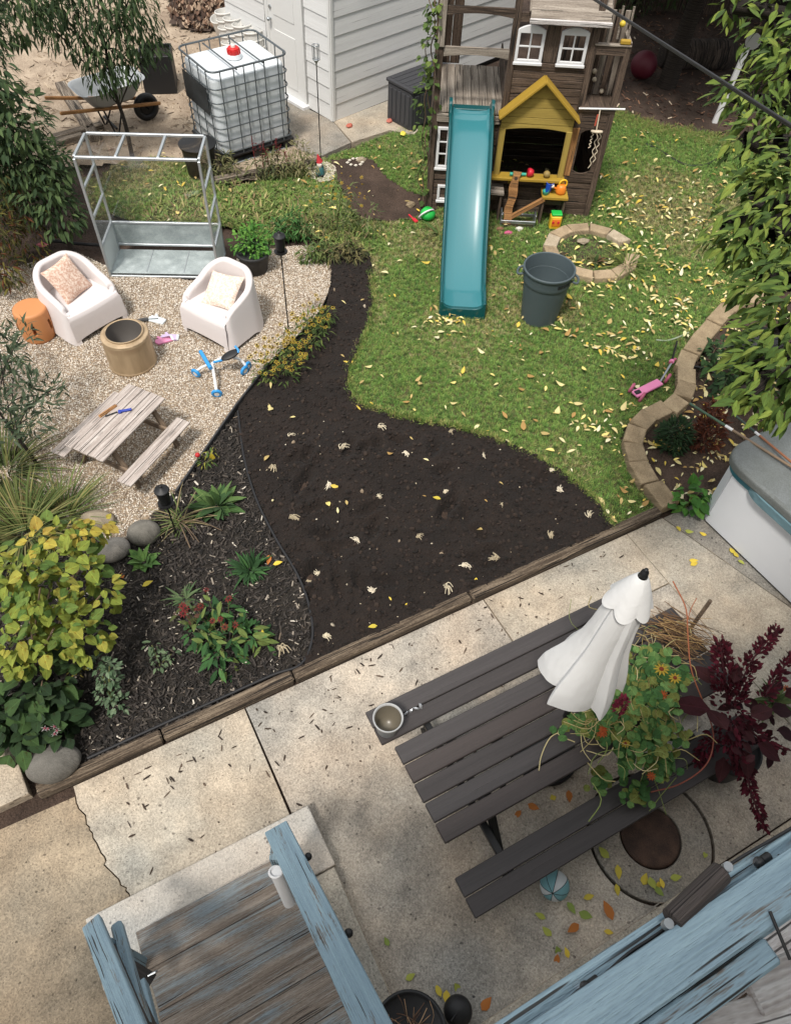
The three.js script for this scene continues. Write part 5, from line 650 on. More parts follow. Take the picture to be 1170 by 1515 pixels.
// bottom pot with dry stems, dark globe
{ const rim = G(606, 1530, 0.4), t = thing('flower_pot', 'black round pot of dry stems beside the blue stair rail', 'pot', V3(rim.x, 0.0, rim.z)); part('pot', lathe([[0, 0], [0.16, 0], [0.205, 0.36], [0.222, 0.37], [0.222, 0.4], [0.2, 0.4], [0.192, 0.34], [0, 0.33]], 40), M.black, t); for (let k = 0; k < 46; k++) { const a = rr(0, 6.28), r = rr(0, 0.14), b = rr(0, 6.28), L = rr(0.08, 0.2); part('dry_stem', tube([V3(Math.cos(a) * r, 0.335, Math.sin(a) * r), V3(Math.cos(a) * r + Math.cos(b) * L * 0.4, 0.37 + rr(0, 0.04), Math.sin(a) * r + Math.sin(b) * L * 0.4), V3(Math.cos(a) * r * 0.6 + Math.cos(b) * L * 0.9, 0.36 + rr(-0.02, 0.06), Math.sin(a) * r * 0.6 + Math.sin(b) * L * 0.9)], rr(0.0015, 0.003), 4, 6), hueMat([0x8d6f55, 0xa98a6a, 0x5f4636]), t); }
  const g = G(678, 1495, 0.12), q = thing('garden_globe', 'small black dome lamp beside the black pot', 'lamp', V3(g.x, 0, g.z)); part('dome', lathe([[0, 0.16], [0.045, 0.155], [0.078, 0.13], [0.09, 0.09], [0.085, 0.04], [0.06, 0], [0, 0]], 26), M.black, q); part('stem', rodGeo(V3(0, 0.15, 0), V3(-0.05, 0.162, 0.06), 0.006), M.blackMetal, q); }
function hueMat(list) { const k = 'h' + list.join(); M[k] ??= list.map((h) => std(h, 0.85, DS)); return pick(M[k]); }
// rubbish bin on the lawn
{ const b = G(796, 470), t = thing('trash_can', 'open grey plastic trash can standing on the leafy lawn', 'trash can', V3(b.x, 0.01, b.z)); const m = std(0x4b575b, 0.55, { side: THREE.DoubleSide, bumpMap: noiseBump(230, 30, [0.5, 0.5]), bumpScale: 0.001 });
  part('body', lathe([[0, 0.0], [0.2, 0.0], [0.212, 0.012], [0.262, 0.52], [0.272, 0.525], [0.276, 0.56], [0.28, 0.66], [0.294, 0.665], [0.297, 0.69], [0.285, 0.697], [0.272, 0.69], [0.266, 0.56], [0.25, 0.53], [0.2, 0.03], [0, 0.025]], 56), m, t); part('inner_step', new THREE.TorusGeometry(0.255, 0.006, 8, 48), m, t, [0, 0.53, 0], [Math.PI / 2, 0, 0]);
  for (const a of [2.95, -0.2]) { const c = Math.cos(a), s = Math.sin(a), q = V3(c, 0, -s), n = V3(s, 0, c); part('handle', tube([q.clone().multiplyScalar(0.275).addScaledVector(n, -0.08).setY(0.61), q.clone().multiplyScalar(0.335).addScaledVector(n, -0.06).setY(0.585), q.clone().multiplyScalar(0.335).addScaledVector(n, 0.06).setY(0.585), q.clone().multiplyScalar(0.275).addScaledVector(n, 0.08).setY(0.61)], 0.014, 8, 20), m, t); part('handle_web', box(0.012, 0.07, 0.17, 0.004), m, t, q.clone().multiplyScalar(0.288).setY(0.635), [0, a, 0]); }
  const font = await new FontLoader().loadAsync('fonts/droid/droid_sans_bold.typeface.json'); const word = part('lettering', new THREE.BufferGeometry(), M.black, t), gs = []; const tg = new TextGeometry('BRUTE', { font, size: 0.042, depth: 0.006, curveSegments: 3 }); tg.computeBoundingBox(); const wdt = tg.boundingBox.max.x, pa = tg.attributes.position; for (let i = 0; i < pa.count; i++) { const ang = 0.62 + (pa.getX(i) - wdt / 2) / 0.28, r = 0.277 + pa.getZ(i) * 0.8, y = 0.585 + pa.getY(i); pa.setXYZ(i, Math.sin(ang) * r, y, Math.cos(ang) * r); } tg.computeVertexNormals(); word.geometry = tg; }
// ring of blocks with a flower patch
const blockGeo = (w0, w1, d, h, k) => { const s = new THREE.Shape(); s.moveTo(-w0 / 2, -d / 2); s.lineTo(w0 / 2, -d / 2); s.lineTo(w1 / 2, d / 2); s.lineTo(-w1 / 2, d / 2); s.closePath(); const g = new THREE.ExtrudeGeometry(s, { depth: h - 0.03, bevelEnabled: true, bevelSize: 0.012, bevelOffset: -0.012, bevelThickness: 0.015, bevelSegments: 2 }); g.rotateX(-Math.PI / 2); g.translate(0, 0.015, 0); const a = g.attributes.position, u = g.attributes.uv; for (let i = 0; i < a.count; i++) u.setXY(i, a.getX(i) + k * 0.31 + a.getY(i), a.getZ(i) + k * 0.17); return g; };
{ const c = G(872, 379), t = thing('stone_ring', 'ring of tan concrete blocks around a weedy patch on the lawn', 'stone ring', V3(c.x, 0.0, c.z)), n = 12; for (let k = 0; k < n; k++) { const a = k / n * Math.PI * 2 + 0.2; if (k === 0) continue; const g = blockGeo(0.23, 0.3, 0.17, 0.1, k), m = part('block', g, tint(M.blockStone, pick([0xffffff, 0xf6ece0, 0xe9e0d4])), t, [Math.cos(a) * 0.52, 0.0, -Math.sin(a) * 0.52]); m.rotation.y = a + Math.PI / 2 + Math.PI; m.rotation.z = rr(-0.03, 0.03); }
  part('soil', new THREE.CircleGeometry(0.46, 32).rotateX(-Math.PI / 2), M.brownSoil, t, [0, 0.03, 0]); const st = solo('flat_stone', clod, M.blockStone, 'flat brown stone inside the block ring', 'stone', null, G(863, 356, 0.08)); st.scale.set(0.09, 0.03, 0.06); }
// block border along the right bed
{ const t = thing('block_border', 'curving border of tan concrete blocks around the right bed', 'stone border'); const pts = [[976, 735], [950, 703], [938, 674], [937, 648], [950, 626], [972, 612], [996, 602], [1011, 581], [1013, 560], [1013, 538], [1028, 514], [1044, 494], [1064, 470], [1086, 453], [1112, 443]].map(([x, y]) => G(x, y, 0.06)); pts.forEach((p, i) => { const a = pts[Math.max(0, i - 1)], b = pts[Math.min(pts.length - 1, i + 1)], d = V3().subVectors(b, a), L = d.length() / (i && i < pts.length - 1 ? 2 : 1); const m = part('block', blockGeo(L - 0.012, L + 0.01 + rr(0, 0.02), 0.2, 0.12, i), tint(M.blockStone, pick([0xe8e0d2, 0xd9d0c2, 0xcfc6b8])), t, [p.x, 0.0, p.z]); m.rotation.y = Math.atan2(-d.z, d.x) + rr(-0.05, 0.05); m.rotation.z = rr(-0.03, 0.03); }); }
// pink scooter lying on the lawn
{ const t = thing('scooter', 'pink toy scooter lying on the leafy lawn by the block border', 'scooter'); const pk = std(0xd67fa8, 0.45), pkd = std(0xa8566f, 0.6), a = G(938, 584, 0.08), b = G(976, 565, 0.09); beam('deck', t, pk, a, b, 0.1, 0.03, { bev: 0.01 }); const mid = (k, y = 0.08) => { const v = V3().lerpVectors(a, b, k); v.y = y; return v; };
  for (const [x, y, h] of [[934, 574, 0.07], [949, 588, 0.06], [987, 560, 0.1]]) { const w = part('wheel', new THREE.TorusGeometry(0.045, 0.018, 10, 20), pkd, t, G(x, y, h)); w.rotation.set(0.3, 1.0, 0.2); part('hub', cyl(0.03, 0.03, 0.03, 12), pk, w, [0, 0, 0], [Math.PI / 2, 0, 0]); } rod('rear_axle', t, M.steel, G(936, 576, 0.075), G(948, 587, 0.07), 0.01); part('rear_guard', box(0.07, 0.02, 0.05, 0.008), M.black, t, G(943, 580, 0.1), [0, 0.5, 0]); rod('stem', t, M.steel, b, G(992, 538, 0.12), 0.014); part('head', new THREE.SphereGeometry(0.03, 14, 10), pk, t, G(993, 535, 0.12)); rod('handlebar', t, M.blackMetal, G(994, 532, 0.12), G(1001, 505, 0.14), 0.011); rod('grip', t, pkd, G(990, 537, 0.13), G(999, 531, 0.13), 0.016); }
// toys at the playhouse
{ const or = std(0xe0812a, 0.4), bl = std(0x2555c8, 0.35), ye = std(0xe2b82a, 0.45), gr = std(0x25b34b, 0.4), rd = std(0xc9283a, 0.4), te = std(0x3fae96, 0.4), top = 0.437;
  const w = thing('watering_can', 'orange toy watering can with yellow loop on the stool', 'watering can', V3(1.93, top, PZ + 0.2)); part('body', lathe([[0, 0], [0.06, 0], [0.07, 0.03], [0.062, 0.09], [0.04, 0.12], [0, 0.12]], 22), or, w); part('handle', new THREE.TorusGeometry(0.05, 0.012, 8, 22), ye, w, [0.015, 0.13, 0], [0, 0.2, 0]); part('spout', rodGeo(V3(-0.05, 0.05, 0), V3(-0.11, 0.09, 0.02), 0.016, 0.012), or, w); part('rose', new THREE.SphereGeometry(0.026, 12, 10), std(0xe9dfc8, 0.5), w, [-0.12, 0.1, 0.02]);
  const c = thing('toy_cup', 'blue plastic toy cup on the yellowed stool', 'cup', V3(1.76, top, PZ + 0.2)); part('cup', lathe([[0, 0], [0.036, 0], [0.048, 0.13], [0.052, 0.13], [0.052, 0.138], [0.044, 0.136], [0.033, 0.006], [0, 0.006]], 22), bl, c); c.rotation.z = -0.12;
  const s = solo('toy_cup', lathe([[0, 0], [0.035, 0], [0.045, 0.05], [0.04, 0.05], [0.03, 0.006], [0, 0.006]], 20), te, 'small teal toy bowl beside the blue cup', 'toy', null, V3(1.73, top, PZ + 0.25));
  const b = thing('toy_block', 'yellow toy box with orange face standing on the grass', 'toy', V3(G(818, 335).x, 0, G(818, 338).z), 0.05); part('box', box(0.15, 0.2, 0.12, 0.02), ye, b, [0, 0.11, 0]); part('face', box(0.11, 0.1, 0.01, 0.004), or, b, [0, 0.12, 0.062]); part('lid', box(0.14, 0.03, 0.11, 0.01), gr, b, [0, 0.225, 0]); for (const x of [-0.04, 0.03]) part('button', cyl(0.016, 0.016, 0.01, 12), rd, b, [x, 0.13, 0.07], [Math.PI / 2, 0, 0]);
  const g = thing('toy_ball_holder', 'bright green round toy lying on the grass left of the slide', 'toy', V3(G(632, 326).x, 0.02, G(632, 326).z)); part('shell', lathe([[0, 0.16], [0.06, 0.15], [0.1, 0.1], [0.1, 0.05], [0.06, 0], [0, 0]], 22), gr, g); part('hoop', new THREE.TorusGeometry(0.11, 0.012, 8, 24), M.whitePaint, g, [-0.02, 0.08, 0.02], [0.7, 0.5, 0]);
  const r = solo('toy_shovel', mergeGeometries([box(0.05, 0.03, 0.09, 0.008).clone(), box(0.02, 0.02, 0.12, 0.004).clone().translate(0, 0, -0.1)]), rd, 'small red toy shovel beside the green toy', 'toy', null, G(614, 326, 0.04)); r.rotation.y = 0.6;
  const sy = 0.6; const q = thing('toy_shovel', 'teal handled toy scoop with red head on the yellow sill', 'toy', V3(1.4, sy + 0.03, PZ + 0.13), 0.1); part('handle', rodGeo(V3(-0.16, 0, 0), V3(0.05, 0, 0.01), 0.022, 0.018, 12), te, q); part('head', lathe([[0, -0.05], [0.04, -0.04], [0.055, 0], [0.05, 0.03], [0, 0.03]], 18), rd, q, [0.1, 0.025, 0.01], [0, 0, 1.4]); const rk = solo('wooden_ball', new THREE.SphereGeometry(0.045, 18, 14), std(0x8f7a45, 0.6), 'small tan ball resting on the yellow sill', 'ball', null, V3(1.72, sy + 0.045, PZ + 0.13));
  const lp = G(752, 335); for (const [x, y, h2, lab] of [[768, 338, 0xd2cec4, 'crumpled white toy scrap on the grass by the planks'], [752, 344, 0xc0577f, 'pink toy piece on the grass by the planks'], [740, 338, 0x7d5a45, 'brown toy piece under the leaning plank']]) { const o = solo('toy_piece', clod, std(h2, 0.6), lab, 'toy', null, G(x, y, 0.03)); o.scale.set(0.06, 0.03, 0.04); } 
  const rb = solo('ball', new THREE.SphereGeometry(0.22, 28, 20), std(0x520b1f, 0.6), 'large dark red ball under the trees behind the playhouse', 'ball', null, G(952, 96, 0.25)); 
  // gnome on a gravel circle
  const gp = G(474, 262), gc = spline(poly([[455, 250], [472, 240], [494, 248], [496, 265], [478, 272], [458, 266]]), 4); struct('gravel_circle', sheet(gc, 0.024), M.gravelBed); const it = []; scatter(gc, 1600, (x, z) => { const k = rr(0.006, 0.011); it.push({ p: V3(x, 0.03, z), q: eul(rr(0, 6), rr(0, 6), 0), s: V3(k, k * 0.7, k), c: hue([0xd8d2c6, 0xc2b8a6, 0xa79c8c]) }); }); stuff('white_gravel', clod, M.inst, it, 'white gravel around the garden gnome', 'gravel');
  const gn = thing('garden_gnome', 'small garden gnome figurine with red hat and teal coat', 'figurine', V3(gp.x, 0.03, gp.z)); part('coat', lathe([[0, 0], [0.06, 0], [0.065, 0.04], [0.055, 0.1], [0.04, 0.15], [0, 0.16]], 20), std(0x3d6f73, 0.6), gn); part('beard', lathe([[0, -0.06], [0.03, -0.02], [0.042, 0.02], [0.03, 0.04], [0, 0.045]], 16), std(0xe3ddd2, 0.8), gn, [0, 0.15, 0.02]); part('face', new THREE.SphereGeometry(0.036, 14, 12), std(0xc99a80, 0.6), gn, [0, 0.18, 0.01]); part('nose', new THREE.SphereGeometry(0.01, 8, 8), std(0xc58a70, 0.6), gn, [0, 0.18, 0.047]); part('hat', lathe([[0, 0.13], [0.015, 0.09], [0.038, 0.02], [0.046, 0]], 18), std(0xc23640, 0.6), gn, [0, 0.2, 0.005], [0.15, 0, 0.2]); for (const x of [-0.03, 0.03]) part('boot', new THREE.SphereGeometry(0.024, 10, 8), M.black, gn, [x, 0.012, 0.05]);
  const cg = G(526, 244); for (let k = 0; k < 9; k++) { const a = k * 0.7; const o = solo('white_stone', clod, std(0xcfc8ba, 0.8), 'small white stone in a ring on bare soil beside the gnome', 'stone', 'white stones by the gnome', V3(cg.x + Math.cos(a) * 0.1 * rr(0.8, 1.2), 0.05, cg.z + Math.sin(a) * 0.1)); o.scale.set(0.028, 0.016, 0.022); } const cs = solo('tan_stone', clod, M.blockStone, 'tan stone on the bare soil beside the white stones', 'stone', null, G(535, 236, 0.05)); cs.scale.set(0.08, 0.05, 0.06); const s5 = solo('tan_stone', clod, tint(M.blockStone, 0xe0d8cc), 'pale stone on bare soil beside the playhouse corner', 'stone', null, G(608, 302, 0.05)); s5.scale.set(0.07, 0.05, 0.06);
  for (const [x, y, h2, lab] of [[517, 185, 0xb0604f, 'broken red clay piece beside the shed corner'], [576, 178, 0xb5695a, 'red clay piece beside the dark storage box'], [596, 197, 0xd9c84e, 'yellow toy piece in front of the storage box'], [62, 362, 0xc06a74, 'pinkish red cloth scrap behind the left armchair']]) { const o = solo('toy_piece', clod, std(h2, 0.7), lab, 'debris', null, G(x, y, 0.06)); o.scale.set(0.07, 0.025, 0.05); o.rotation.y = rr(0, 3); } }
// ---------------------------------------------------------------- the big picnic table
M.compoB = tint(M.compo, 0xeae6e4); M.compoC = tint(M.compo, 0xfff2ea);
const TB = { s0: sOf(583, 1104, 0.74), s1: sOf(990, 893, 0.74), t0: tOf(583, 1104, 0.74), t1: tOf(659, 1249, 0.74) };
{ const L = TB.s1 - TB.s0, sm = (TB.s0 + TB.s1) / 2, tm = (TB.t0 + TB.t1) / 2, t = thing('picnic_table', 'dark grey composite picnic table with black steel legs', 'picnic table', ST(sm, tm), PA); const W = TB.t1 - TB.t0, bw = W / 5;
  for (let i = 0; i < 5; i++) part('top_board', box(L, 0.035, bw - 0.012, 0.005, i), [M.compo, M.compoB, M.compoC][(i * 2) % 3], t, [0.002 * (i % 2), 0.722, -W / 2 + (i + 0.5) * bw]);
  const far = [tOf(540, 1053, 0.44) - tm, tOf(562, 1104, 0.44) - tm], near = [tOf(671, 1299, 0.44) - tm, tOf(702, 1361, 0.44) - tm], sF = sOf(540, 1053, 0.44) - sm, sN = sOf(672, 1298, 0.44) - sm;
  const bench = (z0, z1, x0, k) => { const w = (z1 - z0) / 2, LB = L + 0.02; for (let i = 0; i < 2; i++) part('bench_board', box(LB, 0.035, w - 0.008, 0.005, k + i), [M.compoB, M.compoC, M.compo][(i + k) % 3], t, [x0 + LB / 2, 0.423, z0 + (i + 0.5) * w]); };
  bench(far[0], far[1], sF, 5); bench(near[0], near[1], sN, 8);
  for (const x of [-L / 2 + 0.36, L / 2 - 0.36]) { const z0 = (far[0] + far[1]) / 2, z1 = (near[0] + near[1]) / 2, fm = M.blackMetal; part('bench_beam', box(0.05, 0.045, z1 - z0 + 0.2, 0.005), fm, t, [x, 0.38, (z0 + z1) / 2]); part('top_beam', box(0.05, 0.04, W - 0.08, 0.005), fm, t, [x, 0.683, 0]); for (const s of [-1, 1]) { beam('leg', t, fm, V3(x + 0.052, 0.0, s * 0.58), V3(x + 0.052, 0.7, s * 0.16), 0.05, 0.05, { up: V3(1, 0, 0) }); beam('brace', t, fm, V3(x + s * 0.0 + 0.06, 0.38, s * 0.3), V3(x + (x < 0 ? 0.34 : -0.34), 0.69, s * 0.06), 0.03, 0.03); } } 
  // pot on the far bench
  const c = G(573, 1078, 0.44), p = thing('plant_pot', 'small grey plastic pot standing on the bench end', 'pot', V3(c.x, 0.442, c.z)); const pm = std(0x73777a, 0.5), rm = std(0xa9abab, 0.5); part('pot', lathe([[0, 0], [0.07, 0], [0.076, 0.01], [0.096, 0.185]], 36), pm, p); part('rim', lathe([[0.096, 0.184], [0.107, 0.186], [0.109, 0.205], [0.1, 0.208], [0.094, 0.19]], 36), rm, p); part('inner_wall', lathe([[0.094, 0.19], [0.078, 0.04], [0, 0.04]], 36), std(0x6b6558, 0.35, DS), p);
  for (let k = 0; k < 4; k++) { const o = solo('foil_scrap', clod, std(0xb9bcbf, 0.3, { metalness: 0.7 }), 'crumpled silver foil scrap beside the grey pot on the bench', 'foil', 'foil scraps on the bench', G(601 + k * 7, 1055 - k * 3.5, 0.455)); o.scale.set(rr(0.018, 0.03), 0.01, rr(0.01, 0.016)); o.rotation.set(rr(0, 1), rr(0, 3), 0); } }
// closed parasol through the table
{ const b = G(836, 1060, 0.74), t = thing('parasol', 'closed white garden parasol standing through the picnic table', 'parasol', V3(b.x, 0, b.z)); const top = axisH(b, 948, 840) - 0.02, hem = 1.36; rod('pole', t, M.blackMetal, V3(0, 0.08, 0), V3(0, top - 0.05, 0), 0.019, 14); part('base', lathe([[0, 0.1], [0.04, 0.1], [0.06, 0.06], [0.24, 0.03], [0.25, 0], [0, 0]], 32), M.black, t);
  const fab = new THREE.MeshPhysicalMaterial({ color: 0xdedfde, roughness: 0.85, side: THREE.DoubleSide, sheen: 0.3, transmission: 0.08, thickness: 0, bumpMap: noiseBump(240, 14, null, 5), bumpScale: 0.0018 });
  const N = 8, H = top - 0.09 - hem; part('canopy', gridGeo(240, 70, (u, v) => { const a = u * Math.PI * 2, y = top - 0.09 - v * H, fl = Math.pow(v, 1.05), R = 0.045 + 0.175 * fl + 0.012 * Math.sin(v * 8), ph = ((a * 7 / 6.28318 + 0.35 * Math.sin(a + 1) + v * 0.12) % 1 + 1) % 1, k = (ph < 0.82 ? Math.pow(ph / 0.82, 0.8) : (1 - ph) / 0.18) * 2 - 1, sag = 0.15 * fl + 0.05 + 0.05 * (fbm(v * 4 + 3, a * 3 + 9, 3) - 0.5); const asym = 1 + 0.16 * Math.cos(a - 3.3) * fl; const r = R * asym * (1 + sag * k + 0.03 * (fbm(a * 5 + 20, v * 14 + 3, 3) - 0.5)); const hemw = v > 0.93 ? -0.05 * Math.max(0, k) * (v - 0.93) / 0.07 : 0; return V3(Math.cos(a) * r, y + hemw + 0.03 * Math.sin(a * 3 + 0.4) * fl, Math.sin(a) * r); }), fab, t);
  part('vent_cap', gridGeo(96, 16, (u, v) => { const a = u * Math.PI * 2, k = Math.abs(Math.cos(a * 3 + 0.4 * Math.sin(a))) * 2 - 1, r = 0.026 + 0.098 * Math.pow(v, 0.8) * (1 + 0.13 * k * v); return V3(Math.cos(a) * r, top - 0.035 - v * 0.25 - 0.022 * v * k, Math.sin(a) * r); }), fab, t); part('finial', lathe([[0, 0.03], [0.01, 0.028], [0.012, 0.016], [0.01, 0.01], [0.02, 0.004], [0.023, -0.03], [0, -0.03]], 20), M.black, t, [0, top, 0]); for (let k = 0; k < 8; k++) rod('rib', t, M.blackMetal, V3(Math.cos(k * 0.785) * 0.03, top - 0.12, Math.sin(k * 0.785) * 0.03), V3(Math.cos(k * 0.785) * 0.07, hem + 0.12, Math.sin(k * 0.785) * 0.07), 0.006); }
// basketball
{ const b = G(820, 1310, 0.1), t = thing('basketball', 'teal and white basketball under the picnic bench', 'ball', V3(b.x, 0.1, b.z), 0.6); t.rotation.set(0.5, 0.6, 0.4); const te = std(0x6fa0a8, 0.55, { bumpMap: noiseBump(250, 60, null), bumpScale: 0.001 }), wh = std(0xc3c9cb, 0.55, { bumpMap: te.bumpMap, bumpScale: 0.001 }); for (let k = 0; k < 8; k++) part('panel', new THREE.SphereGeometry(0.1, 8, 24, k * Math.PI / 4, Math.PI / 4), k % 3 === 1 ? wh : te, t); for (const [a, b2] of [[0, 0], [0, Math.PI / 4], [0, Math.PI / 2], [0, Math.PI * 0.75]]) part('seam', new THREE.TorusGeometry(0.0998, 0.0022, 6, 60), M.black, t, [0, 0, 0], [0, b2, 0]); }
// boulders
const rock = (k) => { const g = mergeVertices(new THREE.IcosahedronGeometry(1, 12).deleteAttribute('normal').deleteAttribute('uv')), a = g.attributes.position, uv = []; for (let i = 0; i < a.count; i++) { const x = a.getX(i), y = a.getY(i), z = a.getZ(i), d = 1 + 0.16 * (fbm(x * 1.2 + k + 9, y * 1.2 + z * 0.8 + 9, 3) - 0.5); uv.push(x * 0.25 + y * 0.1, z * 0.25 + y * 0.1); a.setXYZ(i, x * d, y * d, z * d); } g.setAttribute('uv', new THREE.Float32BufferAttribute(uv, 2)); g.computeVertexNormals(); return g; };
for (const [x, y, sx, sy, sz, r, lab, h2] of [[82, 1130, 0.2, 0.12, 0.145, 0.35, 'smooth grey oval boulder at the corner of the timber edging', 0xb4b6b6], [213, 790, 0.15, 0.11, 0.13, 0.2, 'rounded grey boulder beside the stake lantern', 0xc4c6c4], [168, 815, 0.15, 0.1, 0.12, 0.5, 'pale grey boulder partly under the yellow leaves', 0xffffff], [145, 770, 0.16, 0.08, 0.1, 0.0, 'pale flat boulder behind the yellow shrub', 0xfff4e0]]) { const g = G(x, y, sy * 0.6), q = rock(x); const o = solo('boulder', q, tint(M.stone, h2), lab, 'boulder', null, V3(g.x, sy * 0.75, g.z)); o.scale.set(sx, sy, sz); o.rotation.y = r; }
// overhead cables
for (const [a, b, lab] of [[[870, -8, 4.4], [1180, 190, 4.9], 'upper black overhead cable crossing above the yard'], [[866, -8, 4.36], [1180, 193, 4.88], 'lower black overhead cable crossing above the yard']]) { const p = G(...a), q = G(...b), d = V3().subVectors(q, p); const pts = []; for (let k = -4; k <= 1; k++) pts.push(p.clone().addScaledVector(d, k * 1.0).add(V3(0, -0.002 * k * k, 0))); solo('overhead_cable', tube(pts, 0.004, 8, 80), std(0x1c1c1d, 0.5), lab, 'cable', 'overhead cables'); }

// ---------------------------------------------------------------- plants
const sphere = () => { for (;;) { const v = V3(rr(-1, 1), rr(-1, 1), rr(-1, 1)), l = v.length(); if (l < 1 && l > 0.05) return v; } };
const LG = { ovate: leafGeo(1, 0.58, { fold: 0.15, droop: 0.18, belly: 0.38, tip: 0.8 }), lance: leafGeo(1, 0.24, { fold: 0.2, droop: 0.3, belly: 0.4 }), ash: leafGeo(1, 0.4, { fold: 0.14, droop: 0.2, belly: 0.42 }), heart: leafGeo(1, 0.82, { fold: 0.12, droop: 0.16, belly: 0.33, tip: 0.65 }), round: leafGeo(1, 0.95, { rows: 5, fold: 0.1, droop: 0.05, belly: 0.5, tip: 0.5 }), strap: leafGeo(1, 0.16, { rows: 6, fold: 0.25, droop: 0.5, belly: 0.35, tip: 0.7 }), grass: leafGeo(1, 0.035, { rows: 6, fold: 0.4, droop: 0.55, belly: 0.3, tip: 0.5 }), petal: leafGeo(1, 0.3, { rows: 3, fold: 0.1, droop: 0.2, belly: 0.6, tip: 0.6 }) };
const lm = (...h) => h.map((c) => leafMat(c, 0.85));
const stemM = std(0x5d6136, 0.85), twigM = std(0x6b5a48, 0.9);
// leaves spread through clumps: c = [x, y, z, r] relative to the base
function clumps(list, n, size, { face = 'out', lean = -0.2, gravity = 0.3, ng = 1, nm = 1, flat = 0.5 } = {}) {
  const items = []; const tot = list.reduce((s, c) => s + c[3] * c[3], 0);
  for (const [cx, cy, cz, r, ry] of list) { const k = Math.round(n * r * r / tot); for (let i = 0; i < k; i++) { const v = sphere(); v.multiplyScalar(Math.pow(v.length(), -0.45)); const p = V3(cx + v.x * r, cy + v.y * (ry ?? r), cz + v.z * r); const d = V3(v.x, v.y * 0.5 - gravity, v.z).add(sphere().multiplyScalar(0.7)).normalize(); const up = V3(v.x * 0.5, 1, v.z * 0.5).add(sphere().multiplyScalar(flat)); { const q = size * rr(0.5, 1.25); items.push({ p, q: aim(d, up), s: V3(q * rr(0.75, 1.15), q, q * rr(0.4, 2.2)), g: ri(ng), m: ri(nm) }); } } }
  return items;
}
function stems(t, list, m = stemM, r = 0.004, name = 'stem') { for (const pts of list) part(name, tube(pts, r, 5, 8), m, t); }
function rosette(name, label, base, { n, len, geo, mats, lo = 0.2, hi = 1.2, parts = n, turn = 0, group, y = 0.02 }) { const t = thing(name, label, 'plant', V3(base.x, y, base.z), 0, group), it = []; for (let i = 0; i < n; i++) { const a = i * 2.4 + rr(-0.3, 0.3), e = lerp(hi, lo, Math.sqrt(i / n)) + rr(-0.32, 0.32), d = V3(Math.cos(a) * Math.cos(e), Math.sin(e), Math.sin(a) * Math.cos(e)); it.push({ p: V3(Math.cos(a) * 0.015, 0.01, Math.sin(a) * 0.015), q: aim(d, V3(rr(-0.5, 0.5), 1, rr(-0.5, 0.5))), s: V3(len * rr(0.6, 1.1), len * rr(0.45, 1.15), len * rr(0.3, 2.4)), m: ri(mats.length) }); } foliage(t, it, [geo], mats, parts); return t; }
function bushy(name, label, base, { list, n, size, geo, mats, parts = 60, gravity = 0.2, stemR = 0.006, flat = 0.5, cat = 'shrub', group, sm = twigM }) { const t = thing(name, label, cat, V3(base.x, 0, base.z), 0, group); foliage(t, clumps(list, n, size, { nm: mats.length, gravity, flat }), [geo], mats, parts); stems(t, list.map(([x, y, z]) => [V3(rr(-0.04, 0.04), 0, rr(-0.04, 0.04)), V3(x * 0.4, y * 0.55, z * 0.4), V3(x, y, z)]), sm, stemR); return t; }
// flowers: petals round a dark disc
const PG = {};
function flower(t, p, r, petalM, discM, n = 9, tilt = 0.3) { const g = new THREE.Group(); g.name = 'flower'; g.position.copy(p); g.rotation.set(rr(-tilt, tilt), rr(0, 6), rr(-tilt, tilt)); t.add(g); PG[n] ??= mergeGeometries(Array.from({ length: n }, (_, k) => LG.petal.clone().applyQuaternion(aim(V3(Math.cos(k / n * 6.283), 0.1, Math.sin(k / n * 6.283)))))); part('petals', PG[n], petalM, g).scale.setScalar(r); part('disc', new THREE.SphereGeometry(r * 0.32, 8, 6), discM, g); return g; }
const yel = leafMat(0xd0b232, 0.8), ora = leafMat(0xc85a1a, 0.8), redP = leafMat(0x8c2626, 0.8), disc = std(0x2a1a10, 0.9);

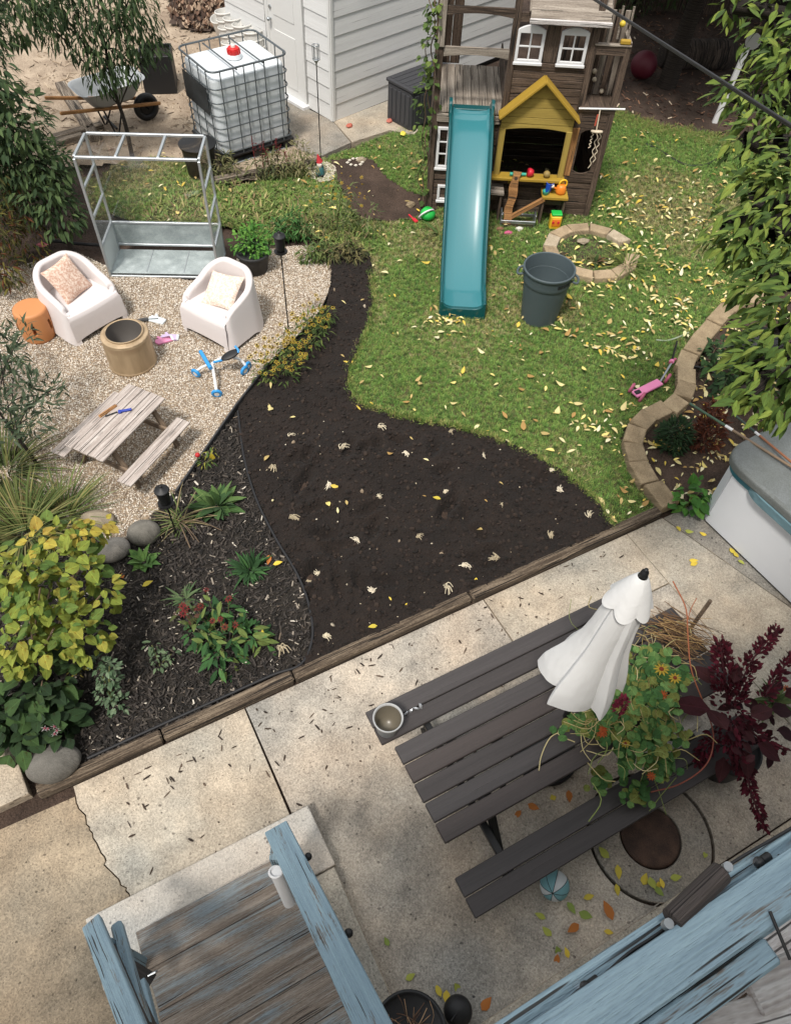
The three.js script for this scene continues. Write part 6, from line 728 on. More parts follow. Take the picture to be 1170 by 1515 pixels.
// mulch bed plants
rosette('green_plant', 'strappy green clump with broad leaves at the gravel corner', G(322, 752), { n: 64, len: 0.24, geo: LG.ash, mats: lm(0x4f7438, 0x6a8c48, 0x3d6032), hi: 1.2, lo: 0.1 });
rosette('green_plant', 'compact dark green rosette beside the black edging', G(371, 848), { n: 90, len: 0.19, geo: LG.lance, mats: lm(0x3a6634, 0x4d7f40, 0x2f552c), hi: 1.35, lo: 0.1 });
rosette('green_plant', 'small grey green spiky plant in the mulch', G(274, 890), { n: 34, len: 0.17, geo: LG.strap, mats: lm(0x5a7a4a, 0x6f8a58), hi: 1.2, lo: 0.2 });
rosette('green_plant', 'leafy weed sprig between the boulder and lantern', G(215, 835), { n: 26, len: 0.15, geo: LG.ovate, mats: lm(0x55803a, 0x6f9a48), hi: 1.3, lo: 0.3 });
{ const t = bushy('coneflower_clump', 'broad leaved coneflower clump with dark red flower heads', G(330, 955), { list: [[0, 0.12, 0, 0.16], [0.2, 0.12, -0.06, 0.12], [-0.16, 0.14, -0.05, 0.12], [0.05, 0.1, 0.16, 0.13], [0.3, 0.1, -0.02, 0.1], [-0.02, 0.2, -0.2, 0.14]], n: 190, size: 0.12, geo: LG.ash, mats: lm(0x3f7038, 0x5a8c46, 0x2f5a2e, 0x7d9448), parts: 170, cat: 'plant', sm: stemM }); for (let k = 0; k < 11; k++) { const x = rr(-0.35, 0.32), z = rr(-0.36, 0.05), y = rr(0.26, 0.42); stems(t, [[V3(x * 0.5, 0, z * 0.5), V3(x * 0.8, y * 0.6, z * 0.8), V3(x, y, z)]], stemM, 0.003); flower(t, V3(x, y, z), rr(0.028, 0.04), redP, disc, 8, 0.5); } 
  const it = clumps([[-0.3, 0.2, -0.16, 0.1]], 26, 0.06, { nm: 2 }); foliage(t, it, [LG.ovate], lm(0x6a4a38, 0x5f6a3a), 26); }
bushy('sedum_bush', 'pale blue green bushy plant at the left mulch edge', G(168, 1035), { list: [[0, 0.15, 0, 0.09], [0.02, 0.27, -0.06, 0.08], [-0.05, 0.36, -0.12, 0.07], [0.06, 0.06, 0.05, 0.08], [0.05, 0.4, -0.1, 0.06]], n: 220, size: 0.05, geo: LG.ovate, mats: lm(0x6f8f68, 0x86a57a, 0x587a52), parts: 120, cat: 'plant', sm: stemM });
bushy('green_plant', 'thin airy blue green sprig in the middle of the mulch', G(238, 985), { list: [[0, 0.1, 0, 0.07], [0.1, 0.12, -0.05, 0.05], [-0.06, 0.16, -0.1, 0.05]], n: 60, size: 0.045, geo: LG.ovate, mats: lm(0x64825a, 0x7d9a6c), parts: 60, cat: 'plant', sm: stemM });
bushy('green_plant', 'small yellow leaved sprig beside the dark shrub', G(122, 1000), { list: [[0, 0.1, 0, 0.06], [0.02, 0.18, -0.03, 0.05]], n: 40, size: 0.06, geo: LG.lance, mats: lm(0xb8a83e, 0xa09a3c), parts: 40, cat: 'plant', sm: stemM });
bushy('red_flower_plant', 'small plant with one red flower beside the gravel strip', G(308, 690), { list: [[0, 0.08, 0, 0.07], [0.06, 0.12, -0.06, 0.06]], n: 50, size: 0.06, geo: LG.lance, mats: lm(0x5c7f3a, 0xa8a83e), parts: 50, cat: 'plant', sm: stemM });
{ const t = thing('flower_tag_plant', 'red button flower and yellow leaf on short stems', 'plant', V3(G(296, 692).x, 0.02, G(296, 692).z)); stems(t, [[V3(0, 0, 0), V3(0, 0.1, 0), V3(0.01, 0.16, 0)], [V3(0.02, 0, 0), V3(0.1, 0.08, 0), V3(0.16, 0.12, 0)]], stemM, 0.004); part('flower_head', new THREE.SphereGeometry(0.025, 12, 10), std(0xb3282a, 0.6), t, [0.01, 0.17, 0]); part('leaf', LG.heart, leafMat(0xd6c02c), t, [0.15, 0.12, 0]).scale.setScalar(0.07); }
// straggly stems by the lantern
{ const t = thing('sprawling_plant', 'sprawling bare stems and grass blades behind the boulder', 'plant', V3(G(265, 775).x, 0.02, G(265, 775).z)); const it = []; for (let k = 0; k < 60; k++) { const a = rr(0, 6.28), e = rr(0.15, 1.0); it.push({ p: V3(rr(-0.06, 0.06), 0, rr(-0.06, 0.06)), q: aim(V3(Math.cos(a) * Math.cos(e), Math.sin(e), Math.sin(a) * Math.cos(e))), s: rr(0.2, 0.4), m: ri(3) }); } foliage(t, it, [LG.grass], lm(0x8a9a58, 0x6a8040, 0xb0a070), 60); for (let k = 0; k < 7; k++) { const a = rr(-0.6, 1.2), L = rr(0.25, 0.5); part('stem', tube([V3(0, 0.02, 0), V3(Math.cos(a) * L * 0.5, 0.1, Math.sin(a) * L * 0.5), V3(Math.cos(a) * L, 0.03, Math.sin(a) * L)], 0.004, 5, 8), twigM, t); } }
// big yellow-green shrub in the left foreground
{ const b = G(70, 1010), P = (x, y, h) => { const g = G(x, y, h); return [g.x - b.x, h, g.z - b.z]; }; const t = thing('yellow_shrub', 'large shrub with heart shaped lime and golden leaves', 'shrub', V3(b.x, 0, b.z));
  const list = [[40, 860, 0.85, 0.2], [110, 850, 0.85, 0.18], [90, 800, 0.8, 0.16], [150, 880, 0.7, 0.14], [20, 930, 0.75, 0.2], [80, 930, 0.8, 0.2], [130, 940, 0.6, 0.14], [60, 870, 1.0, 0.18], [140, 790, 0.6, 0.1], [0, 850, 0.8, 0.2], [40, 960, 0.6, 0.18]].map(([x, y, h, r]) => [...P(x, y, h), r]);
  foliage(t, clumps(list.map(([a, b2, c2, r]) => [a, b2, c2, r * 1.12]), 720, 0.094, { nm: 6, gravity: 0.35, flat: 0.6 }), [LG.heart], lm(0x8fa038, 0xa2b040, 0x75903c, 0x98a83c, 0x5f8034, 0xb6b444), 280); const tips = [[60, 800, 0.95, 0.1], [120, 785, 0.85, 0.1], [150, 775, 0.8, 0.06]].map(([x, y, h, r]) => [...P(x, y, h), r]); foliage(t, clumps(tips, 44, 0.1, { nm: 2, gravity: 0.2 }), [LG.heart], lm(0xd0c046, 0xc4ac44), 44); stems(t, list.map(([x, y, z]) => [V3(0, 0, 0), V3(x * 0.4, y * 0.6, z * 0.4), V3(x, y, z)]), twigM, 0.007);
  const b2 = G(60, 1085), q = bushy('dark_shrub', 'low dark green shrub under the yellow leaved shrub', b2, { list: [[-0.1, 0.25, -0.05, 0.2], [0.12, 0.22, -0.1, 0.17], [-0.05, 0.18, 0.1, 0.16], [0.22, 0.2, 0.02, 0.12], [-0.35, 0.25, 0, 0.2], [0.02, 0.3, -0.3, 0.2]], n: 320, size: 0.13, geo: LG.heart, mats: lm(0x2f4a26, 0x3f5c2c, 0x263d22, 0x4a6a34), parts: 150 }); for (let k = 0; k < 5; k++) flower(q, V3(0.22 + rr(-0.06, 0.06), 0.33 + rr(0, 0.04), 0.1 + rr(-0.05, 0.05)), 0.03, leafMat(0xc9b9b4), std(0x7a3a44), 5, 0.6); }
// ornamental grass and weeds along the left side
for (const [x, y, n, L, c1, lab] of [[40, 790, 420, 0.5, [0x6f7f3e, 0x8a9550, 0x55682f, 0xa39a5c], 'tall arching grass clump beside the kids picnic table'], [95, 770, 160, 0.45, [0x5d7a3c, 0x7f9248, 0xa8a45e], 'lower green grass clump beside the pale boulder'], [10, 700, 200, 0.55, [0x4d5f30, 0x6b7a3c, 0x8a8a4c], 'dark grass clump below the narrow leaved tree']]) { const b = G(x, y), t = thing('grass_clump', lab, 'grass', V3(b.x, 0, b.z)); const it = []; for (let k = 0; k < n; k++) { const a = rr(0, 6.28), e = rr(0.35, 1.45), r = 0.14 * Math.sqrt(rnd()); it.push({ p: V3(Math.cos(a) * r, 0, Math.sin(a) * r), q: aim(V3(Math.cos(a) * Math.cos(e), Math.sin(e), Math.sin(a) * Math.cos(e))), s: V3(L * rr(0.5, 1), L * rr(0.6, 1.15), L), m: ri(c1.length) }); } foliage(t, it, [LG.grass], lm(...c1), 140, 'blade', 'blades'); }
// black-eyed susans between gravel and soil
for (const [x, y, w, lab, nf] of [[415, 560, 0.2, 'low mound of yellow coneflowers at the gravel edge', 80], [450, 520, 0.2, 'taller yellow flowering clump beside the stake lantern', 46], [470, 490, 0.14, 'straggly yellow flowered stems over the dug soil', 14]]) { const t = bushy('yellow_coneflowers', lab, G(x, y), { list: [[0, 0.15, 0, w], [w * 0.7, 0.16, -0.1, w * 0.7], [-w * 0.7, 0.14, 0.05, w * 0.7]], n: 260, size: 0.075, geo: LG.lance, mats: lm(0x5f7a36, 0x7d8f44, 0x49632e), parts: 60, cat: 'plant', sm: stemM }); const dm = std(0x1f140c, 0.9); for (let k = 0; k < nf; k++) { const a = rr(0, 6.28), r = w * 1.5 * Math.sqrt(rnd()); flower(t, V3(Math.cos(a) * r, 0.26 + rr(0, 0.14), Math.sin(a) * r), rr(0.024, 0.034), yel, dm, 7, 0.5); } }
// weeds and yellow flowers behind the bed
for (const [x, y, lab, cols, h, nf] of [[500, 345, 'tall airy weeds with small yellow flowers', [0x6a7a44, 0x87935a, 0x4f6234], 0.62, 40], [510, 388, 'drooping withered plant at the top of the dug bed', [0x6d6a40, 0x8a8250, 0x4c5330], 0.28, 0], [470, 385, 'green weeds at the gravel edge behind the bed', [0x5c7a3c, 0x7a8a48], 0.25, 2], [430, 350, 'bright green leafy plant behind the stake lantern', [0x4a8038, 0x60964a, 0x3a6a30], 0.3, 0], [330, 262, 'dry grassy weeds below the water tank', [0x7f8250, 0x9a9462, 0x5f6a3c], 0.3, 0], [400, 262, 'tangled weeds in front of the water tank', [0x6c7244, 0x8c8a58, 0x4f5a34], 0.35, 0], [440, 258, 'grassy weeds with seed stems below the tank corner', [0x7d8450, 0xa09a68], 0.4, 0]]) { const b = G(x, y), t = bushy('weeds', lab, b, { list: [[0, h * 0.5, 0, h * 0.45], [h * 0.5, h * 0.4, 0, h * 0.4], [-h * 0.5, h * 0.45, 0.05, h * 0.4], [0.05, h * 0.9, -0.05, h * 0.3]], n: 420, size: 0.085, geo: LG.lance, mats: lm(...cols), parts: 60, cat: 'plant', sm: stemM }); for (let k = 0; k < nf; k++) flower(t, V3(rr(-h, h) * 0.6, rr(h * 0.7, h * 1.2), rr(-0.2, 0.2)), 0.028, yel, std(0x8a6a1a), 6, 0.6); }
for (let k = 0; k < 6; k++) { const b = G(385 + k * 8 + rr(-4, 4), 258 + rr(-3, 4)); const t = thing('dock_stalk', 'upright dark red seed stalk in front of the water tank', 'plant', V3(b.x, 0, b.z), 0, 'red stalks by the water tank'); const h = rr(0.35, 0.6); part('stem', tube([V3(0, 0, 0), V3(rr(-0.03, 0.03), h / 2, 0), V3(rr(-0.05, 0.05), h, 0)], 0.006, 5, 8), std(0x6a2020, 0.8), t); const it = clumps([[0, h * 0.75, 0, 0.025, h * 0.25]], 40, 0.025, { nm: 1 }); foliage(t, it, [LG.ovate], lm(0x6e2226), 0, 'seed', 'seeds'); }
// potted greens behind the right armchair
{ const b = G(378, 400), t = thing('potted_plant', 'bright green leafy herbs in a dark planter behind the armchair', 'potted plant', V3(b.x, 0, b.z)); part('pot', lathe([[0, 0], [0.15, 0], [0.19, 0.24], [0.21, 0.25], [0.21, 0.28], [0.19, 0.28], [0.18, 0.24], [0, 0.23]], 30), std(0x2c2d2e, 0.6), t); foliage(t, clumps([[0, 0.38, 0, 0.17], [-0.14, 0.36, -0.05, 0.14], [0.12, 0.36, -0.04, 0.14], [0, 0.42, -0.14, 0.14]], 420, 0.06, { nm: 3, gravity: 0 }), [LG.ovate], lm(0x5a9a34, 0x78b244, 0x4a8230), 80); }
// trees on the left
function tree(name, label, base, trunk, list, n, size, geo, mats, { parts = 120, trunkR = 0.04, gravity = 0.5, flat = 0.5, barkM = M.bark } = {}) { const t = thing(name, label, 'tree', V3(base.x, 0, base.z)); const tg = []; const curve = new THREE.CatmullRomCurve3([V3(0, -0.05, 0), ...trunk.map((a) => V3(...a))]); const N = 10; for (let i = 0; i < N; i++) tg.push(rodGeo(curve.getPoint(i / N), curve.getPoint((i + 1) / N), trunkR * (1 - 0.55 * i / N), trunkR * (1 - 0.55 * (i + 1) / N), 8)); part('trunk', mergeGeometries(tg), barkM, t); const tip = V3(...trunk[trunk.length - 1]); for (const [x, y, z] of list) { const s = curve.getPoint(clamp(0.45 + rnd() * 0.5)); part('limb', tube([s, V3(lerp(s.x, x, 0.5), lerp(s.y, y, 0.5) + 0.08, lerp(s.z, z, 0.5)), V3(x, y, z)], trunkR * 0.28, 5, 8), barkM, t); } foliage(t, clumps(list, n, size, { nm: mats.length, gravity, flat }), [geo], mats, parts); return t; }
{ const b = G(196, 233), P = (x, y, h) => { const g = G(x, y, h); return [g.x - b.x, h, g.z - b.z]; }; const top = axisH(b, 185, 60);
  tree('peach_tree', 'young peach tree with drooping dark leaves behind the greenhouse frame', b, [[0.02, 0.5, 0], [-0.02, 1.0, 0], [0.02, 1.6, 0]], [[0, 1.55, 0, 0.42], [-0.45, 1.7, 0, 0.36], [0.42, 1.7, -0.1, 0.36], [0.1, 2.05, 0.1, 0.4], [-0.5, 2.1, 0.1, 0.36], [0.5, 2.1, 0, 0.32], [-0.05, 1.2, 0.05, 0.3], [0.3, 1.3, 0.05, 0.22], [-0.85, 1.95, 0.0, 0.3], [0.62, 1.45, -0.05, 0.2]], 2300, 0.13, LG.lance, lm(0x425a36, 0x3a5230, 0x4a6238, 0x5d7644), { parts: 160, gravity: 0.75, trunkR: 0.035 });
  const c = G(110, 382); tree('peach_tree', 'leafy fruit tree beside the left post of the greenhouse frame', c, [[0.0, 0.4, 0], [-0.05, 0.9, 0], [-0.1, 1.5, 0]], [[0, 0.65, 0, 0.3], [-0.12, 1.0, 0, 0.36], [0.05, 1.2, -0.05, 0.28], [-0.25, 1.35, 0, 0.36], [-0.1, 1.7, 0, 0.34], [-0.45, 1.7, 0.05, 0.34], [-0.3, 2.1, 0, 0.34], [-0.6, 1.2, 0, 0.28]], 2400, 0.115, leafGeo(1, 0.38, { fold: 0.2, droop: 0.3, belly: 0.42 }), lm(0x405834, 0x36502e, 0x4e683a, 0x607a44), { parts: 170, gravity: 0.3, trunkR: 0.03 });
  const d = G(-30, 330); tree('fruit_tree', 'dense dark fruit tree filling the top left corner', d, [[0.0, 0.6, 0], [0.1, 1.4, 0], [0.2, 2.2, 0]], [[0.1, 1.8, 0, 0.5], [0.5, 2.1, 0.0, 0.45], [0.0, 2.4, 0, 0.5], [-0.4, 1.9, 0, 0.5], [0.7, 2.6, -0.1, 0.5], [0.3, 1.4, 0.1, 0.4], [-0.2, 1.1, 0, 0.4], [0.9, 2.3, 0, 0.35], [0.5, 3, 0, 0.5], [-0.3, 1.6, -0.9, 0.5], [0.2, 2.0, -1.0, 0.5], [0.8, 2.2, -1.3, 0.5], [-0.4, 2.2, -1.6, 0.5]], 6200, 0.13, LG.lance, lm(0x425a36, 0x36502e, 0x4a6238, 0x627a44), { parts: 140, gravity: 0.25, trunkR: 0.06 });
  const e = G(10, 430); bushy('ruddy_shrub', 'shrub with olive and rusty leaves at the left edge', e, { list: [[0, 0.4, 0, 0.28], [0.1, 0.75, -0.1, 0.26], [-0.2, 0.7, 0, 0.3], [0.15, 0.35, 0.1, 0.2], [-0.1, 1.0, -0.1, 0.26], [0.0, 1.25, -0.1, 0.22], [0.12, 0.95, 0.0, 0.18], [0.15, 0.3, -0.6, 0.3], [0.2, 0.7, -0.7, 0.3], [-0.3, 0.5, -0.8, 0.4], [0.05, 1.1, -0.6, 0.3]], n: 2100, size: 0.1, geo: LG.lance, mats: lm(0x5a5a2c, 0x6f6a34, 0x3f4a26, 0x7a4a2a, 0x8a8438), parts: 80, gravity: 0.3 });
  const e2b = G(55, 330); bushy('green_shrub', 'leafy mid green bush between the fruit tree and the old boards', e2b, { list: [[0, 0.4, 0, 0.3], [0.1, 0.7, -0.2, 0.3], [-0.3, 0.6, 0.1, 0.35], [-0.2, 1.0, -0.2, 0.3], [0.15, 0.5, -0.6, 0.3], [-0.4, 0.9, -0.7, 0.4]], n: 1500, size: 0.085, geo: LG.ash, mats: lm(0x4a6636, 0x5c7a40, 0x3d562e, 0x70864a), parts: 60, gravity: 0.1 });
  const f = G(58, 690), FP = (x, y, h) => { const g = G(x, y, h); return [g.x - f.x, h, g.z - f.z]; }; tree('narrow_leaf_tree', 'slender sapling with upright grey green narrow leaves', f, [[-0.03, 0.25, 0], [-0.08, 0.5, 0], [-0.15, 0.85, -0.05]], [[20, 560, 0.9, 0.2], [55, 585, 0.85, 0.2], [10, 620, 0.8, 0.22], [40, 620, 0.75, 0.18], [80, 575, 0.8, 0.1], [0, 520, 1.0, 0.2], [30, 500, 1.0, 0.14]].map(([x, y, h, r]) => [...FP(x, y, h), r]), 560, 0.1, LG.lance, lm(0x44573a, 0x55694a, 0x364a30, 0x66795a), { parts: 220, gravity: -0.5, trunkR: 0.02 });
  const gB = G(-10, 600); bushy('green_shrub', 'dark leafy shrub behind the slender sapling', gB, { list: [[0, 0.4, 0, 0.3], [0.1, 0.5, -0.3, 0.28], [0.05, 0.4, 0.3, 0.28], [-0.3, 0.6, 0, 0.3]], n: 420, size: 0.11, geo: LG.lance, mats: lm(0x3a4f2c, 0x4c6236, 0x2c3f24), parts: 60, gravity: -0.2 }); }
// vine on the left playhouse post
{ const t = thing('climbing_vine', 'leafy vine climbing the left post of the playhouse', 'vine', V3(0.2, 0, PZ + 0.02)); const it = []; const pts = []; for (let k = 0; k <= 30; k++) pts.push(V3(-0.06 + 0.03 * Math.sin(k), 0.02 + k * 0.085, 0.03 * Math.cos(k * 0.7))); part('stem', tube(pts, 0.008, 5, 60), twigM, t); part('stem', tube(pts.map((p) => V3(p.x - 0.05 + 0.02 * Math.sin(p.y * 9), p.y, p.z)), 0.006, 5, 60), twigM, t); for (let k = 0; k < 240; k++) { const y = Math.pow(rnd(), 0.75) * 2.5; if (y < 0.7 && rnd() < 0.6) continue; const v = sphere(); it.push({ p: V3(-0.1 + v.x * (y > 1.1 && y < 1.6 ? 0.2 : 0.12), y, v.z * 0.1), q: aim(V3(v.x - 0.3, v.y - 0.5, v.z + 0.3)), s: rr(0.05, 0.085), m: ri(3) }); } foliage(t, it, [LG.heart], lm(0x5d7a34, 0x7a923e, 0x48622c), 60); }
// right border plants
bushy('juniper_shrub', 'small dense dark green conifer shrub inside the block border', G(990, 660), { list: [[0, 0.12, 0, 0.16], [0, 0.24, 0.02, 0.13]], n: 900, size: 0.07, geo: LG.lance, mats: lm(0x24401f, 0x2f4f28, 0x1d351a), parts: 40, gravity: -0.5 });
bushy('rusty_shrub', 'small rust red feathery shrub beside the green conifer', G(1036, 660), { list: [[0, 0.14, 0, 0.15], [0.02, 0.3, -0.03, 0.12], [0, 0.4, -0.1, 0.09]], n: 620, size: 0.08, geo: LG.lance, mats: lm(0x5a2a17, 0x70381c, 0x47230f), parts: 60, gravity: -0.6 });
bushy('broad_leaf_plant', 'round leaved green plant beside the hot tub corner', G(1015, 750), { list: [[0, 0.15, 0, 0.13], [0.1, 0.16, -0.08, 0.11], [-0.08, 0.12, 0.03, 0.08]], n: 44, size: 0.12, geo: LG.heart, mats: lm(0x4f8a30, 0x68a23e, 0x3d7228), parts: 44, gravity: 0.1, cat: 'plant', sm: stemM });
bushy('green_shrub', 'dark green leafy plant in the bed under the overhanging branches', G(1075, 590), { list: [[0, 0.2, 0, 0.2], [0.1, 0.25, -0.2, 0.2], [-0.12, 0.2, -0.25, 0.15], [0.3, 0.3, 0, 0.2]], n: 260, size: 0.1, geo: LG.ovate, mats: lm(0x2f4f28, 0x3d6230, 0x253f22), parts: 60, gravity: 0.1 });
bushy('green_shrub', 'small green plant just inside the upper block border', G(1048, 535), { list: [[0, 0.12, 0, 0.12], [0.06, 0.14, -0.1, 0.1]], n: 90, size: 0.08, geo: LG.ovate, mats: lm(0x35552c, 0x466a38), parts: 60, gravity: 0.1 });
rosette('fern_weed', 'feathery weeds growing over the right side of the block ring', G(925, 400), { n: 220, len: 0.34, geo: LG.grass, mats: lm(0x5f7a34, 0x7a9440, 0x94a04a), hi: 1.5, lo: 0.1, parts: 60 });
rosette('fern_weed', 'green weeds inside the block ring', G(880, 392), { n: 70, len: 0.12, geo: LG.ovate, mats: lm(0x4f6a34, 0x7a7a48, 0x8a6a40), hi: 1.3, lo: 0.1, y: 0.04 });
rosette('fern_weed', 'broad leaved squash seedling beside the slide', G(650, 350), { n: 16, len: 0.26, geo: LG.strap, mats: lm(0x5a7a3a, 0x84934e), hi: 1.0, lo: 0.1 });
{ const g = G(1120, 520, 0.2), t = thing('grill_cart', 'black appliance half hidden under the branches beside the bed', 'appliance', V3(g.x, 0, g.z), 0.4); part('body', box(0.5, 0.3, 0.4, 0.03), M.black, t, [0, 0.2, 0]); part('hood', lathe([[0, 0.12], [0.12, 0.1], [0.2, 0.02], [0.21, 0]], 24), M.black, t, [0, 0.35, 0]); for (let k = 0; k < 4; k++) part('badge_letter', box(0.012, 0.03, 0.004, 0.001), std(0xc9c9c9, 0.4), t, [-0.05 + k * 0.022, 0.29, 0.2025], [0, 0, 0.15]); }
// overhanging ash tree on the right
{ const b = V3(4.9, 0, -5.2), P = (x, y, h) => { const g = G(x, y, h); return [g.x - b.x, h, g.z - b.z]; }; const C = []; const blobs = [[1150, 30, 4.15, 0.2], [1085, 8, 4.2, 0.1], [1165, 110, 4.0, 0.2], [1120, 150, 3.9, 0.15], [1085, 140, 3.9, 0.1], [1150, 210, 3.9, 0.2], [1100, 205, 3.85, 0.12], [1165, 290, 3.8, 0.2], [1115, 285, 3.75, 0.16], [1070, 335, 3.7, 0.12], [1140, 350, 3.7, 0.2], [1100, 350, 3.7, 0.14], [1165, 420, 3.65, 0.2], [1130, 415, 3.6, 0.14], [1155, 490, 3.55, 0.2], [1120, 545, 3.5, 0.14], [1160, 570, 3.5, 0.18], [1210, 100, 4.0, 0.35], [1230, 300, 3.8, 0.4], [1230, 500, 3.6, 0.4], [1100, 585, 3.45, 0.06]]; for (const [x, y, h, r] of blobs) C.push([...P(x, y, h), r]);
  tree('ash_tree', 'ash tree branches with bright green leaves hanging over the right bed', b, [[0.0, 1.6, 0], [-0.1, 3.2, 0.1], [-0.3, 4.6, 0.2]], C, 3000, 0.082, LG.ash, lm(0x65802f, 0x7a9436, 0x52702c, 0x90a440, 0x486428), { parts: 300, gravity: 0.45, trunkR: 0.14 });
}
// dark trees and fence behind the playhouse
{ const F = thing('back_fence', 'dark weathered board fence behind the trees', 'fence', V3(0, 0, -17.2)); for (let i = 0; i < 58; i++) part('fence_board', box(0.14, 1.75, 0.02, 0.004, i % 7), M.play, F, [2.2 + i * 0.148, 0.88, (i % 2) * 0.006]); for (const y of [0.4, 1.5]) part('fence_rail', box(8.8, 0.08, 0.04, 0.006), M.play, F, [6.4, y, -0.03]);
  const dark = lm(0x4a6030, 0x55703a, 0x3f5530, 0x607844); const spots = [[985, 128, 0.17, 'dark leaning trunk of the shady tree behind the playhouse'], [1130, 70, 0.2, 'thick shady tree by the back fence'], [1240, 150, 0.18, 'shady tree at the right end of the bark mulch'], [1090, -60, 0.2, 'far shady tree in front of the board fence']]; spots.forEach(([x, y, r, lab], i) => { const b = G(x, y), H = []; for (let k = 0; k < 26; k++) { const v = sphere(); H.push([v.x * 2.4, 3.9 + v.y * 1.4, v.z * 2.3, 0.8]); } tree('shade_tree', lab, b, [[0.05, 1.0, 0], [0.12, 2.4, 0], [0.1, 4, 0]], H, 5200, 0.32, LG.ash, dark, { parts: 0, gravity: 0.5, trunkR: r }); });
  const lo = G(930, 20); bushy('dark_evergreen', 'low dark evergreen bush at the top behind the playhouse', lo, { list: [[0, 0.5, 0, 0.5], [0.8, 0.6, -0.2, 0.5], [-0.6, 0.6, -0.3, 0.5], [0.2, 1.0, -0.4, 0.5]], n: 1400, size: 0.13, geo: LG.lance, mats: dark, parts: 0, gravity: 0.2 });
  const a = G(1056, 182), q = thing('white_post', 'pale post standing in the brown mulch under the branches', 'post', V3(a.x, 0, a.z)); beam('post', q, M.whitePaint, V3(0, 0, 0), V3(0.1, 1.1, -0.05), 0.08, 0.05, { up: V3(0, 0, 1) }); part('spinner_disc', cyl(0.11, 0.11, 0.012, 24), std(0x8a8a88, 0.5), q, [0.14, 1.2, -0.02], [1.3, 0.4, 0.4]);
  const lg = G(1025, 100); const o = solo('log', lathe([[0, -0.65], [0.2, -0.64], [0.24, -0.5], [0.23, 0.5], [0.2, 0.64], [0, 0.65]], 22), M.bark, 'fat grey log lying under the shady trees', 'log', null, V3(lg.x, 0.22, lg.z), [0, 0.1, Math.PI / 2]); }
// rough weeds between the lawn, the tank and the gravel
{ const p = spline(poly([[300, 275], [400, 262], [470, 255], [505, 290], [530, 335], [548, 392], [500, 392], [420, 364], [345, 338], [250, 335], [190, 318]]), 3), items = []; scatter(p, 3000, (x, z) => { if (rnd() > smooth(0.35, 0.6, fbm(x * 2.2, z * 2.2, 3, 4096, 4096, 55))) return false; const a = rr(0, 6.28), e = rr(0.1, 1.3); items.push({ p: V3(x, 0.02, z), q: aim(V3(Math.cos(a) * Math.cos(e), Math.sin(e), Math.sin(a) * Math.cos(e))), s: V3(rr(0.03, 0.13), rr(0.03, 0.15), 0.1), c: hue([0x6a7a3c, 0x7f8a4a, 0x55682f, 0x948c5c, 0x66803e, 0x7a6a4a], 0.25) }); }); stuff('ground_weeds', LG.lance, M.instDS, items, 'rough weeds and dry stems between lawn and gravel', 'weeds'); }
// twigs and pebbles on the trodden dirt
{ const it = []; scatter(poly([[0, 240], [60, 60], [140, -40], [300, -40], [330, 70], [300, 200], [270, 240], [150, 240]]), 1500, (x, z) => { const l = rnd() < 0.4 ? rr(0.03, 0.12) : rr(0.008, 0.02); it.push({ p: V3(x, 0.022, z), q: eul(rr(-0.2, 0.2), rr(0, 6), 0), s: V3(l, 0.006, rr(0.004, 0.012)), c: hue([0x6a5848, 0x8a7862, 0x4a3c30, 0xb0a08a], 0.2) }); }); stuff('dirt_debris', clod, M.inst, it, 'twigs and pebbles scattered on the dirt path', 'debris'); }
// leaf heap behind the tank
{ const p = spline(poly([[245, -30], [330, -20], [338, 40], [300, 52], [255, 40]]), 3), items = []; scatter(p, 1500, (x, z) => { items.push({ p: V3(x, 0.02 + rr(0, 0.1), z), q: eul(rr(-1, 1) - 1.57, rr(0, 6), rr(-1, 1)), s: rr(0.07, 0.13), c: hue([0x5f4636, 0x7d6350, 0x8f7a66, 0x463328, 0xa08a74], 0.2) }); }); stuff('dry_leaf_heap', LG.ovate, M.instDS, items, 'heap of dry brown leaves behind the water tank', 'leaves'); struct('heap_soil', relief(p, 0.1, (x, z) => 0.03 + 0.05 * fbm(x * 3, z * 3, 2)), M.brownSoil); }

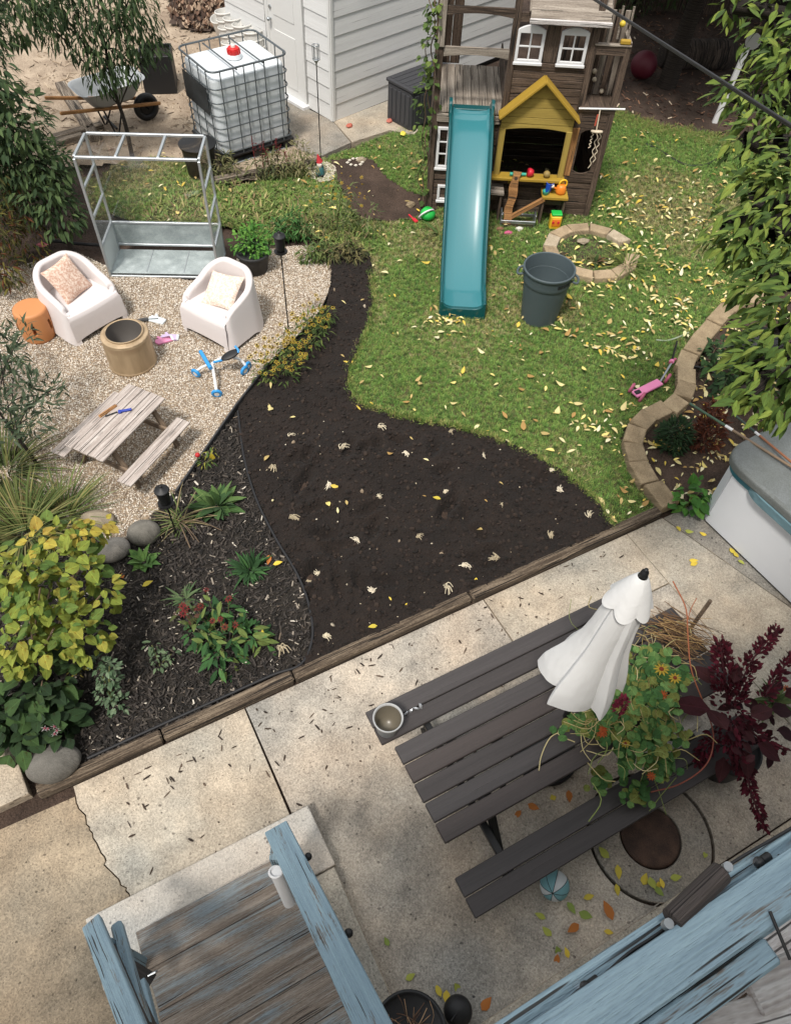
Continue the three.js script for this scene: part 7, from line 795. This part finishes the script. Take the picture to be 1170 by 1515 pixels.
// ---------------------------------------------------------------- pulled vines and flowers heaped on the table
{ const y = 0.742, b = G(935, 1060, y), P = (px, py, h) => { const g = G(px, py, h); return V3(g.x - b.x, g.y - y, g.z - b.z); }; const t = thing('vine_heap', 'heap of pulled vines with round leaves and orange flowers on the picnic table', 'plant heap', V3(b.x, y, b.z)); const it = [], put = (px, py, h, n, sp, s, m) => { for (let k = 0; k < n * 1.5; k++) { const p = P(px + gauss() * sp, py + gauss() * sp * 0.8, h + rr(-0.03, 0.05)); const nv = V3(rr(-0.6, 0.6), 1, rr(-0.4, 0.9)); it.push({ p, q: aim(V3(rr(-1, 1), rr(-0.4, 0.3), rr(-1, 1)), nv), s: s * rr(0.7, 1.2), m: m ?? ri(4) }); } };
  for (const [x, q, h, n, sp] of [[870, 1060, 0.79, 22, 20], [900, 1075, 0.82, 26, 22], [950, 1045, 0.88, 40, 30], [985, 1040, 0.9, 26, 20], [960, 1090, 0.86, 40, 28], [930, 1115, 0.8, 24, 24], [975, 1130, 0.72, 30, 24], [885, 1155, 0.52, 8, 14], [940, 1170, 0.55, 14, 24], [1000, 1000, 0.92, 20, 20], [960, 985, 0.9, 30, 28], [935, 1010, 0.88, 26, 24], [905, 1050, 0.84, 20, 20], [990, 1085, 0.85, 24, 20], [835, 1075, 0.77, 5, 12]]) put(x, q, h, n * 1.25, sp, 0.07);
  foliage(t, it, [LG.round], lm(0x48783c, 0x5f9248, 0x7aa656, 0x8f9a48), 290); const sm = [std(0xa89a6a, 0.85), std(0x8a7a4a, 0.85), std(0x7d8a4c, 0.85), std(0xbfb284, 0.85)]; for (let k = 0; k < 190; k++) { const x = 940 + gauss() * 62, q = 1035 + gauss() * 85, a = rr(0, 6.28), L = rr(15, 60), h = 0.84 + rr(-0.05, 0.07); part('vine_stem', tube([P(x, q, h), P(x + Math.cos(a) * L * 0.5 + rr(-10, 10), q + Math.sin(a) * L * 0.5, h + rr(0, 0.06)), P(x + Math.cos(a + 0.5) * L, q + Math.sin(a + 0.5) * L, h - 0.02)], rr(0.0018, 0.0042), 4, 7), pick(sm), t); }
  for (const pts of [[[855, 1062], [835, 1080], [815, 1090], [800, 1120], [797, 1140]], [[850, 1055], [825, 1085], [850, 1098]]]) part('root', tube(pts.map(([x, q]) => P(x, q, 0.765)), 0.004, 5, 16), sm[3], t); 
  for (const pts of [[[985, 1205, 0.46], [970, 1160, 0.5], [940, 1110, 0.8]], [[960, 1200, 0.46], [975, 1180, 0.5], [1000, 1150, 0.7]], [[930, 1185, 0.46], [945, 1160, 0.55], [960, 1120, 0.78]]]) part('vine_stem', tube(pts.map((a) => P(...a)), 0.003, 4, 12), sm[2], t);
  for (const [x, q, h, r, m] of [[978, 990, 0.97, 0.055, yel], [998, 1003, 0.97, 0.045, yel], [890, 1086, 0.88, 0.042, ora], [980, 1028, 0.96, 0.035, ora], [963, 1148, 0.8, 0.032, ora], [925, 1100, 0.88, 0.035, yel], [892, 1080, 0.89, 0.035, ora]]) flower(t, P(x, q, h), r, m, m === yel ? std(0x6a2a12, 0.9) : ora, 10, 0.5);
  const sp = thing('celosia_spike', 'single dark crimson flower spike lying under the parasol hem', 'flower', V3(G(912, 1052, 0.85).x, 0.8, G(912, 1052, 0.85).z)); foliage(sp, clumps([[0, 0.06, 0, 0.045, 0.08], [0.02, 0.13, -0.03, 0.03, 0.06]], 190, 0.03, { nm: 2, gravity: -0.4 }), [LG.ovate], lm(0x6e1230, 0x86183c), 30, 'floret', 'florets');
  const dry = thing('dry_grass_bundle', 'bundle of brown dry stalks at the end of the picnic table', 'stalks', V3(G(1005, 950, 0.76).x, 0.75, G(1005, 950, 0.76).z)); for (let k = 0; k < 170; k++) { const o = V3(gauss() * 0.17, rr(0.0, 0.14), gauss() * 0.15), a = 0.45 + gauss() * 0.5, L = rr(0.15, 0.34), d = V3(Math.cos(a), rr(-0.05, 0.1), Math.sin(a)); part('stalk', rodGeo(o.clone().addScaledVector(d, -L / 2), o.clone().addScaledVector(d, L / 2), rr(0.0015, 0.004), 0.0015, 5), hueMat([0x6b5138, 0x8a6c4a, 0x4f3a28, 0xa08458]), dry); }
  const pt = G(985, 1075, 0.72), pot = thing('stone_trough', 'grey stone block among the vines at the table end', 'stone block', V3(G(1010, 1070, 0.76).x, 0.742, G(1010, 1070, 0.76).z), PA); part('block', box(0.2, 0.1, 0.16, 0.03), M.stone, pot, [0, 0.05, 0]);
  const st = G(1022, 920, 0.5); const stick = solo('stake', cyl(0.015, 0.017, 1, 10), M.kidLeg, 'upright wooden stake beside the end of the picnic table', 'stake'); { const a = G(1017, 935, 0.6), top = axisH(a, 1036, 880); stick.scale.y = top; stick.position.set(a.x, top / 2, a.z); }
  const rs = thing('red_twig', 'long curved reddish twig standing in the vine heap', 'twig'); part('twig', tube([G(1040, 1040, 0.85), G(1022, 990, 0.95), G(1017, 940, 1.05), G(1014, 900, 1.15), G(995, 860, 1.25)], 0.005, 6, 24), std(0x9a5a3a, 0.7), rs); part('twig', tube([G(1016, 920, 1.1), G(1022, 900, 1.15), G(1030, 885, 1.18)], 0.003, 5, 8), std(0x9a5a3a, 0.7), rs);
  const rt = thing('red_twig', 'long arching reddish runner hanging off the table end', 'twig'); part('twig', tube([G(1045, 1050, 0.8), G(1055, 1090, 0.75), G(1045, 1130, 0.7), G(1005, 1160, 0.6), G(962, 1172, 0.52)], 0.005, 6, 30), std(0x8a4a3a, 0.7), rt); }
// burgundy amaranth in a pot at the table end
{ const g = G(1060, 1130), t = thing('amaranth_plant', 'tall burgundy amaranth with drooping flower plumes and dark leaves', 'plant', V3(g.x, 0, g.z)), P = (x, y, h) => { const v = G(x, y, h); return V3(v.x - g.x, h, v.z - g.z); }; part('pot', lathe([[0, 0], [0.15, 0], [0.19, 0.3], [0.205, 0.31], [0.205, 0.34], [0.185, 0.34], [0.175, 0.3], [0, 0.29]], 30), M.black, t);
  const plume = (pts, r, n) => { const c = new THREE.CatmullRomCurve3(pts.map((a) => P(...a))), out = []; for (let k = 0; k < n; k++) { const u = rnd(), p = c.getPoint(u), v = sphere(), rad = r * (1.1 - u * 0.7); out.push({ p: p.addScaledVector(v, rad), q: aim(v.clone().addScaledVector(c.getTangent(u), 0.8), V3(rr(-1, 1), 1, rr(-1, 1))), s: rr(0.02, 0.05), m: ri(3) }); } part('stem', new THREE.TubeGeometry(c, 12, 0.007, 6), std(0x4a1a22, 0.7), t); return out; };
  const reds = lm(0x561022, 0x701830, 0x3e0c18), it = [...plume([[1075, 1040, 0.8], [1070, 990, 1.0], [1065, 950, 1.15]], 0.1, 420), ...plume([[1085, 1040, 0.85], [1110, 980, 1.05], [1150, 930, 1.2]], 0.07, 380), ...plume([[1090, 1060, 0.8], [1120, 1090, 0.75], [1160, 1110, 0.65]], 0.06, 200), ...plume([[1080, 1070, 0.8], [1085, 1110, 0.7], [1095, 1140, 0.55]], 0.08, 300), ...plume([[1130, 1030, 0.95], [1150, 1000, 1.0], [1170, 970, 1.05]], 0.05, 160), ...plume([[1100, 1130, 0.5], [1110, 1170, 0.5], [1130, 1225, 0.42]], 0.05, 260), ...plume([[1060, 1090, 0.6], [1040, 1110, 0.5], [1035, 1130, 0.45]], 0.07, 150)]; foliage(t, it, [LG.ovate], reds, 120, 'floret', 'florets');
  const lv = []; for (const [x, y, h, s, a, e] of [[1050, 1050, 0.95, 0.26, 2.9, -0.1], [1110, 1060, 0.95, 0.2, 0.4, 0], [1120, 1100, 0.8, 0.2, -0.5, -0.2], [1075, 1080, 0.9, 0.22, 1.9, -0.3], [1140, 1050, 0.85, 0.2, 0.1, -0.2], [1060, 1010, 0.9, 0.2, 2.5, 0.1], [1150, 1080, 0.75, 0.18, -0.2, -0.3], [1100, 1110, 0.7, 0.2, -1.3, -0.5], [1130, 1030, 0.9, 0.16, 0.7, 0.1], [1070, 1120, 0.55, 0.18, -1.8, -0.3], [1160, 1030, 0.7, 0.18, 0.3, 0], [1085, 1010, 1.0, 0.16, 1.2, 0.2]]) lv.push({ p: P(x, y, h), q: aim(V3(Math.cos(a), e, -Math.sin(a))), s, m: ri(3) }); for (let k = 0; k < 60; k++) lv.push({ p: P(1110 + gauss() * 40, 1070 + gauss() * 40, rr(0.5, 0.9)), q: aim(V3(rr(-1, 1), rr(-0.6, 0.1), rr(-1, 1))), s: rr(0.06, 0.12), m: ri(3) }); foliage(t, lv, [LG.ovate], lm(0x3a1018, 0x4a2226, 0x240a12), 72); }
rosette('orange_flower', 'small orange daisy sprig beside the burgundy plant', G(1140, 1040), { n: 30, len: 0.2, geo: LG.lance, mats: lm(0x5a7240, 0x74884e), hi: 1.4, lo: 0.4 }); { const t = scene.children[scene.children.length - 1]; flower(t, V3(0, 0.26, 0), 0.035, ora, disc, 9); }

// ---------------------------------------------------------------- stubble on the dug bed, fallen leaves everywhere
{ const stubs = [0, 1, 2, 3, 4, 5].map((v) => { const g = []; const fan = rr(0, 6.28), wid = rr(0.3, 1.1); for (let k = 0; k < 14 + 2 * v; k++) { const a = fan + gauss() * wid, L = rr(0.015, 0.075), p0 = V3(rr(-0.015, 0.015), 0.006, rr(-0.015, 0.015)); g.push(tube([p0, V3(p0.x + Math.cos(a) * L * 0.5, 0.02 + rr(0, 0.02), p0.z + Math.sin(a) * L * 0.5), V3(p0.x + Math.cos(a + 0.4) * L, 0.008, p0.z + Math.sin(a + 0.4) * L)], rr(0.002, 0.0055), 5, 5)); } if (v % 3 === 2) g.push(rodGeo(V3(-Math.cos(fan) * 0.04, 0.012, -Math.sin(fan) * 0.04), V3(Math.cos(fan) * 0.01, 0.016, Math.sin(fan) * 0.01), 0.004, 0.007, 6)); return mergeGeometries(g); }); const mt = [std(0xc6bba2, 0.9), std(0xb0a388, 0.9), std(0xd6ccb6, 0.9)];
  [[180, 185], [127, 270], [295, 325], [450, 368], [185, 430], [520, 237], [445, 158], [655, 165], [757, 243], [640, 350], [808, 393], [955, 283], [1068, 425], [558, 483], [370, 488], [268, 588], [232, 605], [430, 645], [640, 628], [795, 552], [693, 568], [283, 780], [956, 480], [985, 340], [335, 225], [150, 815]].forEach(([x, y], i) => { const p = G(340 + x / 2.017, 560 + y / 2.017), o = solo('root_stub', stubs[i % 6], mt[i % 3], 'pale stringy root stub lying on the dark dug soil', 'root', 'root stubs on the dug bed', V3(p.x, bedH(p.x, p.z) + 0.004, p.z)); o.rotation.y = rr(0, 6); { const q = rr(0.8, 1.4); o.scale.set(q, q * rr(0.4, 1), q * rr(0.6, 1)); }; }); 
  const pb = []; for (let k = 0; k < 90; k++) { const p = G(rr(360, 880), rr(600, 960)); if (inside(bedP, p.x, p.z)) pb.push({ p: V3(p.x, bedH(p.x, p.z) + 0.004, p.z), q: eul(rr(0, 6), rr(0, 6), 0), s: V3(rr(0.004, 0.012), 0.004, rr(0.003, 0.007)), c: hue([0xb8ab92, 0x8d7f68, 0xd2c8b4]) }); } stuff('root_scraps', clod, M.inst, pb, 'tiny pale root scraps on the dug soil', 'roots'); }
{ const lg = leafGeo(1, 0.42, { fold: 0.25, droop: 0.12, belly: 0.42 }), lg2 = leafGeo(1, 0.5, { fold: -0.3, droop: -0.15, belly: 0.4 }), mats = [0xd2c48a, 0xdccb7a, 0xc2b47c, 0xded6b0, 0xc9b04a, 0xab9660, 0xd6cd9c, 0xa0804a].map((h) => std(h, 0.8, DS)); const all = [];
  const LN = ['tan', 'light yellow', 'khaki', 'cream', 'golden', 'dull brown', 'straw coloured', 'rusty brown']; const flat = () => eul(-Math.PI / 2 + rr(-0.45, 0.45), 0, 0).premultiply(eul(0, rr(0, 6.28), 0));
  const add = (P, n, dens, y) => scatter(P, n, (x, z) => { if (rnd() > dens(x, z)) return false; all.push({ x, z, y: y(x, z) + 0.03, s: 0.04 + 0.075 * Math.pow(rnd(), 1.4), m: rnd() < 0.25 ? (rnd() < 0.5 ? 5 : 7) : ri(7), g: ri(2) }); });
  add(lawnP, 1450, (x, z) => { const near = smooth(1.2, 2.6, x) * smooth(-11.5, -8.5, z); return clamp(0.085 + 1.3 * near * smooth(0.36, 0.68, fbm(x * 1.6, z * 1.6, 4, 4096, 4096, 77))); }, () => 0.035);
  add(borderP, 1300, () => 1, () => 0.02);
  add(bedP, 22, () => 1, bedH);
  for (let k = 0; k < 34; k++) { const p = G(640 + gauss() * 40, 478 + gauss() * 5); all.push({ x: p.x + 0.2, z: p.z, y: 0.06, s: rr(0.05, 0.08), m: ri(6), g: ri(2) }); }
  const d = (l) => Math.hypot(l.x, PHOTO.eye, l.z) / l.s; all.sort((a, b) => d(a) - d(b));
  const big = all.slice(0, 230), rest = all.slice(230);
  for (const l of big) { const o = solo('fallen_leaf', l.g ? lg2 : lg, mats[l.m], LN[l.m] + (l.g ? ' leaf curled up' : ' leaf lying open') + (inside(bedP, l.x, l.z) ? ' on the dug soil' : inside(borderP, l.x, l.z) ? ' on the soil inside the block border' : ' in the lawn grass'), 'leaf', 'fallen leaves on the lawn and beds', V3(l.x, l.y, l.z)); o.quaternion.copy(flat()); o.scale.set(l.s * rr(0.7, 1.15), l.s, l.s * rr(0.3, 2.6)); }
  stuff('leaf_litter', lg, M.instDS, rest.map((l) => ({ p: V3(l.x, l.y, l.z), q: flat(), s: V3(l.s * rr(0.7, 1.15), l.s, l.s * rr(0.3, 2.6)), c: mats[l.m].color.clone().multiplyScalar(rr(0.85, 1.1)) })), 'scattered yellowed fallen leaves on the lawn', 'leaves');
  // single leaves on the patio and on the soil
  const PN = ['yellow', 'olive', 'rusty orange', 'dull green', 'bright golden']; const pm = [std(0xb8a63a, 0.8, DS), std(0x9aa046, 0.8, DS), std(0xa8662a, 0.8, DS), std(0x7d8f42, 0.8, DS), std(0xd0b640, 0.8, DS)];
  for (const [x, y, s, m] of [[838, 1335, 0.09, 3], [855, 1350, 0.1, 3], [862, 1330, 0.08, 0], [806, 1360, 0.08, 1], [815, 1385, 0.08, 1], [822, 1400, 0.09, 3], [840, 1418, 0.07, 4], [824, 1412, 0.08, 2], [855, 1368, 0.11, 2], [905, 1362, 0.13, 2], [892, 1378, 0.07, 4], [912, 1280, 0.1, 0], [900, 1270, 0.1, 1], [910, 1308, 0.08, 0], [960, 1298, 0.1, 1], [972, 1305, 0.11, 4], [980, 1315, 0.07, 4], [950, 1310, 0.09, 0], [965, 1312, 0.09, 3], [990, 1300, 0.08, 1], [1018, 1310, 0.07, 3], [1040, 1270, 0.07, 1], [600, 1450, 0.07, 1], [575, 1400, 0.06, 3], [660, 1465, 0.08, 4], [652, 1475, 0.08, 0], [672, 1455, 0.09, 1], [712, 1495, 0.1, 2], [780, 1190, 0.09, 2], [820, 1185, 0.09, 0], [840, 1170, 0.1, 2], [770, 1200, 0.08, 2], [1085, 818, 0.07, 0], [1078, 812, 0.08, 0], [1020, 838, 0.09, 4], [1018, 830, 0.08, 4], [1000, 780, 0.08, 0], [1012, 786, 0.08, 1], [1044, 793, 0.07, 4], [598, 898, 0.09, 4], [651, 745, 0.08, 0], [703, 860, 0.06, 4], [558, 932, 0.08, 0], [213, 872, 0.1, 0], [185, 860, 0.1, 2], [405, 840, 0.09, 4], [400, 825, 0.1, 2], [395, 950, 0.12, 0], [1108, 1130, 0.08, 3], [1090, 830, 0.07, 1]]) { const p = G(x, y), i = inside(bedP, p.x, p.z), o = solo('fallen_leaf', rnd() < 0.5 ? lg : lg2, pm[m], PN[m] + ' leaf ' + (i ? 'lying on the dug soil' : inside(mulchP, p.x, p.z) ? 'lying on the black mulch' : y > 1400 || x < 700 ? 'on the concrete beside the black pot' : x > 980 && y < 1000 ? 'on the concrete below the hot tub' : y < 1230 ? 'on the concrete under the picnic table' : x > 895 ? 'on the concrete collar round the cistern lid' : 'on the concrete beside the basketball'), 'leaf', i ? 'leaves on the dug soil' : 'larger leaves on the patio and mulch', V3(p.x, (i ? bedH(p.x, p.z) : inside(mulchP, p.x, p.z) ? 0.04 : 0.005) + 0.012, p.z)); o.quaternion.copy(flat()); o.scale.set(s * 1.2, s, s); }
  // twigs and soil specks trodden over the patio
  const tw = []; for (let k = 0; k < 150; k++) { const s = rr(-1.6, 3.2), t = 0.05 + Math.abs(gauss()) * (k < 100 ? 0.5 : 1.2), p = ST(s, t); tw.push({ p: V3(p.x, 0.005, p.z), q: eul(0, rr(0, 6), 0), s: V3(rr(0.006, 0.035), rr(0.003, 0.006), rr(0.003, 0.009)), c: hue([0x3a2e24, 0x2a211b, 0x54463a]) }); } stuff('soil_specks', clod, M.inst, tw, 'specks of soil and bark trodden over the patio', 'soil'); }
renderer.render(scene, camera);
